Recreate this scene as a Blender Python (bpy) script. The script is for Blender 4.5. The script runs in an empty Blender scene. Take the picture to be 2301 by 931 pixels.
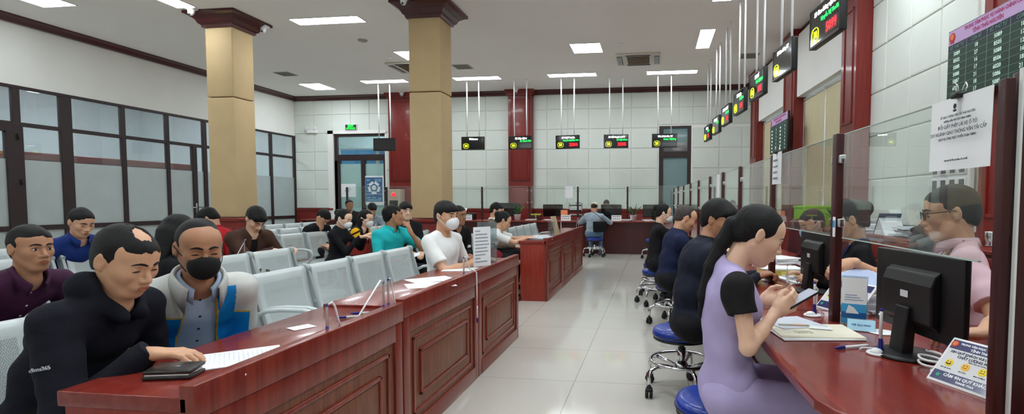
import bpy, bmesh, math, random
import numpy as np
from mathutils import Vector, Matrix, Euler, noise
SC = bpy.context.scene
COL = SC.collection
PI = math.pi
random.seed(7)

# ------------------------------------------------------------------ camera
FPX, PPX, PPY, CAMH = 1200.0, 1305.0, 514.74, 1.28
CAM_M = Matrix(((0.99070209, 0.13604174, 0.00141836), (-0.00841993, 0.0509047, 0.99866802), (0.13578833, -0.98939444, 0.05157686)))
cam_d = bpy.data.cameras.new('camera')
cam = bpy.data.objects.new('camera', cam_d)
COL.objects.link(cam)
cam_d.sensor_fit = 'HORIZONTAL'
cam_d.sensor_width = 36.0
cam_d.lens = FPX * 36.0 / 2301.0
cam_d.shift_x = -(PPX - 1150.5) / 2301.0
cam_d.shift_y = (PPY - 465.5) / 2301.0
cam_d.clip_start = 0.05
cam.matrix_world = Matrix.Translation((0, 0, CAMH)) @ CAM_M.transposed().to_4x4()
SC.camera = cam

# ------------------------------------------------------------------ colour management, world
SC.view_settings.view_transform = 'Standard'
SC.view_settings.look = 'None'
SC.view_settings.gamma = 1.0
SC.view_settings.use_curve_mapping = False
SC.view_settings.exposure = 0.0
LAMP = 28.5          # strength of the ceiling panels
DAY = 1.2           # daylight outside
SC.cycles.diffuse_bounces = 6; SC.cycles.max_bounces = 14; SC.cycles.transparent_max_bounces = 24
wd = bpy.data.worlds.new('daylight'); SC.world = wd; wd.use_nodes = True
wd.node_tree.nodes['Background'].inputs[0].default_value = (0.80, 0.90, 1.0, 1)
wd.node_tree.nodes['Background'].inputs[1].default_value = DAY

# ------------------------------------------------------------------ helpers
def lin(c):
    return tuple(((x / 255.0) / 12.92 if x <= 10.3 else (((x / 255.0) + 0.055) / 1.055) ** 2.4) for x in c) + (1.0,)

MATS = {}
def mat(name, rgb, rough=0.6, metal=0.0, spec=0.5, coat=0.0, var=0.0, vscale=6.0, stretch=(1, 1, 1), bump=0.0, bscale=60.0, rgb2=None, emit=0.0, alpha=None, detail=3.0, trans=0.0, ior=1.45):
    if name in MATS: return MATS[name]
    m = bpy.data.materials.new(name); m.use_nodes = True
    nt = m.node_tree; N = nt.nodes; L = nt.links
    b = N['Principled BSDF']
    b.inputs['Base Color'].default_value = lin(rgb)
    b.inputs['Roughness'].default_value = rough
    b.inputs['Metallic'].default_value = metal
    b.inputs['Specular IOR Level'].default_value = spec
    b.inputs['Coat Weight'].default_value = coat
    b.inputs['Coat Roughness'].default_value = 0.08
    b.inputs['IOR'].default_value = ior
    if trans: b.inputs['Transmission Weight'].default_value = trans
    if alpha is not None: b.inputs['Alpha'].default_value = alpha
    if emit:
        b.inputs['Emission Color'].default_value = lin(rgb)
        b.inputs['Emission Strength'].default_value = emit
    tc = N.new('ShaderNodeTexCoord')
    mp = N.new('ShaderNodeMapping'); mp.inputs['Scale'].default_value = stretch
    L.new(tc.outputs['Object'], mp.inputs['Vector'])
    nz = N.new('ShaderNodeTexNoise'); nz.inputs['Scale'].default_value = vscale; nz.inputs['Detail'].default_value = detail
    L.new(mp.outputs[0], nz.inputs['Vector'])
    r = N.new('ShaderNodeValToRGB')
    a = lin(rgb)
    if rgb2 is not None: c2 = lin(rgb2)
    else: c2 = tuple(min(1, x * (1 + var)) for x in a[:3]) + (1,)
    c1 = a if rgb2 is not None else tuple(x * (1 - var) for x in a[:3]) + (1,)
    r.color_ramp.elements[0].position = 0.34; r.color_ramp.elements[1].position = 0.66
    r.color_ramp.elements[0].color = c1; r.color_ramp.elements[1].color = c2
    L.new(nz.outputs['Fac'], r.inputs['Fac'])
    L.new(r.outputs[0], b.inputs['Base Color'])
    if bump:
        n2 = N.new('ShaderNodeTexNoise'); n2.inputs['Scale'].default_value = bscale; n2.inputs['Detail'].default_value = 4
        L.new(mp.outputs[0], n2.inputs['Vector'])
        bp = N.new('ShaderNodeBump'); bp.inputs['Strength'].default_value = bump; bp.inputs['Distance'].default_value = 0.01
        L.new(n2.outputs['Fac'], bp.inputs['Height'])
        L.new(bp.outputs[0], b.inputs['Normal'])
    MATS[name] = m
    return m

def glass_mat(name, tint=(225, 240, 235), op=0.12, rough=0.0, milk=0.0):
    if name in MATS: return MATS[name]
    m = bpy.data.materials.new(name); m.use_nodes = True
    nt = m.node_tree; N = nt.nodes; L = nt.links
    for n in list(N): N.remove(n)
    out = N.new('ShaderNodeOutputMaterial')
    tr = N.new('ShaderNodeBsdfTransparent'); tr.inputs[0].default_value = lin(tint)
    gl = N.new('ShaderNodeBsdfGlossy'); gl.inputs['Roughness'].default_value = rough; gl.inputs[0].default_value = (1, 1, 1, 1)
    df = N.new('ShaderNodeBsdfDiffuse'); df.inputs[0].default_value = lin((205, 215, 212))
    tl = N.new('ShaderNodeBsdfTranslucent'); tl.inputs[0].default_value = lin((205, 215, 215))
    nz = N.new('ShaderNodeTexNoise'); nz.inputs['Scale'].default_value = 2.0
    tc = N.new('ShaderNodeTexCoord'); L.new(tc.outputs['Object'], nz.inputs['Vector'])
    fr = N.new('ShaderNodeFresnel'); ge = N.new('ShaderNodeNewGeometry'); mi = N.new('ShaderNodeMapRange'); mi.inputs[3].default_value = 1.45; mi.inputs[4].default_value = 1 / 1.45
    L.new(ge.outputs['Backfacing'], mi.inputs[0]); L.new(mi.outputs[0], fr.inputs[0])
    m1 = N.new('ShaderNodeMixShader'); L.new(fr.outputs[0], m1.inputs[0]); L.new(tr.outputs[0], m1.inputs[1]); L.new(gl.outputs[0], m1.inputs[2])
    md = N.new('ShaderNodeMixShader'); md.inputs[0].default_value = 0.5; L.new(df.outputs[0], md.inputs[1]); L.new(tl.outputs[0], md.inputs[2])
    m2 = N.new('ShaderNodeMixShader')
    ad = N.new('ShaderNodeMath'); ad.operation = 'MULTIPLY_ADD'; ad.inputs[1].default_value = op * 0.3; ad.inputs[2].default_value = op + milk - op * 0.15
    L.new(nz.outputs['Fac'], ad.inputs[0]); L.new(ad.outputs[0], m2.inputs[0])
    L.new(m1.outputs[0], m2.inputs[1]); L.new(md.outputs[0], m2.inputs[2])
    L.new(m2.outputs[0], out.inputs[0])
    MATS[name] = m
    return m

def rot_to(d):
    d = Vector(d).normalized()
    return d.to_track_quat('Z', 'Y').to_matrix()

class MB:
    """collects shapes into one mesh"""
    def __init__(s): s.v = []; s.f = []; s.m = []; s.T = Matrix.Identity(4); s.sm = []
    def add(s, vs, fs, m=0, smooth=False):
        o = len(s.v)
        s.v += [tuple(s.T @ Vector(p)) for p in vs]
        s.f += [tuple(i + o for i in f) for f in fs]
        s.m += [m] * len(fs); s.sm += [smooth] * len(fs)
        return s
    def box(s, x0, x1, y0, y1, z0, z1, m=0, ch=0.0):
        if ch > 0:
            c = min(ch, (x1 - x0) / 2.2, (y1 - y0) / 2.2, (z1 - z0) / 2.2)
            bm = bmesh.new(); bmesh.ops.create_cube(bm, size=1.0)
            for w in bm.verts:
                w.co = Vector(((x0 + x1) / 2 + w.co.x * (x1 - x0), (y0 + y1) / 2 + w.co.y * (y1 - y0), (z0 + z1) / 2 + w.co.z * (z1 - z0)))
            bmesh.ops.bevel(bm, geom=list(bm.edges) + list(bm.verts), offset=c, segments=2, profile=0.6, affect='EDGES')
            bm.verts.index_update()
            s.add([w.co.copy() for w in bm.verts], [[q.index for q in f.verts] for f in bm.faces], m, True); bm.free(); return s
        vs = [(x, y, z) for x in (x0, x1) for y in (y0, y1) for z in (z0, z1)]
        fs = [(0, 1, 3, 2), (4, 6, 7, 5), (0, 4, 5, 1), (2, 3, 7, 6), (0, 2, 6, 4), (1, 5, 7, 3)]
        return s.add(vs, fs, m)
    def obox(s, c, size, R=None, m=0, ch=0.0):
        T0 = s.T.copy()
        s.T = T0 @ Matrix.Translation(c) @ (R.to_4x4() if R is not None else Matrix.Identity(4))
        a, b, d = size[0] / 2, size[1] / 2, size[2] / 2
        s.box(-a, a, -b, b, -d, d, m, ch); s.T = T0; return s
    def tube(s, path, r, n=8, m=0, closed=False, flat=1.0):
        P = [Vector(p) for p in path]; k = len(P)
        rr = r if isinstance(r, (list, tuple)) else [r] * k
        vs = []; up = None
        for i in range(k):
            if closed: t = (P[(i + 1) % k] - P[i - 1])
            else: t = (P[min(i + 1, k - 1)] - P[max(i - 1, 0)])
            if t.length < 1e-9: t = Vector((0, 0, 1))
            t.normalize()
            if up is None:
                up = Vector((0, 0, 1)) if abs(t.z) < 0.9 else Vector((1, 0, 0))
            a = t.cross(up)
            if a.length < 1e-4: a = t.orthogonal()
            a.normalize(); b = a.cross(t).normalized(); up = b
            for j in range(n):
                th = 2 * PI * j / n
                vs.append(P[i] + (a * math.cos(th) + b * math.sin(th) * flat) * rr[i])
        fs = []
        kk = k if closed else k - 1
        for i in range(kk):
            for j in range(n):
                i2 = (i + 1) % k
                fs.append((i * n + j, i * n + (j + 1) % n, i2 * n + (j + 1) % n, i2 * n + j))
        s.add(vs, fs, m, True)
        if not closed:
            s.add([vs[j] for j in range(n)], [tuple(range(n))[::-1]], m)
            s.add([vs[(k - 1) * n + j] for j in range(n)], [tuple(range(n))], m)
        return s
    def lathe(s, prof, n=24, c=(0, 0, 0), R=None, m=0, smooth=True):
        T0 = s.T.copy()
        s.T = T0 @ Matrix.Translation(c) @ (R.to_4x4() if R is not None else Matrix.Identity(4))
        vs = []
        for (r, z) in prof:
            for j in range(n):
                th = 2 * PI * j / n; vs.append((r * math.cos(th), r * math.sin(th), z))
        fs = [(i * n + j, i * n + (j + 1) % n, (i + 1) * n + (j + 1) % n, (i + 1) * n + j) for i in range(len(prof) - 1) for j in range(n)]
        s.add(vs, fs, m, smooth)
        s.add(vs[:n], [tuple(range(n))[::-1]], m); s.add(vs[-n:], [tuple(range(n))], m)
        s.T = T0; return s
    def prism(s, poly, z0, z1, m=0, axis='z'):
        n = len(poly)
        if axis == 'z': vs = [(x, y, z0) for x, y in poly] + [(x, y, z1) for x, y in poly]
        elif axis == 'y': vs = [(x, z0, y) for x, y in poly] + [(x, z1, y) for x, y in poly]
        else: vs = [(z0, x, y) for x, y in poly] + [(z1, x, y) for x, y in poly]
        fs = [tuple(range(n))[::-1], tuple(range(n, 2 * n))] + [(i, (i + 1) % n, (i + 1) % n + n, i + n) for i in range(n)]
        return s.add(vs, fs, m)
    def sphere(s, c, r, n=14, m=0, sc=(1, 1, 1), R=None):
        prof = []
        vs = []; k = n // 2 + 1
        R = R or Matrix.Identity(3)
        for i in range(k + 1):
            ph = PI * i / k
            for j in range(n):
                th = 2 * PI * j / n
                vs.append(Vector(c) + R @ Vector((r * sc[0] * math.sin(ph) * math.cos(th), r * sc[1] * math.sin(ph) * math.sin(th), -r * sc[2] * math.cos(ph))))
        fs = [(i * n + j, i * n + (j + 1) % n, (i + 1) * n + (j + 1) % n, (i + 1) * n + j) for i in range(k) for j in range(n)]
        return s.add(vs, fs, m, True)
    def build(s, name, mats, parent=None, loc=None, kind=None, bevel=0.0, fixn=True):
        me = bpy.data.meshes.new(name)
        me.from_pydata([tuple(v) for v in s.v], [], s.f)
        if not isinstance(mats, (list, tuple)): mats = [mats]
        for x in mats: me.materials.append(x)
        me.polygons.foreach_set('material_index', s.m)
        me.polygons.foreach_set('use_smooth', s.sm)
        if fixn:
            bm = bmesh.new(); bm.from_mesh(me)
            bmesh.ops.remove_doubles(bm, verts=bm.verts, dist=1e-5)
            bmesh.ops.recalc_face_normals(bm, faces=bm.faces); bm.to_mesh(me); bm.free()
        me.update()
        o = bpy.data.objects.new(name, me); COL.objects.link(o)
        if parent is not None: o.parent = parent
        if loc is not None: o.location = loc
        if kind: o['kind'] = kind
        if bevel:
            md = o.modifiers.new('bevel', 'BEVEL'); md.width = bevel; md.segments = 2; md.limit_method = 'ANGLE'; md.harden_normals = False
        return o

def thing(name, label, cat, loc=(0, 0, 0), rz=0.0, group=None):
    o = bpy.data.objects.new(name, None); COL.objects.link(o)
    o.empty_display_size = 0.1
    o.location = loc; o.rotation_euler = (0, 0, rz)
    o['label'] = label; o['category'] = cat
    if group: o['group'] = group
    return o
def tag(o, label, cat, group=None, kind=None):
    o['label'] = label; o['category'] = cat
    if group: o['group'] = group
    if kind: o['kind'] = kind
    return o
def dup(root, loc=None, rz=None, label=None, group=None):
    r = root.copy(); COL.objects.link(r)
    if loc is not None: r.location = loc
    if rz is not None: r.rotation_euler = (0, 0, rz)
    if label: r['label'] = label
    if group: r['group'] = group
    for ch in list(root.children):
        c = ch.copy(); COL.objects.link(c); c.parent = r
        for g in list(ch.children):
            d = g.copy(); COL.objects.link(d); d.parent = c
    return r

def text_obj(name, body, size, m, parent=None, M=None, align='CENTER', depth=0.0006, bold=0.0, sx=1.0):
    """lettering in its local XY plane (x right, y up, z towards the reader)"""
    cu = bpy.data.curves.new('lettering', 'FONT'); cu.body = body; cu.size = size
    cu.align_x = align; cu.align_y = 'CENTER'; cu.extrude = depth; cu.resolution_u = 2; cu.offset = bold
    to = bpy.data.objects.new('lettering', cu); COL.objects.link(to)
    dg = bpy.context.evaluated_depsgraph_get(); dg.update()
    me = bpy.data.meshes.new_from_object(to.evaluated_get(dg)); me.name = name
    bpy.data.objects.remove(to)
    me.materials.clear(); me.materials.append(m)
    o = bpy.data.objects.new(name, me); COL.objects.link(o)
    if parent is not None: o.parent = parent
    mm = (M or Matrix.Identity(4)) @ Matrix.Diagonal((sx, 1, 1, 1))
    me.transform(mm)
    return o
def frame(origin, xdir, ydir):
    x = Vector(xdir).normalized(); y = Vector(ydir).normalized(); z = x.cross(y)
    return Matrix.Translation(origin) @ Matrix((x, y, z)).transposed().to_4x4()

# ------------------------------------------------------------------ materials
M_wood = mat('mahogany', (108, 32, 24), 0.32, coat=0.22, rgb2=(132, 52, 38), vscale=5, stretch=(9, 9, 0.6), bump=0.05, bscale=20)
M_woodtop = mat('mahogany_top', (116, 34, 28), 0.24, coat=0.3, rgb2=(134, 46, 36), vscale=4, stretch=(8, 0.8, 8), bump=0.02, bscale=12)
M_woodend = mat('mahogany_end', (128, 32, 18), 0.35, coat=0.2, rgb2=(146, 44, 24), vscale=5, stretch=(9, 9, 0.7), bump=0.03)
M_woodpanel = mat('veneer_panel', (102, 52, 32), 0.42, coat=0.06, rgb2=(126, 72, 48), vscale=4, stretch=(5, 14, 1.2), bump=0.08, bscale=14)
M_dkwood = mat('dark_mahogany', (58, 14, 14), 0.3, coat=0.3, rgb2=(76, 22, 20), vscale=5, stretch=(9, 9, 0.7))
M_pil = mat('pilaster_wood', (112, 26, 22), 0.4, coat=0.15, rgb2=(128, 36, 28), vscale=4, stretch=(8, 8, 0.6))
M_white = mat('wall_paint', (236, 236, 232), 0.75, var=0.02, vscale=1.5)
M_pad = mat('padded_cloth', (219, 225, 218), 0.85, var=0.03, vscale=1.2, bump=0.06, bscale=250)
M_ceil = mat('ceiling_paint', (240, 238, 235), 0.8, var=0.015, vscale=0.6)
M_tan = mat('tan_cloth', (198, 172, 130), 0.8, var=0.04, vscale=3, bump=0.05, bscale=300)
M_frame = mat('frame_paint', (50, 36, 38), 0.45, var=0.08)
M_steel = mat('grey_steel_paint', (202, 210, 210), 0.35, metal=0.15, var=0.03)
M_bracket = mat('bracket_steel', (172, 180, 182), 0.4, metal=0.3, var=0.04)
M_chrome = mat('chrome', (220, 222, 226), 0.12, metal=1.0, var=0.03)
M_black = mat('black_plastic', (16, 16, 18), 0.4, var=0.15)
M_rubber = mat('caster_rubber', (22, 22, 24), 0.6, var=0.15)
M_bluevinyl = mat('blue_vinyl', (18, 52, 150), 0.32, coat=0.2, var=0.08, vscale=12, bump=0.05)
M_paper = mat('paper', (236, 238, 240), 0.7, var=0.02)
M_paper2 = mat('cream_paper', (232, 228, 206), 0.6, var=0.03)
M_wplast = mat('white_plastic', (236, 238, 240), 0.35, var=0.02)
M_bplast = mat('navy_plastic', (30, 24, 120), 0.35, var=0.05)
M_ink = mat('ink', (50, 50, 58), 0.8, var=0.1)
M_glass = glass_mat('clear_glass', (248, 252, 250), 0.035)
M_glassedge = mat('glass_edge', (190, 205, 200), 0.2, var=0.05)
M_frost = glass_mat('frosted_glass', (235, 235, 236), 0.66, 0.1)
M_lglass = glass_mat('partition_glass', (244, 249, 250), 0.05)
M_post = mat('post_wood', (52, 12, 14), 0.45, coat=0.05, rgb2=(66, 18, 18), vscale=5, stretch=(9, 9, 0.7))
M_wframe = mat('window_white', (225, 228, 226), 0.5, var=0.03)

def perf_mat():
    m = bpy.data.materials.new('perforated_steel'); m.use_nodes = True
    nt = m.node_tree; N = nt.nodes; L = nt.links; b = N['Principled BSDF']
    b.inputs['Base Color'].default_value = lin((194, 203, 203)); b.inputs['Roughness'].default_value = 0.38; b.inputs['Metallic'].default_value = 0.15
    tc = N.new('ShaderNodeTexCoord')
    sp = N.new('ShaderNodeSeparateXYZ'); L.new(tc.outputs['UV'], sp.inputs[0])
    def mth(op, a, bb=None, c=None):
        n = N.new('ShaderNodeMath'); n.operation = op
        for i, x in enumerate((a, bb, c)):
            if x is None: continue
            if isinstance(x, (int, float)): n.inputs[i].default_value = x
            else: L.new(x, n.inputs[i])
        return n.outputs[0]
    pitch = 0.0085
    def dots(ox, oy):
        u = mth('MULTIPLY_ADD', sp.outputs[0], 1 / pitch, ox); v = mth('MULTIPLY_ADD', sp.outputs[1], 1 / (pitch * 1.732), oy)
        fu = mth('SUBTRACT', mth('FRACT', u), 0.5); fv = mth('MULTIPLY', mth('SUBTRACT', mth('FRACT', v), 0.5), 1.732)
        d = mth('ADD', mth('MULTIPLY', fu, fu), mth('MULTIPLY', fv, fv))
        return mth('LESS_THAN', d, 0.048)
    h = mth('MAXIMUM', dots(0, 0), dots(0.5, 0.5))
    tr = N.new('ShaderNodeBsdfTransparent'); mx = N.new('ShaderNodeMixShader')
    L.new(h, mx.inputs[0]); L.new(b.outputs[0], mx.inputs[1]); L.new(tr.outputs[0], mx.inputs[2])
    L.new(mx.outputs[0], N['Material Output'].inputs[0])
    return m
M_perf = perf_mat()
# ------------------------------------------------------------------ the room
XL, YB, ZC, YF = -10.88, 15.10, 4.43, -4.5
def xr(y): return 2.57 + 0.04 * (15.10 - y)           # right wall runs slightly askew
RA = math.atan(0.04)

def floor_mat():
    m = bpy.data.materials.new('floor_tiles'); m.use_nodes = True
    nt = m.node_tree; N = nt.nodes; L = nt.links; b = N['Principled BSDF']
    tc = N.new('ShaderNodeTexCoord'); mp = N.new('ShaderNodeMapping'); mp.inputs['Location'].default_value = (0.55, -3.70, 0)
    L.new(tc.outputs['Object'], mp.inputs[0])
    br = N.new('ShaderNodeTexBrick'); br.offset = 0.0; br.inputs['Scale'].default_value = 1.0
    br.inputs['Brick Width'].default_value = 0.8; br.inputs['Row Height'].default_value = 0.8; br.inputs['Mortar Size'].default_value = 0.0022
    br.inputs['Mortar Smooth'].default_value = 0.2
    br.inputs['Color1'].default_value = lin((200, 196, 187)); br.inputs['Color2'].default_value = lin((197, 193, 184)); br.inputs['Mortar'].default_value = lin((135, 130, 122))
    L.new(mp.outputs[0], br.inputs['Vector'])
    nz = N.new('ShaderNodeTexNoise'); nz.inputs['Scale'].default_value = 2.2; nz.inputs['Detail'].default_value = 5
    L.new(tc.outputs['Object'], nz.inputs['Vector'])
    mx = N.new('ShaderNodeMix'); mx.data_type = 'RGBA'; mx.blend_type = 'MULTIPLY'; mx.inputs[0].default_value = 0.25
    L.new(br.outputs['Color'], mx.inputs['A']); L.new(nz.outputs['Color'], mx.inputs['B'])
    rp = N.new('ShaderNodeValToRGB'); rp.color_ramp.elements[0].color = (0.8, 0.8, 0.8, 1); rp.color_ramp.elements[1].color = (1, 1, 1, 1)
    L.new(nz.outputs['Fac'], rp.inputs[0]); L.new(rp.outputs[0], mx.inputs['B'])
    L.new(mx.outputs['Result'], b.inputs['Base Color'])
    b.inputs['Roughness'].default_value = 0.08; b.inputs['Specular IOR Level'].default_value = 0.55
    return m
mb = MB(); mb.box(-16.5, xr(YF) + 0.8, YF - 0.4, YB + 4.2, -0.12, 0.0)
mb.build('floor', floor_mat(), kind='structure')
mb = MB(); mb.box(-16.5, xr(YF) + 0.8, YF - 0.4, YB + 4.2, ZC, ZC + 0.15)
mb.build('ceiling', M_ceil, kind='structure')

def pads(mb, mfun, us, vs, m=1, t=0.022, g=0.006):
    """upholstered squares; mfun(u, v, d) -> point, u along the wall, v up, d out of the wall"""
    for i in range(len(us) - 1):
        for j in range(len(vs) - 1):
            u0, u1, v0, v1 = us[i] + g, us[i + 1] - g, vs[j] + g, vs[j + 1] - g
            if u1 - u0 < 0.03 or v1 - v0 < 0.03: continue
            c = 0.014; k = []
            vv = []
            for (a, dd) in ((0, 0), (0, t * 0.6), (c * 0.45, t * 0.92), (c * 1.6, t)):
                vv += [mfun(u0 + a, v0 + a, dd), mfun(u1 - a, v0 + a, dd), mfun(u1 - a, v1 - a, dd), mfun(u0 + a, v1 - a, dd)]
            ff = []
            for q in range(3):
                for e in range(4): ff.append((q * 4 + e, q * 4 + (e + 1) % 4, q * 4 + 4 + (e + 1) % 4, q * 4 + 4 + e))
            ff.append((12, 13, 14, 15))
            mb.add(vv, ff, m, False)

# back wall (two doorways)
DL = (-9.62, -7.98, 3.30); DR = (0.12, 1.00, 3.37)
mb = MB()
for (x0, x1, z0, z1) in ((XL - 0.3, DL[0], 0, ZC), (DL[0], DL[1], DL[2], ZC), (DL[1], DR[0], 0, ZC), (DR[0], DR[1], DR[2], ZC), (DR[1], xr(YB) + 0.5, 0, ZC)):
    mb.box(x0, x1, YB, YB + 0.25, z0, z1)
bf = lambda u, v, d: (u, YB - d, v)
rows = [1.06, 1.63, 2.20, 2.76, 3.32, 3.88, 4.31]
def cut(a, b, step=0.6, off=-10.25):
    k = math.ceil((a - off) / step + 0.25); u = [a]
    while off + k * step < b - 0.15: u.append(off + k * step); k += 1
    return u + [b]
pads(mb, bf, cut(XL, -9.66), rows[:4]); pads(mb, bf, cut(XL, -9.80), rows[3:5]); pads(mb, bf, cut(XL, -7.75), [3.32, 3.88, 4.31])
pads(mb, bf, [-7.94, -7.75], rows[:5])
pads(mb, bf, cut(-6.95, -4.14), rows); pads(mb, bf, cut(-3.44, DR[0] - 0.03), rows)
pads(mb, bf, cut(DR[1] + 0.03, xr(YB)), rows[:5]); pads(mb, bf, [0.09, 0.66, 1.04, 1.66, 2.05, xr(YB)], [3.40, 3.88, 4.31])
mb.build('wall_back', [M_white, M_pad], kind='structure')
# skirting panel band under the padding
mb = MB()
for (a, b) in ((XL, -9.66), (-7.95, -7.75), (-6.95, -4.14), (-3.44, 0.09), (1.03, xr(YB))):
    mb.box(a, b, YB - 0.03, YB, 0, 1.06); mb.box(a, b, YB - 0.05, YB, 1.0, 1.06)
    n = max(1, int((b - a) / 0.8)); w = (b - a) / n
    for i in range(n):
        if w > 0.4: mb.box(a + i * w + 0.08, a + (i + 1) * w - 0.08, YB - 0.045, YB, 0.2, 0.92, 0, 0.012)
mb.build('trim_1', M_pil, kind='structure')

# crown moulding
CR = [(0, 0), (0.05, 0), (0.07, 0.02), (0.07, 0.035), (0.10, 0.075), (0.14, 0.10), (0.14, 0.125), (0, 0.125)]
def crown(mb, p0, p1, nrm):
    d = Vector((p1[0] - p0[0], p1[1] - p0[1], 0)); nrm = Vector((nrm[0], nrm[1], 0)).normalized()
    vs = []
    for p in (p0, p1):
        for (o, h) in CR: q = Vector((p[0], p[1], 0)) + nrm * o; vs.append((q.x, q.y, ZC - 0.125 + h))
    n = len(CR)
    mb.add(vs, [tuple(range(n)), tuple(range(n, 2 * n))[::-1]] + [(i, (i + 1) % n, (i + 1) % n + n, i + n) for i in range(n)], 0)
mb = MB(); crown(mb, (XL, YB), (xr(YB), YB), (0, -1)); mb.build('trim_2', M_dkwood, kind='structure')
mb = MB(); crown(mb, (XL, YF), (XL, YB), (1, 0)); mb.build('trim_3', M_dkwood, kind='structure')
mb = MB(); crown(mb, (xr(YF), YF), (xr(YB), YB), (-1, 0)); mb.build('trim_4', M_dkwood, kind='structure')

# ---- left wall: painted band over a glazed partition
ZT, ZM, ZL, ZFR = 3.26, 2.60, 0.80, 1.99
mb = MB(); mb.box(XL - 0.12, XL, YF, YB, ZT, ZC)
mb.box(XL - 0.12, XL, YF, 2.0, 0, ZT)
mb.build('wall_left', M_white, kind='structure')
bars = [(2.0, 2.1), (3.55, 3.62), (5.1, 5.2), (6.60, 6.68), (7.82, 7.93), (8.56, 8.76), (9.70, 9.79), (10.72, 10.80), (11.72, 11.82), (12.9, 12.97), (14.02, 14.10), (15.03, 15.10)]
mb = MB()
mb.box(XL - 0.074, XL + 0.004, 2.0, YB, ZT - 0.05, ZT + 0.001, 0); mb.box(XL - 0.066, XL - 0.004, 2.0, YB, ZM - 0.035, ZM + 0.035, 0)
mb.box(XL - 0.066, XL - 0.004, 2.0, YB, ZL - 0.05, ZL + 0.04, 0); mb.box(XL - 0.066, XL - 0.004, 2.0, YB, 0, 0.09, 0)
for (a, b) in bars: mb.box(XL - 0.07, XL, a, b, 0, ZT, 0)
mb.box(XL - 0.08, XL + 0.01, 11.40, 11.51, 0.0, ZM, 0)       # leaf stile of the far glazed door
mb.box(XL - 0.083, XL + 0.013, 6.68, 7.82, ZM - 0.14, ZM + 0.02, 0); mb.box(XL - 0.08, XL + 0.01, 7.70, 7.95, 0, ZM, 0)
mb.box(XL - 0.08, XL + 0.01, 6.68, 6.80, 0, ZM, 0)
fr = mb.build('window_1', M_frame, kind='structure', bevel=0.004)
mb = MB(); mb.box(XL - 0.04, XL - 0.032, 2.0, YB, ZFR, ZT - 0.04, 0); mb.build('window_pane', M_lglass, fr)
mb = MB(); mb.box(XL - 0.04, XL - 0.032, 2.0, YB, ZL, ZFR, 0); mb.build('frosted_pane', M_frost, fr)
mb = MB(); mb.box(XL - 0.04, XL - 0.032, 2.0, YB, 0.05, ZL, 0); mb.build('lower_panel', M_frost, fr)
mb = MB()
for (y, z) in ((7.86, 2.38), (7.88, 1.60), (7.86, 0.6)): mb.tube([(XL + 0.03, y, z - 0.05), (XL + 0.03, y, z + 0.05)], 0.016, 10)
mb.build('door_hinge', M_black, fr)
mb = MB(); mb.box(XL, XL + 0.03, 11.42, 11.46, 1.0, 1.22, 0, 0.006); mb.tube([(XL + 0.03, 11.44, 1.12), (XL + 0.06, 11.44, 1.12), (XL + 0.06, 11.28, 1.12)], 0.010, 8)
mb.tube([(XL + 0.03, 11.47, 1.13), (XL + 0.06, 11.5, 1.13), (XL + 0.06, 11.62, 1.12)], 0.009, 8, 1)
mb.build('door_handle', [M_chrome, M_black], fr)
# the office behind the partition
M_bwall = mat('office_paint', (226, 232, 234), 0.8, var=0.02); M_curt = mat('office_blind', (190, 168, 136), 0.8, var=0.06, vscale=8, stretch=(1, 6, 0.2))
mb = MB(); mb.box(-16.5, -16.3, YF, YB + 0.3, 0, ZC); mb.box(-16.3, XL - 0.12, YB + 0.05, YB + 0.3, 0, ZC); mb.box(-16.3, XL - 0.12, YF, YF + 0.2, 0, ZC)
mb.build('wall_office', M_bwall, kind='structure')
g = thing('office_cabinet', 'long dark red wooden cabinet behind the frosted glass partition', 'cabinet', (-13.6, 11.4, 0))
mb = MB(); mb.box(-0.3, 0.3, -1.9, 2.6, 0, 2.16, 0, 0.01); mb.box(-0.34, 0.34, -1.95, 2.65, 2.16, 2.32, 0, 0.02); mb.build('carcass', M_pil, g)
mb = MB()
for k in range(5): mb.box(0.3, 0.325, -1.85 + k * 0.88, -1.02 + k * 0.88, 0.1, 2.1, 0, 0.01)
mb.build('door', M_wood, g)
g = thing('roller_blind', 'tan roller blind pulled down in the office behind the glass partition', 'blind', (-15.9, 8.6, 0))
mb = MB(); mb.box(0, 0.02, -4.4, 1.9, 0.3, 2.85, 0); mb.build('blind_cloth', M_curt, g)
mb = MB(); mb.tube([(0.03, -4.45, 2.9), (0.03, 1.95, 2.9)], 0.04, 10); mb.build('roller', M_wframe, g)
g = thing('air_conditioner', 'white wall air conditioner seen through the top glass panes', 'air conditioner', (-14.2, 9.2, 3.15))
mb = MB(); mb.box(-0.12, 0.12, -2.0, 0.5, -0.14, 0.16, 0, 0.03); mb.build('casing', M_wframe, g)
mb = MB(); mb.box(0.05, 0.125, -1.9, 0.4, -0.15, -0.12, 0); mb.build('air_outlet', M_black, g)

# front wall behind the camera
mb = MB(); mb.box(-16.5, xr(YF) + 0.5, YF - 0.25, YF, 0, ZC); mb.build('wall_front', M_white, kind='structure')

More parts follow.
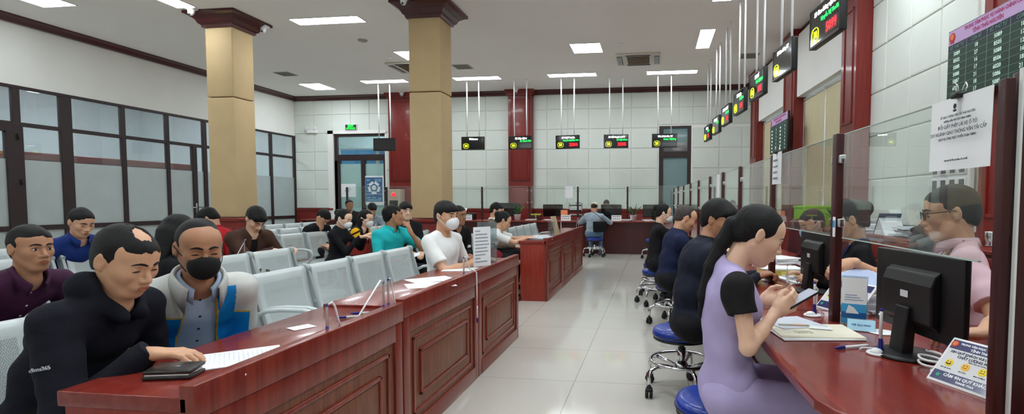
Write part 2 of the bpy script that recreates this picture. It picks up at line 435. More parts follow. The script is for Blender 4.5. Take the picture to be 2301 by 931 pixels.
# ---- right wall
T_R = Matrix.Translation((2.57, 15.10, 0)) @ Matrix.Rotation(RA, 4, 'Z')   # local: y runs to -15.1 towards the camera, x = 0 wall face
def ry(y): return -(15.10 - y) / math.cos(RA)
W1, W2 = (13.36, 11.20), (10.36, 8.24)
mb = MB(); mb.T = T_R
WIN = [(ry(W1[0]), ry(W1[1])), (ry(W2[0]), ry(W2[1]))]
segs = [(ry(15.4), WIN[0][0]), (WIN[0][1], WIN[1][0]), (WIN[1][1], ry(YF) - 0.3)]
for (a, b) in segs: mb.box(0, 0.3, b, a, 0, ZC)
for (a, b) in WIN: mb.box(0, 0.3, b, a, 3.20, ZC); mb.box(0, 0.3, b, a, 0, 0.85)
rf = lambda u, v, d: tuple(T_R @ Vector((-d, u, v)))
mb.T = Matrix.Identity(4)
def rcut(a, b): return [b] + [b + 0.6 * k for k in range(1, 20) if b + 0.6 * k < a - 0.1] + [a]
pads(mb, rf, rcut(ry(7.66), ry(5.45))[::1], [1.0, 1.57, 2.14, 2.70, 3.27, 3.84, 4.31])
pads(mb, rf, rcut(ry(4.75), ry(2.2)), [1.0, 1.57, 2.14, 2.70, 3.27, 3.84, 4.31])
pads(mb, rf, rcut(ry(1.5), ry(YF)), [1.0, 1.57, 2.14, 2.70, 3.27, 3.84, 4.31])
mb.build('wall_right', [M_white, M_pad], kind='structure')
mb = MB(); mb.T = T_R                       # white bulkheads over the windows, red dado
for (a, b) in WIN: mb.box(-0.17, 0, b - 0.05, a + 0.05, 3.20, ZC - 0.1, 0)
mb.build('trim_5', M_white, kind='structure')
mb = MB(); mb.T = T_R
mb.box(-0.03, 0, ry(YF), ry(15.1), 0, 1.0); mb.box(-0.06, 0, ry(YF), ry(15.1), 0.95, 1.0)
mb.build('trim_6', M_pil, kind='structure')
def pilaster_r(n, ya, yb, zb=0.0):
    mb = MB(); mb.T = T_R
    a, b = ry(ya), ry(yb); lo, hi = min(a, b), max(a, b)
    mb.box(-0.22, 0, lo, hi, zb, ZC, 0)
    for (z0, z1) in ((0.25, 0.95), (1.15, 2.2), (2.35, 3.9)):
        for (p, q, r_, s_) in ((lo + 0.1, lo + 0.13, z0, z1), (hi - 0.13, hi - 0.1, z0, z1)): mb.box(-0.235, -0.21, p, q, r_, s_)
        mb.box(-0.235, -0.21, lo + 0.1, hi - 0.1, z0, z0 + 0.03); mb.box(-0.235, -0.21, lo + 0.1, hi - 0.1, z1 - 0.03, z1)
    mb.box(-0.28, 0, lo - 0.05, hi + 0.05, ZC - 0.13, ZC); mb.box(-0.25, 0, lo - 0.02, hi + 0.02, 0, 0.15)
    mb.build(n, M_pil, kind='structure')
pilaster_r('trim_7', 14.05, 13.42); pilaster_r('trim_8', 11.13, 10.42); pilaster_r('trim_9', 8.17, 7.66); pilaster_r('trim_10', 5.03, 4.4)
M_sky = mat('sky_backdrop', (205, 220, 235), 0.8, var=0.02)
M_blind = mat('beige_blind', (206, 196, 160), 0.8, var=0.03, vscale=10, stretch=(1, 1, 0.3))
for i, (a, b) in enumerate(WIN):
    mb = MB(); mb.T = T_R
    mb.box(0.12, 0.18, b, b + 0.05, 0.85, 3.2); mb.box(0.12, 0.18, a - 0.05, a, 0.85, 3.2); mb.box(0.12, 0.18, b, a, 3.15, 3.2); mb.box(0.12, 0.18, b, a, 0.85, 0.9)
    mb.box(0.12, 0.18, (a + b) / 2 - 0.03, (a + b) / 2 + 0.03, 0.85, 3.2)
    w = mb.build('window_%d' % (i + 2), M_wframe, kind='structure')
    mb = MB(); mb.T = T_R; mb.box(0.145, 0.155, b, a, 0.85, 3.2); mb.build('window_pane', M_lglass, w)
    for k, (p, q) in enumerate(((b + 0.02, (a + b) / 2 - 0.035), ((a + b) / 2 + 0.035, a - 0.02))):
        g = thing('roller_blind', ('beige roller blind, %s one of the %s window behind the service counter' % (('nearer', 'farther')[k], ('far', 'near')[i])), 'blind', (0, 0, 0), group='beige roller blinds')
        g.matrix_world = T_R @ Matrix.Translation((-0.04, (p + q) / 2, 0))
        h = (q - p) / 2
        mb = MB(); mb.box(-0.004, 0.004, -h, h, 0.95, 3.12); mb.box(-0.012, 0.012, -h, h, 0.93, 0.96); mb.build('blind_cloth', M_blind, g)
        mb = MB(); mb.tube([(0, -h, 3.14), (0, h, 3.14)], 0.028, 12); mb.build('roller', M_wframe, g)
        mb = MB(); mb.tube([(-0.03, h - 0.04, 3.1), (-0.03, h - 0.04, 1.3)], 0.004, 6); mb.build('pull_chain', M_wplast, g)

# ---- pilasters on the back wall
def pilaster_b(n, x0, x1):
    mb = MB(); y = YB - 0.22
    mb.box(x0, x1, y, YB, 0, ZC)
    for (z0, z1) in ((0.2, 1.7), (1.88, 4.2)):
        mb.box(x0 + 0.07, x1 - 0.07, y - 0.012, y, z0, z1); mb.box(x0 + 0.10, x1 - 0.10, y - 0.022, y, z0 + 0.03, z1 - 0.03, 0, 0.01)
        for a in (x0 + 0.06, x1 - 0.085): mb.box(a, a + 0.025, y - 0.03, y, z0, z1)
        for b in (z0, z1 - 0.025): mb.box(x0 + 0.06, x1 - 0.06, y - 0.03, y, b, b + 0.025)
    mb.box(x0 - 0.08, x1 + 0.08, y - 0.09, YB, ZC - 0.09, ZC); mb.box(x0 - 0.04, x1 + 0.04, y - 0.05, YB, ZC - 0.16, ZC - 0.09)
    mb.build(n, M_pil, kind='structure')
pilaster_b('trim_11', -7.74, -6.95); pilaster_b('trim_12', -4.13, -3.45)

# ---- free-standing columns
def column(n, x0, x1, y0, y1, lab):
    g = thing(n, lab, 'column', ((x0 + x1) / 2, (y0 + y1) / 2, 0), group='tan columns')
    a, b = (x1 - x0) / 2, (y1 - y0) / 2
    for nm, z0, z1 in (('lower_cladding', 1.0, 3.03), ('upper_cladding', 3.045, 4.22)):
        mb = MB(); mb.box(-a, a, -b, b, z0, z1, 0, 0.015); mb.build(nm, M_tan, g)
    mb = MB(); mb.box(-a - 0.04, a + 0.04, -b - 0.04, b + 0.04, 0, 0.96, 0, 0.006); mb.box(-a - 0.07, a + 0.07, -b - 0.07, b + 0.07, 0.93, 0.99, 0, 0.012)
    mb.box(-a - 0.06, a + 0.06, -b - 0.06, b + 0.06, 0, 0.12, 0, 0.01)
    for z0, z1 in ((0.25, 0.82),):
        mb.box(-a + 0.05, a - 0.05, -b - 0.055, b + 0.055, z0, z1, 0, 0.01); mb.box(-a - 0.055, a + 0.055, -b + 0.05, b - 0.05, z0, z1, 0, 0.01)
    mb.build('base', M_pil, g)
    mb = MB(); mb.box(-a + .01, a - .01, -b + .01, b - .01, 4.2, ZC)
    pr = [(0.0, 4.20), (0.03, 4.20), (0.04, 4.24), (0.07, 4.26), (0.10, 4.32), (0.17, 4.37), (0.22, 4.39), (0.22, 4.43)]
    vs = []
    for (o, z) in pr: vs += [(-a - o, -b - o, z), (a + o, -b - o, z), (a + o, b + o, z), (-a - o, b + o, z)]
    fs = [(q * 4 + e, q * 4 + (e + 1) % 4, q * 4 + 4 + (e + 1) % 4, q * 4 + 4 + e) for q in range(len(pr) - 1) for e in range(4)]
    mb.add(vs, fs + [(0, 1, 2, 3), tuple(range(len(vs) - 4, len(vs)))]); mb.build('capital', M_dkwood, g)
column('wall_column', -7.55, -7.05, 8.24, 8.72, 'tan padded square column standing left, near the glazed partition')
column('wall_column', -3.93, -3.40, 8.26, 8.74, 'tan padded square column standing in the middle of the waiting hall')

# ---- doors in the back wall
M_mint = glass_mat('mint_film_glass', (190, 225, 215), 0.55, 0.1)
x0, x1, zt = DL
mb = MB(); y0, y1 = YB + 0.02, YB + 0.12
mb.box(x0, x0 + 0.09, y0, y1, 0, zt); mb.box(x1 - 0.02, x1 + 0.03, y0, y1, 0, zt); mb.box(x0, x1, y0 - .003, y1, zt - 0.08, zt - .001); mb.box(x0 + .001, x1, y0 - .003, y1, 2.50, 2.68)
mb.box(-8.76, -8.64, y0 - 0.01, y1 + .002, 0.001, 2.55); mb.box(x0, x0 + 0.17, y0, y1, 0, 2.52); mb.box(x1 - 0.06, x1, y0, y1, 0, 2.52); mb.box(x0, x1, y0, y1, 0, 0.2)
mb.box(x0, x1, y0 + 0.01, y1, 0.75, 0.84)
d = mb.build('door_1', M_frame, kind='structure')
mb = MB(); mb.box(x0, x1, YB + 0.06, YB + 0.068, 0.1, 2.40, 0); mb.build('film_pane', M_mint, d)
mb = MB(); mb.box(x0, x1, YB + 0.06, YB + 0.068, 2.40, zt, 0); mb.build('top_pane', M_lglass, d)
mb = MB(); mb.tube([(-8.6, YB, 1.1), (-8.6, YB - 0.06, 1.1), (-8.45, YB - 0.06, 1.1)], 0.01, 8); mb.build('door_handle', M_chrome, d)
mb = MB(); mb.box(x0 - 0.18, x0, YB - 0.035, YB, 0, zt + 0.1); mb.box(x0 - 0.18, x1 + 0.05, YB - 0.035, YB, zt, zt + 0.1); mb.build('trim_13', M_white, kind='structure')
x0, x1, zt = DR
mb = MB(); mb.box(x0, x0 + 0.12, y0, y1, 0, zt); mb.box(x1 - 0.1, x1, y0, y1, 0, zt); mb.box(x0, x1, y0 - .003, y1, zt - 0.06, zt - .001); mb.box(x0 + .001, x1, y0 - .003, y1, 2.49, 2.67)
mb.box(x0, x1, y0, y1, 0, 0.25)
d = mb.build('door_2', M_frame, kind='structure')
M_grayglass = glass_mat('grey_glass', (150, 168, 170), 0.30, 0.05)
mb = MB(); mb.box(x0, x1, YB + 0.06, YB + 0.068, 0.1, zt, 0); mb.build('glass_pane', M_grayglass, d)
# beyond the doors
mb = MB(); mb.box(-16.5, 3.5, YB + 4.0, YB + 4.2, 0, ZC); mb.build('wall_lobby', mat('lobby_paint', (196, 214, 210), 0.8, var=0.03), kind='structure')
mb = MB(); mb.box(-2.0, -1.8, YB + 0.25, YB + 4.0, 0, ZC); mb.build('wall_corridor', M_bwall, kind='structure')
M_blue = mat('blue_fascia', (40, 150, 205), 0.5, var=0.06)
g = thing('blue_canopy', 'blue fascia with a pale stripe seen through the top of the far left door', 'canopy', (-9.0, YB + 1.6, 0))
mb = MB(); mb.box(-1.4, 1.6, 0, 0.3, 2.52, 2.98, 0, 0.02); mb.build('fascia', M_blue, g)
mb = MB(); mb.box(-1.4, 1.6, -0.04, 0, 2.98, 3.03, 0, 0.01); mb.box(-0.1, 0.02, -0.08, 0, 0.0, 3.0); mb.build('frame_rail', M_bracket, g)

# ------------------------------------------------------------------ ceiling fittings
def emis(name, rgb, st):
    m = bpy.data.materials.new(name); m.use_nodes = True
    b = m.node_tree.nodes['Principled BSDF']; b.inputs['Base Color'].default_value = tuple(0.25 * c for c in lin(rgb)[:3]) + (1,)
    b.inputs['Emission Color'].default_value = lin(rgb); b.inputs['Emission Strength'].default_value = st
    return m
M_lamp = emis('lamp_diffuser', (242, 250, 255), LAMP)
M_lamp2 = emis('bright_diffuser', (235, 247, 255), LAMP * 1.9)  # stronger panels, to brighten the rooms behind the glass
def lamp(x, y, w, d, lab, grp):
    g = thing('ceiling_light', lab, 'light', (x, y, ZC), group=grp)
    mb = MB()
    for (a, b, c, e) in ((-w / 2 - 0.015, -w / 2, -d / 2 - .015, d / 2 + .015), (w / 2, w / 2 + 0.015, -d / 2 - .015, d / 2 + .015), (-w / 2, w / 2, -d / 2 - .015, -d / 2), (-w / 2, w / 2, d / 2, d / 2 + .015)): mb.box(a, b, c, e, -0.014, 0.0)
    mb.build('frame', M_wframe, g)
    mb = MB(); mb.box(-w / 2, w / 2, -d / 2, d / 2, -0.010, -0.002); mb.build('diffuser', M_lamp2 if grp in ('office light panels', 'lobby lights') else M_lamp, g)
    return g
GL = 'ceiling light panels'
for (x, y, w, d, lab) in [
    (-7.05, 13.38, 1.2, 0.3, 'long ceiling light panel of the far row, left of the front column'),
    (-4.52, 13.35, 1.2, 0.3, 'long ceiling light panel of the far row, just right of the front column'),
    (-2.05, 13.32, 1.2, 0.3, 'long ceiling light panel of the far row, third from the left'),
    (0.40, 13.35, 1.2, 0.3, 'long ceiling light panel of the far row, nearest the right-hand screens'),
    (-9.20, 13.75, 0.6, 0.75, 'small ceiling light panel above the far left corner'),
    (-1.40, 11.05, 0.6, 0.65, 'square ceiling light panel in the middle beside the air conditioner'),
    (-5.16, 11.10, 0.6, 0.65, 'square ceiling light panel half hidden behind the middle column'),
    (0.95, 10.75, 0.26, 1.2, 'ceiling light panel running lengthwise beside the hanging screens'),
    (-5.66, 8.79, 1.25, 0.3, 'large long ceiling light panel between the two columns'),
    (-9.55, 7.42, 0.6, 0.33, 'ceiling light panel cut by the top edge at the far left of the photo'),
    (-7.56, 7.60, 0.32, 0.6, 'narrow ceiling light panel cut by the top edge, left of the left column'),
    (1.02, 8.45, 0.28, 0.6, 'ceiling light panel barely showing at the top edge above the screens')]:
    lamp(x, y, w, d, lab, GL)
for (x, y) in ((-9.5, 4.4), (-6.3, 4.6), (-3.2, 5.2), (-0.6, 6.6), (1.6, 4.2), (-8, 1.0), (-4.5, 1.2), (-1.2, 1.6), (1.6, 0.6), (-7, -2.5), (-3, -2.5), (1, -2.5), (-2.2, 3.2), (0.2, 3.4), (2.2, 6.3), (2.2, 2.3)):  # last two added above the clerks to brighten the right wall
    lamp(x, y, 1.2, 0.3, 'long ceiling light panel over the near half of the hall, outside the photo', GL)
for (x, y) in ((-13.3, 12.6), (-13.3, 9.0), (-13.3, 5.0)): lamp(x, y, 1.2, 0.4, 'unseen ceiling light panel added to light the office behind the partition', 'office light panels')  # out-of-view lamps, put in so the office is lit
lamp(-9.0, YB + 2.6, 1.2, 0.6, 'unseen ceiling light added to brighten the lobby beyond the far left door', 'lobby lights'); lamp(0.6, YB + 2.2, 0.6, 0.6, 'unseen ceiling light beyond the far right door', 'lobby lights')  # out of view; the lobby lamp is added to brighten the door glass

def ac(x, y, lab):
    g = thing('cassette_air_conditioner', lab, 'air conditioner', (x, y, ZC), group='ceiling air conditioners')
    mb = MB(); mb.box(-0.48, 0.48, -0.45, 0.45, -0.045, 0, 0, 0.012); mb.build('face_panel', mat('ac_plastic', (205, 202, 190), 0.5, var=0.02), g)
    mb = MB(); mb.box(-0.24, 0.24, -0.30, 0.30, -0.055, -0.04, 0, 0.005)
    for i in range(14): mb.box(-0.22, 0.22, -0.28 + i * 0.04, -0.265 + i * 0.04, -0.062, -0.05, 1)
    mb.build('intake_grille', [mat('grille_brown', (92, 78, 64), 0.7, var=0.1), mat('grille_slat', (120, 104, 86), 0.6, var=0.1)], g)
    for s in (-1, 1):
        mb = MB(); mb.box(s * 0.40 - 0.055, s * 0.40 + 0.055, -0.32, 0.32, -0.056, -0.04, 0)
        for i in range(3): mb.box(s * 0.40 - 0.04 + i * 0.03, s * 0.40 - 0.03 + i * 0.03, -0.31, 0.31, -0.062, -0.05, 1)
        mb.build('air_outlet', [M_black, M_wframe], g)
    for s in (-1, 1):
        mb = MB(); mb.box(-0.26, 0.26, s * 0.385 - 0.03, s * 0.385 + 0.03, -0.056, -0.04, 0); mb.build('air_slot', M_black, g)
ac(-0.37, 12.0, 'square cassette air conditioner in the ceiling right of the middle'); ac(-5.62, 12.05, 'square cassette air conditioner in the ceiling behind the middle column')
M_vent = mat('vent_grey', (160, 158, 148), 0.6, var=0.05)
for (x, y, lab) in ((-9.08, 12.3, 'grey square ceiling vent near the left wall'), (-4.47, 12.2, 'grey square ceiling vent right of the middle column'), (2.0, 12.1, 'grey ceiling vent over the service counter behind the screen rods')):
    g = thing('ceiling_vent', lab, 'vent', (x, y, ZC), group='ceiling vents')
    mb = MB(); mb.box(-0.2, 0.2, -0.2, 0.2, -0.012, 0, 0, 0.004); mb.build('vent_frame', M_vent, g)
    mb = MB()
    for i in range(9): mb.box(-0.17, 0.17, -0.17 + i * 0.038, -0.15 + i * 0.038, -0.02, -0.008)
    mb.build('slats', mat('vent_slat', (128, 126, 118), 0.6, var=0.05), g)
for (x, y, lab) in ((-5.68, 9.95, 'round grey ceiling speaker between the two columns'), (-0.70, 10.85, 'small round smoke detector beside the air conditioner'), (-5.75, 11.2, 'tiny round ceiling detector left of the middle column')):
    mb = MB(); r = 0.09 if 'speaker' in lab else 0.05
    mb.lathe([(r, 0), (r, -0.012), (r * 0.8, -0.03), (r * 0.5, -0.035), (0.01, -0.035)], 20)
    tag(mb.build('ceiling_detector', M_vent if r > 0.06 else M_wplast, loc=(x, y, ZC)), lab, 'detector')
# cameras on the capitals
def dome(x, y, z, lab, hang=False):
    g = thing('security_camera', lab, 'camera', (x, y, z), group='security cameras')
    mb = MB(); mb.box(-0.07, 0.07, -0.05, 0.07, -0.03, 0.0, 0, 0.01); mb.lathe([(0.05, -0.03), (0.055, -0.05), (0.045, -0.075)], 18); mb.build('housing', M_wplast, g)
    mb = MB(); mb.sphere((0, -0.01, -0.085), 0.045, 16); mb.build('dome', M_wplast, g)
    mb = MB(); mb.sphere((0.0, -0.035, -0.105), 0.02, 12); mb.build('lens', M_black, g)
dome(-7.52, 7.95, ZC, 'white dome camera at the left column capital'); dome(-3.86, 7.97, ZC, 'white dome camera at the middle column capital')
dome(-6.90, 8.80, ZC - 0.04, 'small white camera with a black lens on the right side of the left column'); dome(-7.25, YB - 0.35, ZC - 0.0, 'small white camera on top of the far left pilaster'); dome(-3.86, YB - 0.35, ZC, 'small white camera on top of the far middle pilaster')
# ------------------------------------------------------------------ writing desks (long axis y, public side +x)
def desk(loc, n, mod, dep, h, lab, end='end', lip=True):
    """origin at the near right bottom corner; runs +y; depth towards -x"""
    g = thing('writing_desk', lab, 'desk', loc)
    L_ = n * mod
    mb = MB(); mb.box(-dep, -0.012, 0.0, L_, h - 0.045, h, 0, 0.004); mb.build('desktop', M_woodtop, g)
    if lip:
        mb = MB(); mb.box(-0.035, 0.012, 0.0, L_, h - 0.062, h + 0.036, 0, 0.004); mb.build('raised_edge', M_wood, g)
    mb = MB(); mb.box(-dep + 0.02, -0.02, 0.005, 0.03, 0, h - 0.045, 0, 0.002); mb.build('end_panel', M_woodend, g)
    mb = MB(); mb.box(-dep + 0.02, -0.02, L_ - 0.03, L_ - 0.005, 0, h - 0.045, 0, 0.002); mb.build('end_panel', M_woodend, g)
    for k in range(n):
        a, b = k * mod, (k + 1) * mod
        mb = MB()
        mb.box(-0.04, -0.012, a, b, 0.0, h - 0.05)
        mb.box(-0.012, 0.006, a + 0.004, a + 0.075, 0, h - 0.062, 0, 0.004); mb.box(-0.012, 0.006, b - 0.075, b - 0.004, 0, h - 0.062, 0, 0.004)
        mb.box(-0.012, 0.006, a + 0.07, b - 0.07, h - 0.15, h - 0.055, 0, 0.003); mb.box(-0.012, 0.008, a + 0.07, b - 0.07, 0, 0.095, 0, 0.004)
        for (ins, z0, z1, xx, w) in ((0.125, 0.13, h - 0.19, 0.002, 0.02), (0.21, 0.215, h - 0.275, 0.006, 0.018)):
            ya, yb = a + ins, b - ins
            for q in ((ya, ya + w, z0, z1), (yb - w, yb, z0, z1), (ya, yb, z0, z0 + w), (ya, yb, z1 - w, z1)):
                mb.box(-0.012, xx, q[0], q[1], q[2], q[3], 0, 0.004)
        fp = mb.build('front_panel', M_wood, g)
        mb = MB(); mb.box(-0.015, -0.007, a + 0.075, b - 0.075, 0.095, h - 0.15); mb.box(-0.015, 0.0, a + 0.23, b - 0.23, 0.235, h - 0.295, 0, 0.006); mb.build('veneer_field', M_woodpanel, fp)
    mb = MB(); mb.box(-0.30, -0.04, 0.03, L_ - 0.03, 0.30, 0.32); 
    for k in range(1, n): mb.box(-dep + 0.06, -0.04, k * mod - 0.01, k * mod + 0.01, 0, h - 0.045)
    mb.build('inner_shelf', M_dkwood, g)
    return g
desk((-1.262, 1.285, 0), 1, 1.24, 0.43, 0.735, 'nearest dark red writing desk, where the man in the black hoodie writes')
desk((-1.262, 2.53, 0), 2, 1.165, 0.43, 0.748, 'dark red writing desk joined to the nearest one, before the man in the white T-shirt')
desk((-1.345, 6.64, 0), 3, 1.14, 0.37, 0.775, 'far dark red writing desk with a bright red end panel beside the aisle')
desk((-3.77, 1.40, 0), 3, 1.16, 0.43, 0.745, 'writing desk of the second line, in front of the man in the brown jacket')
desk((-3.74, 6.64, 0), 1, 1.35, 0.42, 0.765, 'writing desk with a red end panel in front of the woman holding a phone')

# ------------------------------------------------------------------ waiting benches, facing +x
def uvmesh(o, fn):
    me = o.data; uv = me.uv_layers.new(name='UVMap')
    for lp in me.loops:
        uv.data[lp.index].uv = fn(me.vertices[lp.vertex_index].co)
SP = 0.54
def bench_parts(n):
    """local: origin on the floor under the near end of the backs, seats run +y, facing +x"""
    g = thing('waiting_bench', 'bench', 'bench')
    def sheet(prof, w, t=0.006):
        vs = []; k = len(prof)
        for sgn in (0, 1):
            for (x, z) in prof:
                pass
        return vs
    bp = [(0.075, 0.47), (0.055, 0.52), (0.03, 0.60), (0.012, 0.68), (0.0, 0.76), (-0.006, 0.80), (-0.018, 0.822), (-0.038, 0.822), (-0.05, 0.80)]
    sp = [(0.56, 0.385), (0.565, 0.405), (0.555, 0.422), (0.52, 0.432), (0.40, 0.428), (0.26, 0.422), (0.14, 0.425), (0.09, 0.435)]
    for k in range(n):
        y0, y1 = k * SP + 0.03, (k + 1) * SP - 0.03
        for nm, prof in (('backrest', bp), ('seat', sp)):
            # rim: solid sheet around a perforated field
            mb = MB()
            cum = [0.0]
            for i in range(1, len(prof)): cum.append(cum[-1] + math.dist(prof[i], prof[i - 1]))
            ys = [y0, y0 + 0.055, y1 - 0.055, y1]
            i0, i1 = (1, 4) if nm == 'backrest' else (3, 6)
            def quad(i, j, mat_):
                a, b = prof[i], prof[i + 1]
                mb.add([(a[0], ys[j], a[1]), (a[0], ys[j + 1], a[1]), (b[0], ys[j + 1], b[1]), (b[0], ys[j], b[1])], [(0, 1, 2, 3)], mat_, True)
            for i in range(len(prof) - 1):
                for j in range(3):
                    quad(i, j, 1 if (j == 1 and i0 <= i < i1) else 0)
            o = mb.build(nm, [M_steel, M_perf], g)
            s = o.modifiers.new('sheet', 'SOLIDIFY'); s.thickness = 0.005; s.offset = 0
            uvmesh(o, lambda c: (c.y, c.z if nm == 'backrest' else c.x))
    for k in range(n + 1):
        y = k * SP
        mb = MB(); mb.T = Matrix.Translation((0, y, 0))
        poly = [(-0.045, 0.835), (-0.01, 0.83), (0.03, 0.70), (0.075, 0.55), (0.10, 0.45), (0.25, 0.405), (0.25, 0.37), (0.06, 0.37), (0.03, 0.45), (-0.01, 0.62), (-0.06, 0.80)]
        mb.prism(poly, -0.012, 0.012, 0, 'y')
        mb.lathe([(0.034, -0.018), (0.034, 0.018), (0.024, 0.022)], 18, (-0.027, 0, 0.80), Matrix.Rotation(PI / 2, 3, 'X'))
        mb.lathe([(0.012, -0.016), (0.012, 0.016)], 10, (0.045, 0, 0.57), Matrix.Rotation(PI / 2, 3, 'X'))
        mb.build('side_bracket', M_bracket, g, bevel=0.002)
    for k in (0, n):
        y = k * SP + (0.0 if k else 0.0)
        mb = MB()
        path = [(0.07, y, 0.60), (0.12, y, 0.625), (0.22, y, 0.635), (0.36, y, 0.635), (0.44, y, 0.62), (0.475, y, 0.575), (0.46, y, 0.51), (0.40, y, 0.455), (0.30, y, 0.42), (0.2, y, 0.40)]
        mb.tube(path, 0.014, 10); mb.build('armrest', M_steel, g)
    mb = MB(); mb.box(0.16, 0.22, -0.03, n * SP + 0.03, 0.33, 0.39, 0, 0.006); mb.build('beam', M_bracket, g)
    for y in (0.35 * SP, (n - 0.35) * SP):
        mb = MB(); mb.tube([(-0.10, y, 0.03), (-0.06, y, 0.05), (0.10, y, 0.09), (0.19, y, 0.14), (0.19, y, 0.36)], 0.024, 10); mb.tube([(0.50, y, 0.03), (0.46, y, 0.05), (0.30, y, 0.09), (0.19, y, 0.14)], 0.024, 10)
        mb.lathe([(0.03, 0), (0.03, 0.02), (0.02, 0.035)], 12, (-0.10, y, 0)); mb.lathe([(0.03, 0), (0.03, 0.02), (0.02, 0.035)], 12, (0.50, y, 0))
        mb.build('leg', M_bracket, g)
    return g
B4 = bench_parts(4); B3 = bench_parts(3)
b_first = {4: True, 3: True}
def bench(n, x, y, lab, dz=0):
    src = B4 if n == 4 else B3
    if b_first[n]: o = src; b_first[n] = False; o.location = (x, y, dz)
    else: o = dup(src, (x, y, dz))
    o['label'] = lab; o['group'] = 'grey perforated steel benches'
    return o
bench(4, -2.40, 0.70, 'grey perforated steel bench nearest the photographer, where the hoodie and black-mask men sit')
bench(4, -2.42, 2.93, 'grey perforated steel bench with three empty backs behind the second writing desk')
bench(4, -3.50, 0.38, 'grey steel bench where the man in the purple shirt sits')
sb = bench(4, -3.50, 2.62, 'grey steel bench with a dark smudge on one empty back, behind the front row')
bench(4, -4.95, 1.62, 'grey steel bench where the man in the blue shirt sits')
bench(4, -4.95, 3.86, 'grey steel bench where the man in the brown jacket sits')
bench(4, -6.05, 1.0, 'grey steel bench at the left edge behind the purple-shirt man')
bench(4, -6.05, 3.24, 'grey steel bench between the blue-shirt man and the frosted glass')
bench(3, -6.05, 5.48, 'grey steel bench where the person in the red jacket sits')
bench(4, -2.45, 6.55, 'grey steel bench behind the person writing at the far desk')
bench(3, -3.50, 6.34, 'grey steel bench where the man in the teal polo shirt sits')
bench(4, -4.95, 6.50, 'grey steel bench with empty backs left of the phone-holding woman')
bench(4, -6.05, 7.4, 'grey steel bench in the middle distance before the bowed figure in black')
bench(3, -7.3, 9.2, 'small far grey steel bench just right of the left column')
bench(4, -4.95, 8.76, 'far grey steel bench left of the middle column')
bench(4, -2.45, 8.8, 'farthest grey steel bench on the right, near the brown-jacket man')

mb = MB(); rd = random.Random(5)
for k in range(12): mb.sphere((0.030 + 0.012 * rd.random(), 1.72 + rd.uniform(-0.07, 0.07), 0.62 + rd.uniform(-0.04, 0.05)), rd.uniform(0.006, 0.016), 8, 0, (0.12, 1, 0.8))
mb.build('smudge', mat('brown_smudge', (84, 74, 66), 0.8, var=0.2), sb)
# ------------------------------------------------------------------ service counters
CS = -0.035                                              # the right counter leans slightly to the left with depth
def cx(y): return 0.82 + CS * (y - 1.4)                  # line of its glass posts
ZT_ = 0.76
g = thing('service_counter', 'long dark red service counter on the right with a rounded near corner', 'counter', (0, 0, 0))
def edge(y): return 0.42 - 0.02 * (y - 1.4)
poly = [(edge(12.9), 12.9), (edge(2.06) + 0.0, 2.06), (0.418, 1.60), (0.424, 1.46), (0.45, 1.38), (0.50, 1.32), (0.60, 1.25), (0.80, 1.21), (1.55, 1.18), (1.55, 3.0), (cx(12.9) + 0.62, 12.9)]
mb = MB(); mb.prism(poly[::-1], ZT_ - 0.035, ZT_)
mb.build('countertop', M_woodtop, g, bevel=0.008)
mb = MB()
ys = [1.42 + 1.24 * k for k in range(10)]
for k in range(len(ys) - 1):
    y = ys[k + 1]; mb.obox((0.5 * (edge(y) + cx(y) + 0.6), y, ZT_ + 0.0005), (cx(y) + 0.6 - edge(y), 0.003, 0.0015))
mb.build('top_seam', M_black, g)
for k in range(len(ys) - 1):
    a, b = ys[k], ys[k + 1]
    mb = MB(); xa, xb = cx(a) - 0.06, cx(b) - 0.06
    mb.T = Matrix.Translation((xa, a, 0)) @ Matrix.Rotation(math.atan2(-(xb - xa), b - a), 4, 'Z'); w = b - a
    mb.box(0, 0.03, 0, w, 0, ZT_ - 0.035)
    for (i0, z0, z1) in ((0.06, 0.1, 0.66), (0.16, 0.2, 0.56)):
        for q in ((i0, i0 + .02, z0, z1), (w - i0 - .02, w - i0, z0, z1), (i0, w - i0, z0, z0 + .02), (i0, w - i0, z1 - .02, z1)): mb.box(-0.012, 0.0, *q)
    mb.build('front_panel', M_dkwood, g)
mb = MB()
for k, y in enumerate(ys): mb.box(cx(y) + 0.02, cx(y) + 0.58, y - 0.01, y + 0.01, 0, ZT_ - 0.036)
mb.build('divider', M_dkwood, g)

g = thing('service_counter', 'dark red service counter along the far wall with monitors and name plates', 'counter', (0, 0, 0))
YC2 = 12.90
mb = MB(); mb.box(-9.2, 0.38, YC2, YC2 + 0.75, 0.765, 0.80, 0, 0.006); mb.build('countertop', M_woodtop, g)
px = [-9.2 + 1.235 * k for k in range(8)] + [0.38]
for k in range(len(px) - 1):
    a, b = px[k], px[k + 1]
    mb = MB(); mb.box(a, b, YC2 + 0.08, YC2 + 0.11, 0.0, 0.765)
    mb.box(a, a + 0.06, YC2 + 0.05, YC2 + 0.08, 0, 0.765); mb.box(a, b, YC2 + 0.06, YC2 + 0.08, 0, 0.08)
    for (u0, u1) in ((a + 0.12, (a + b) / 2 - 0.05), ((a + b) / 2 + 0.05, b - 0.08)):
        for (i0, z0, z1) in ((0, 0.14, 0.68), (0.07, 0.21, 0.61)):
            for q in ((u0 + i0, u0 + i0 + .015, z0, z1), (u1 - i0 - .015, u1 - i0, z0, z1), (u0 + i0, u1 - i0, z0, z0 + .015), (u0 + i0, u1 - i0, z1 - .015, z1)): mb.box(q[0], q[1], YC2 + 0.07, YC2 + 0.08, q[2], q[3])
    mb.build('front_panel', M_dkwood, g)

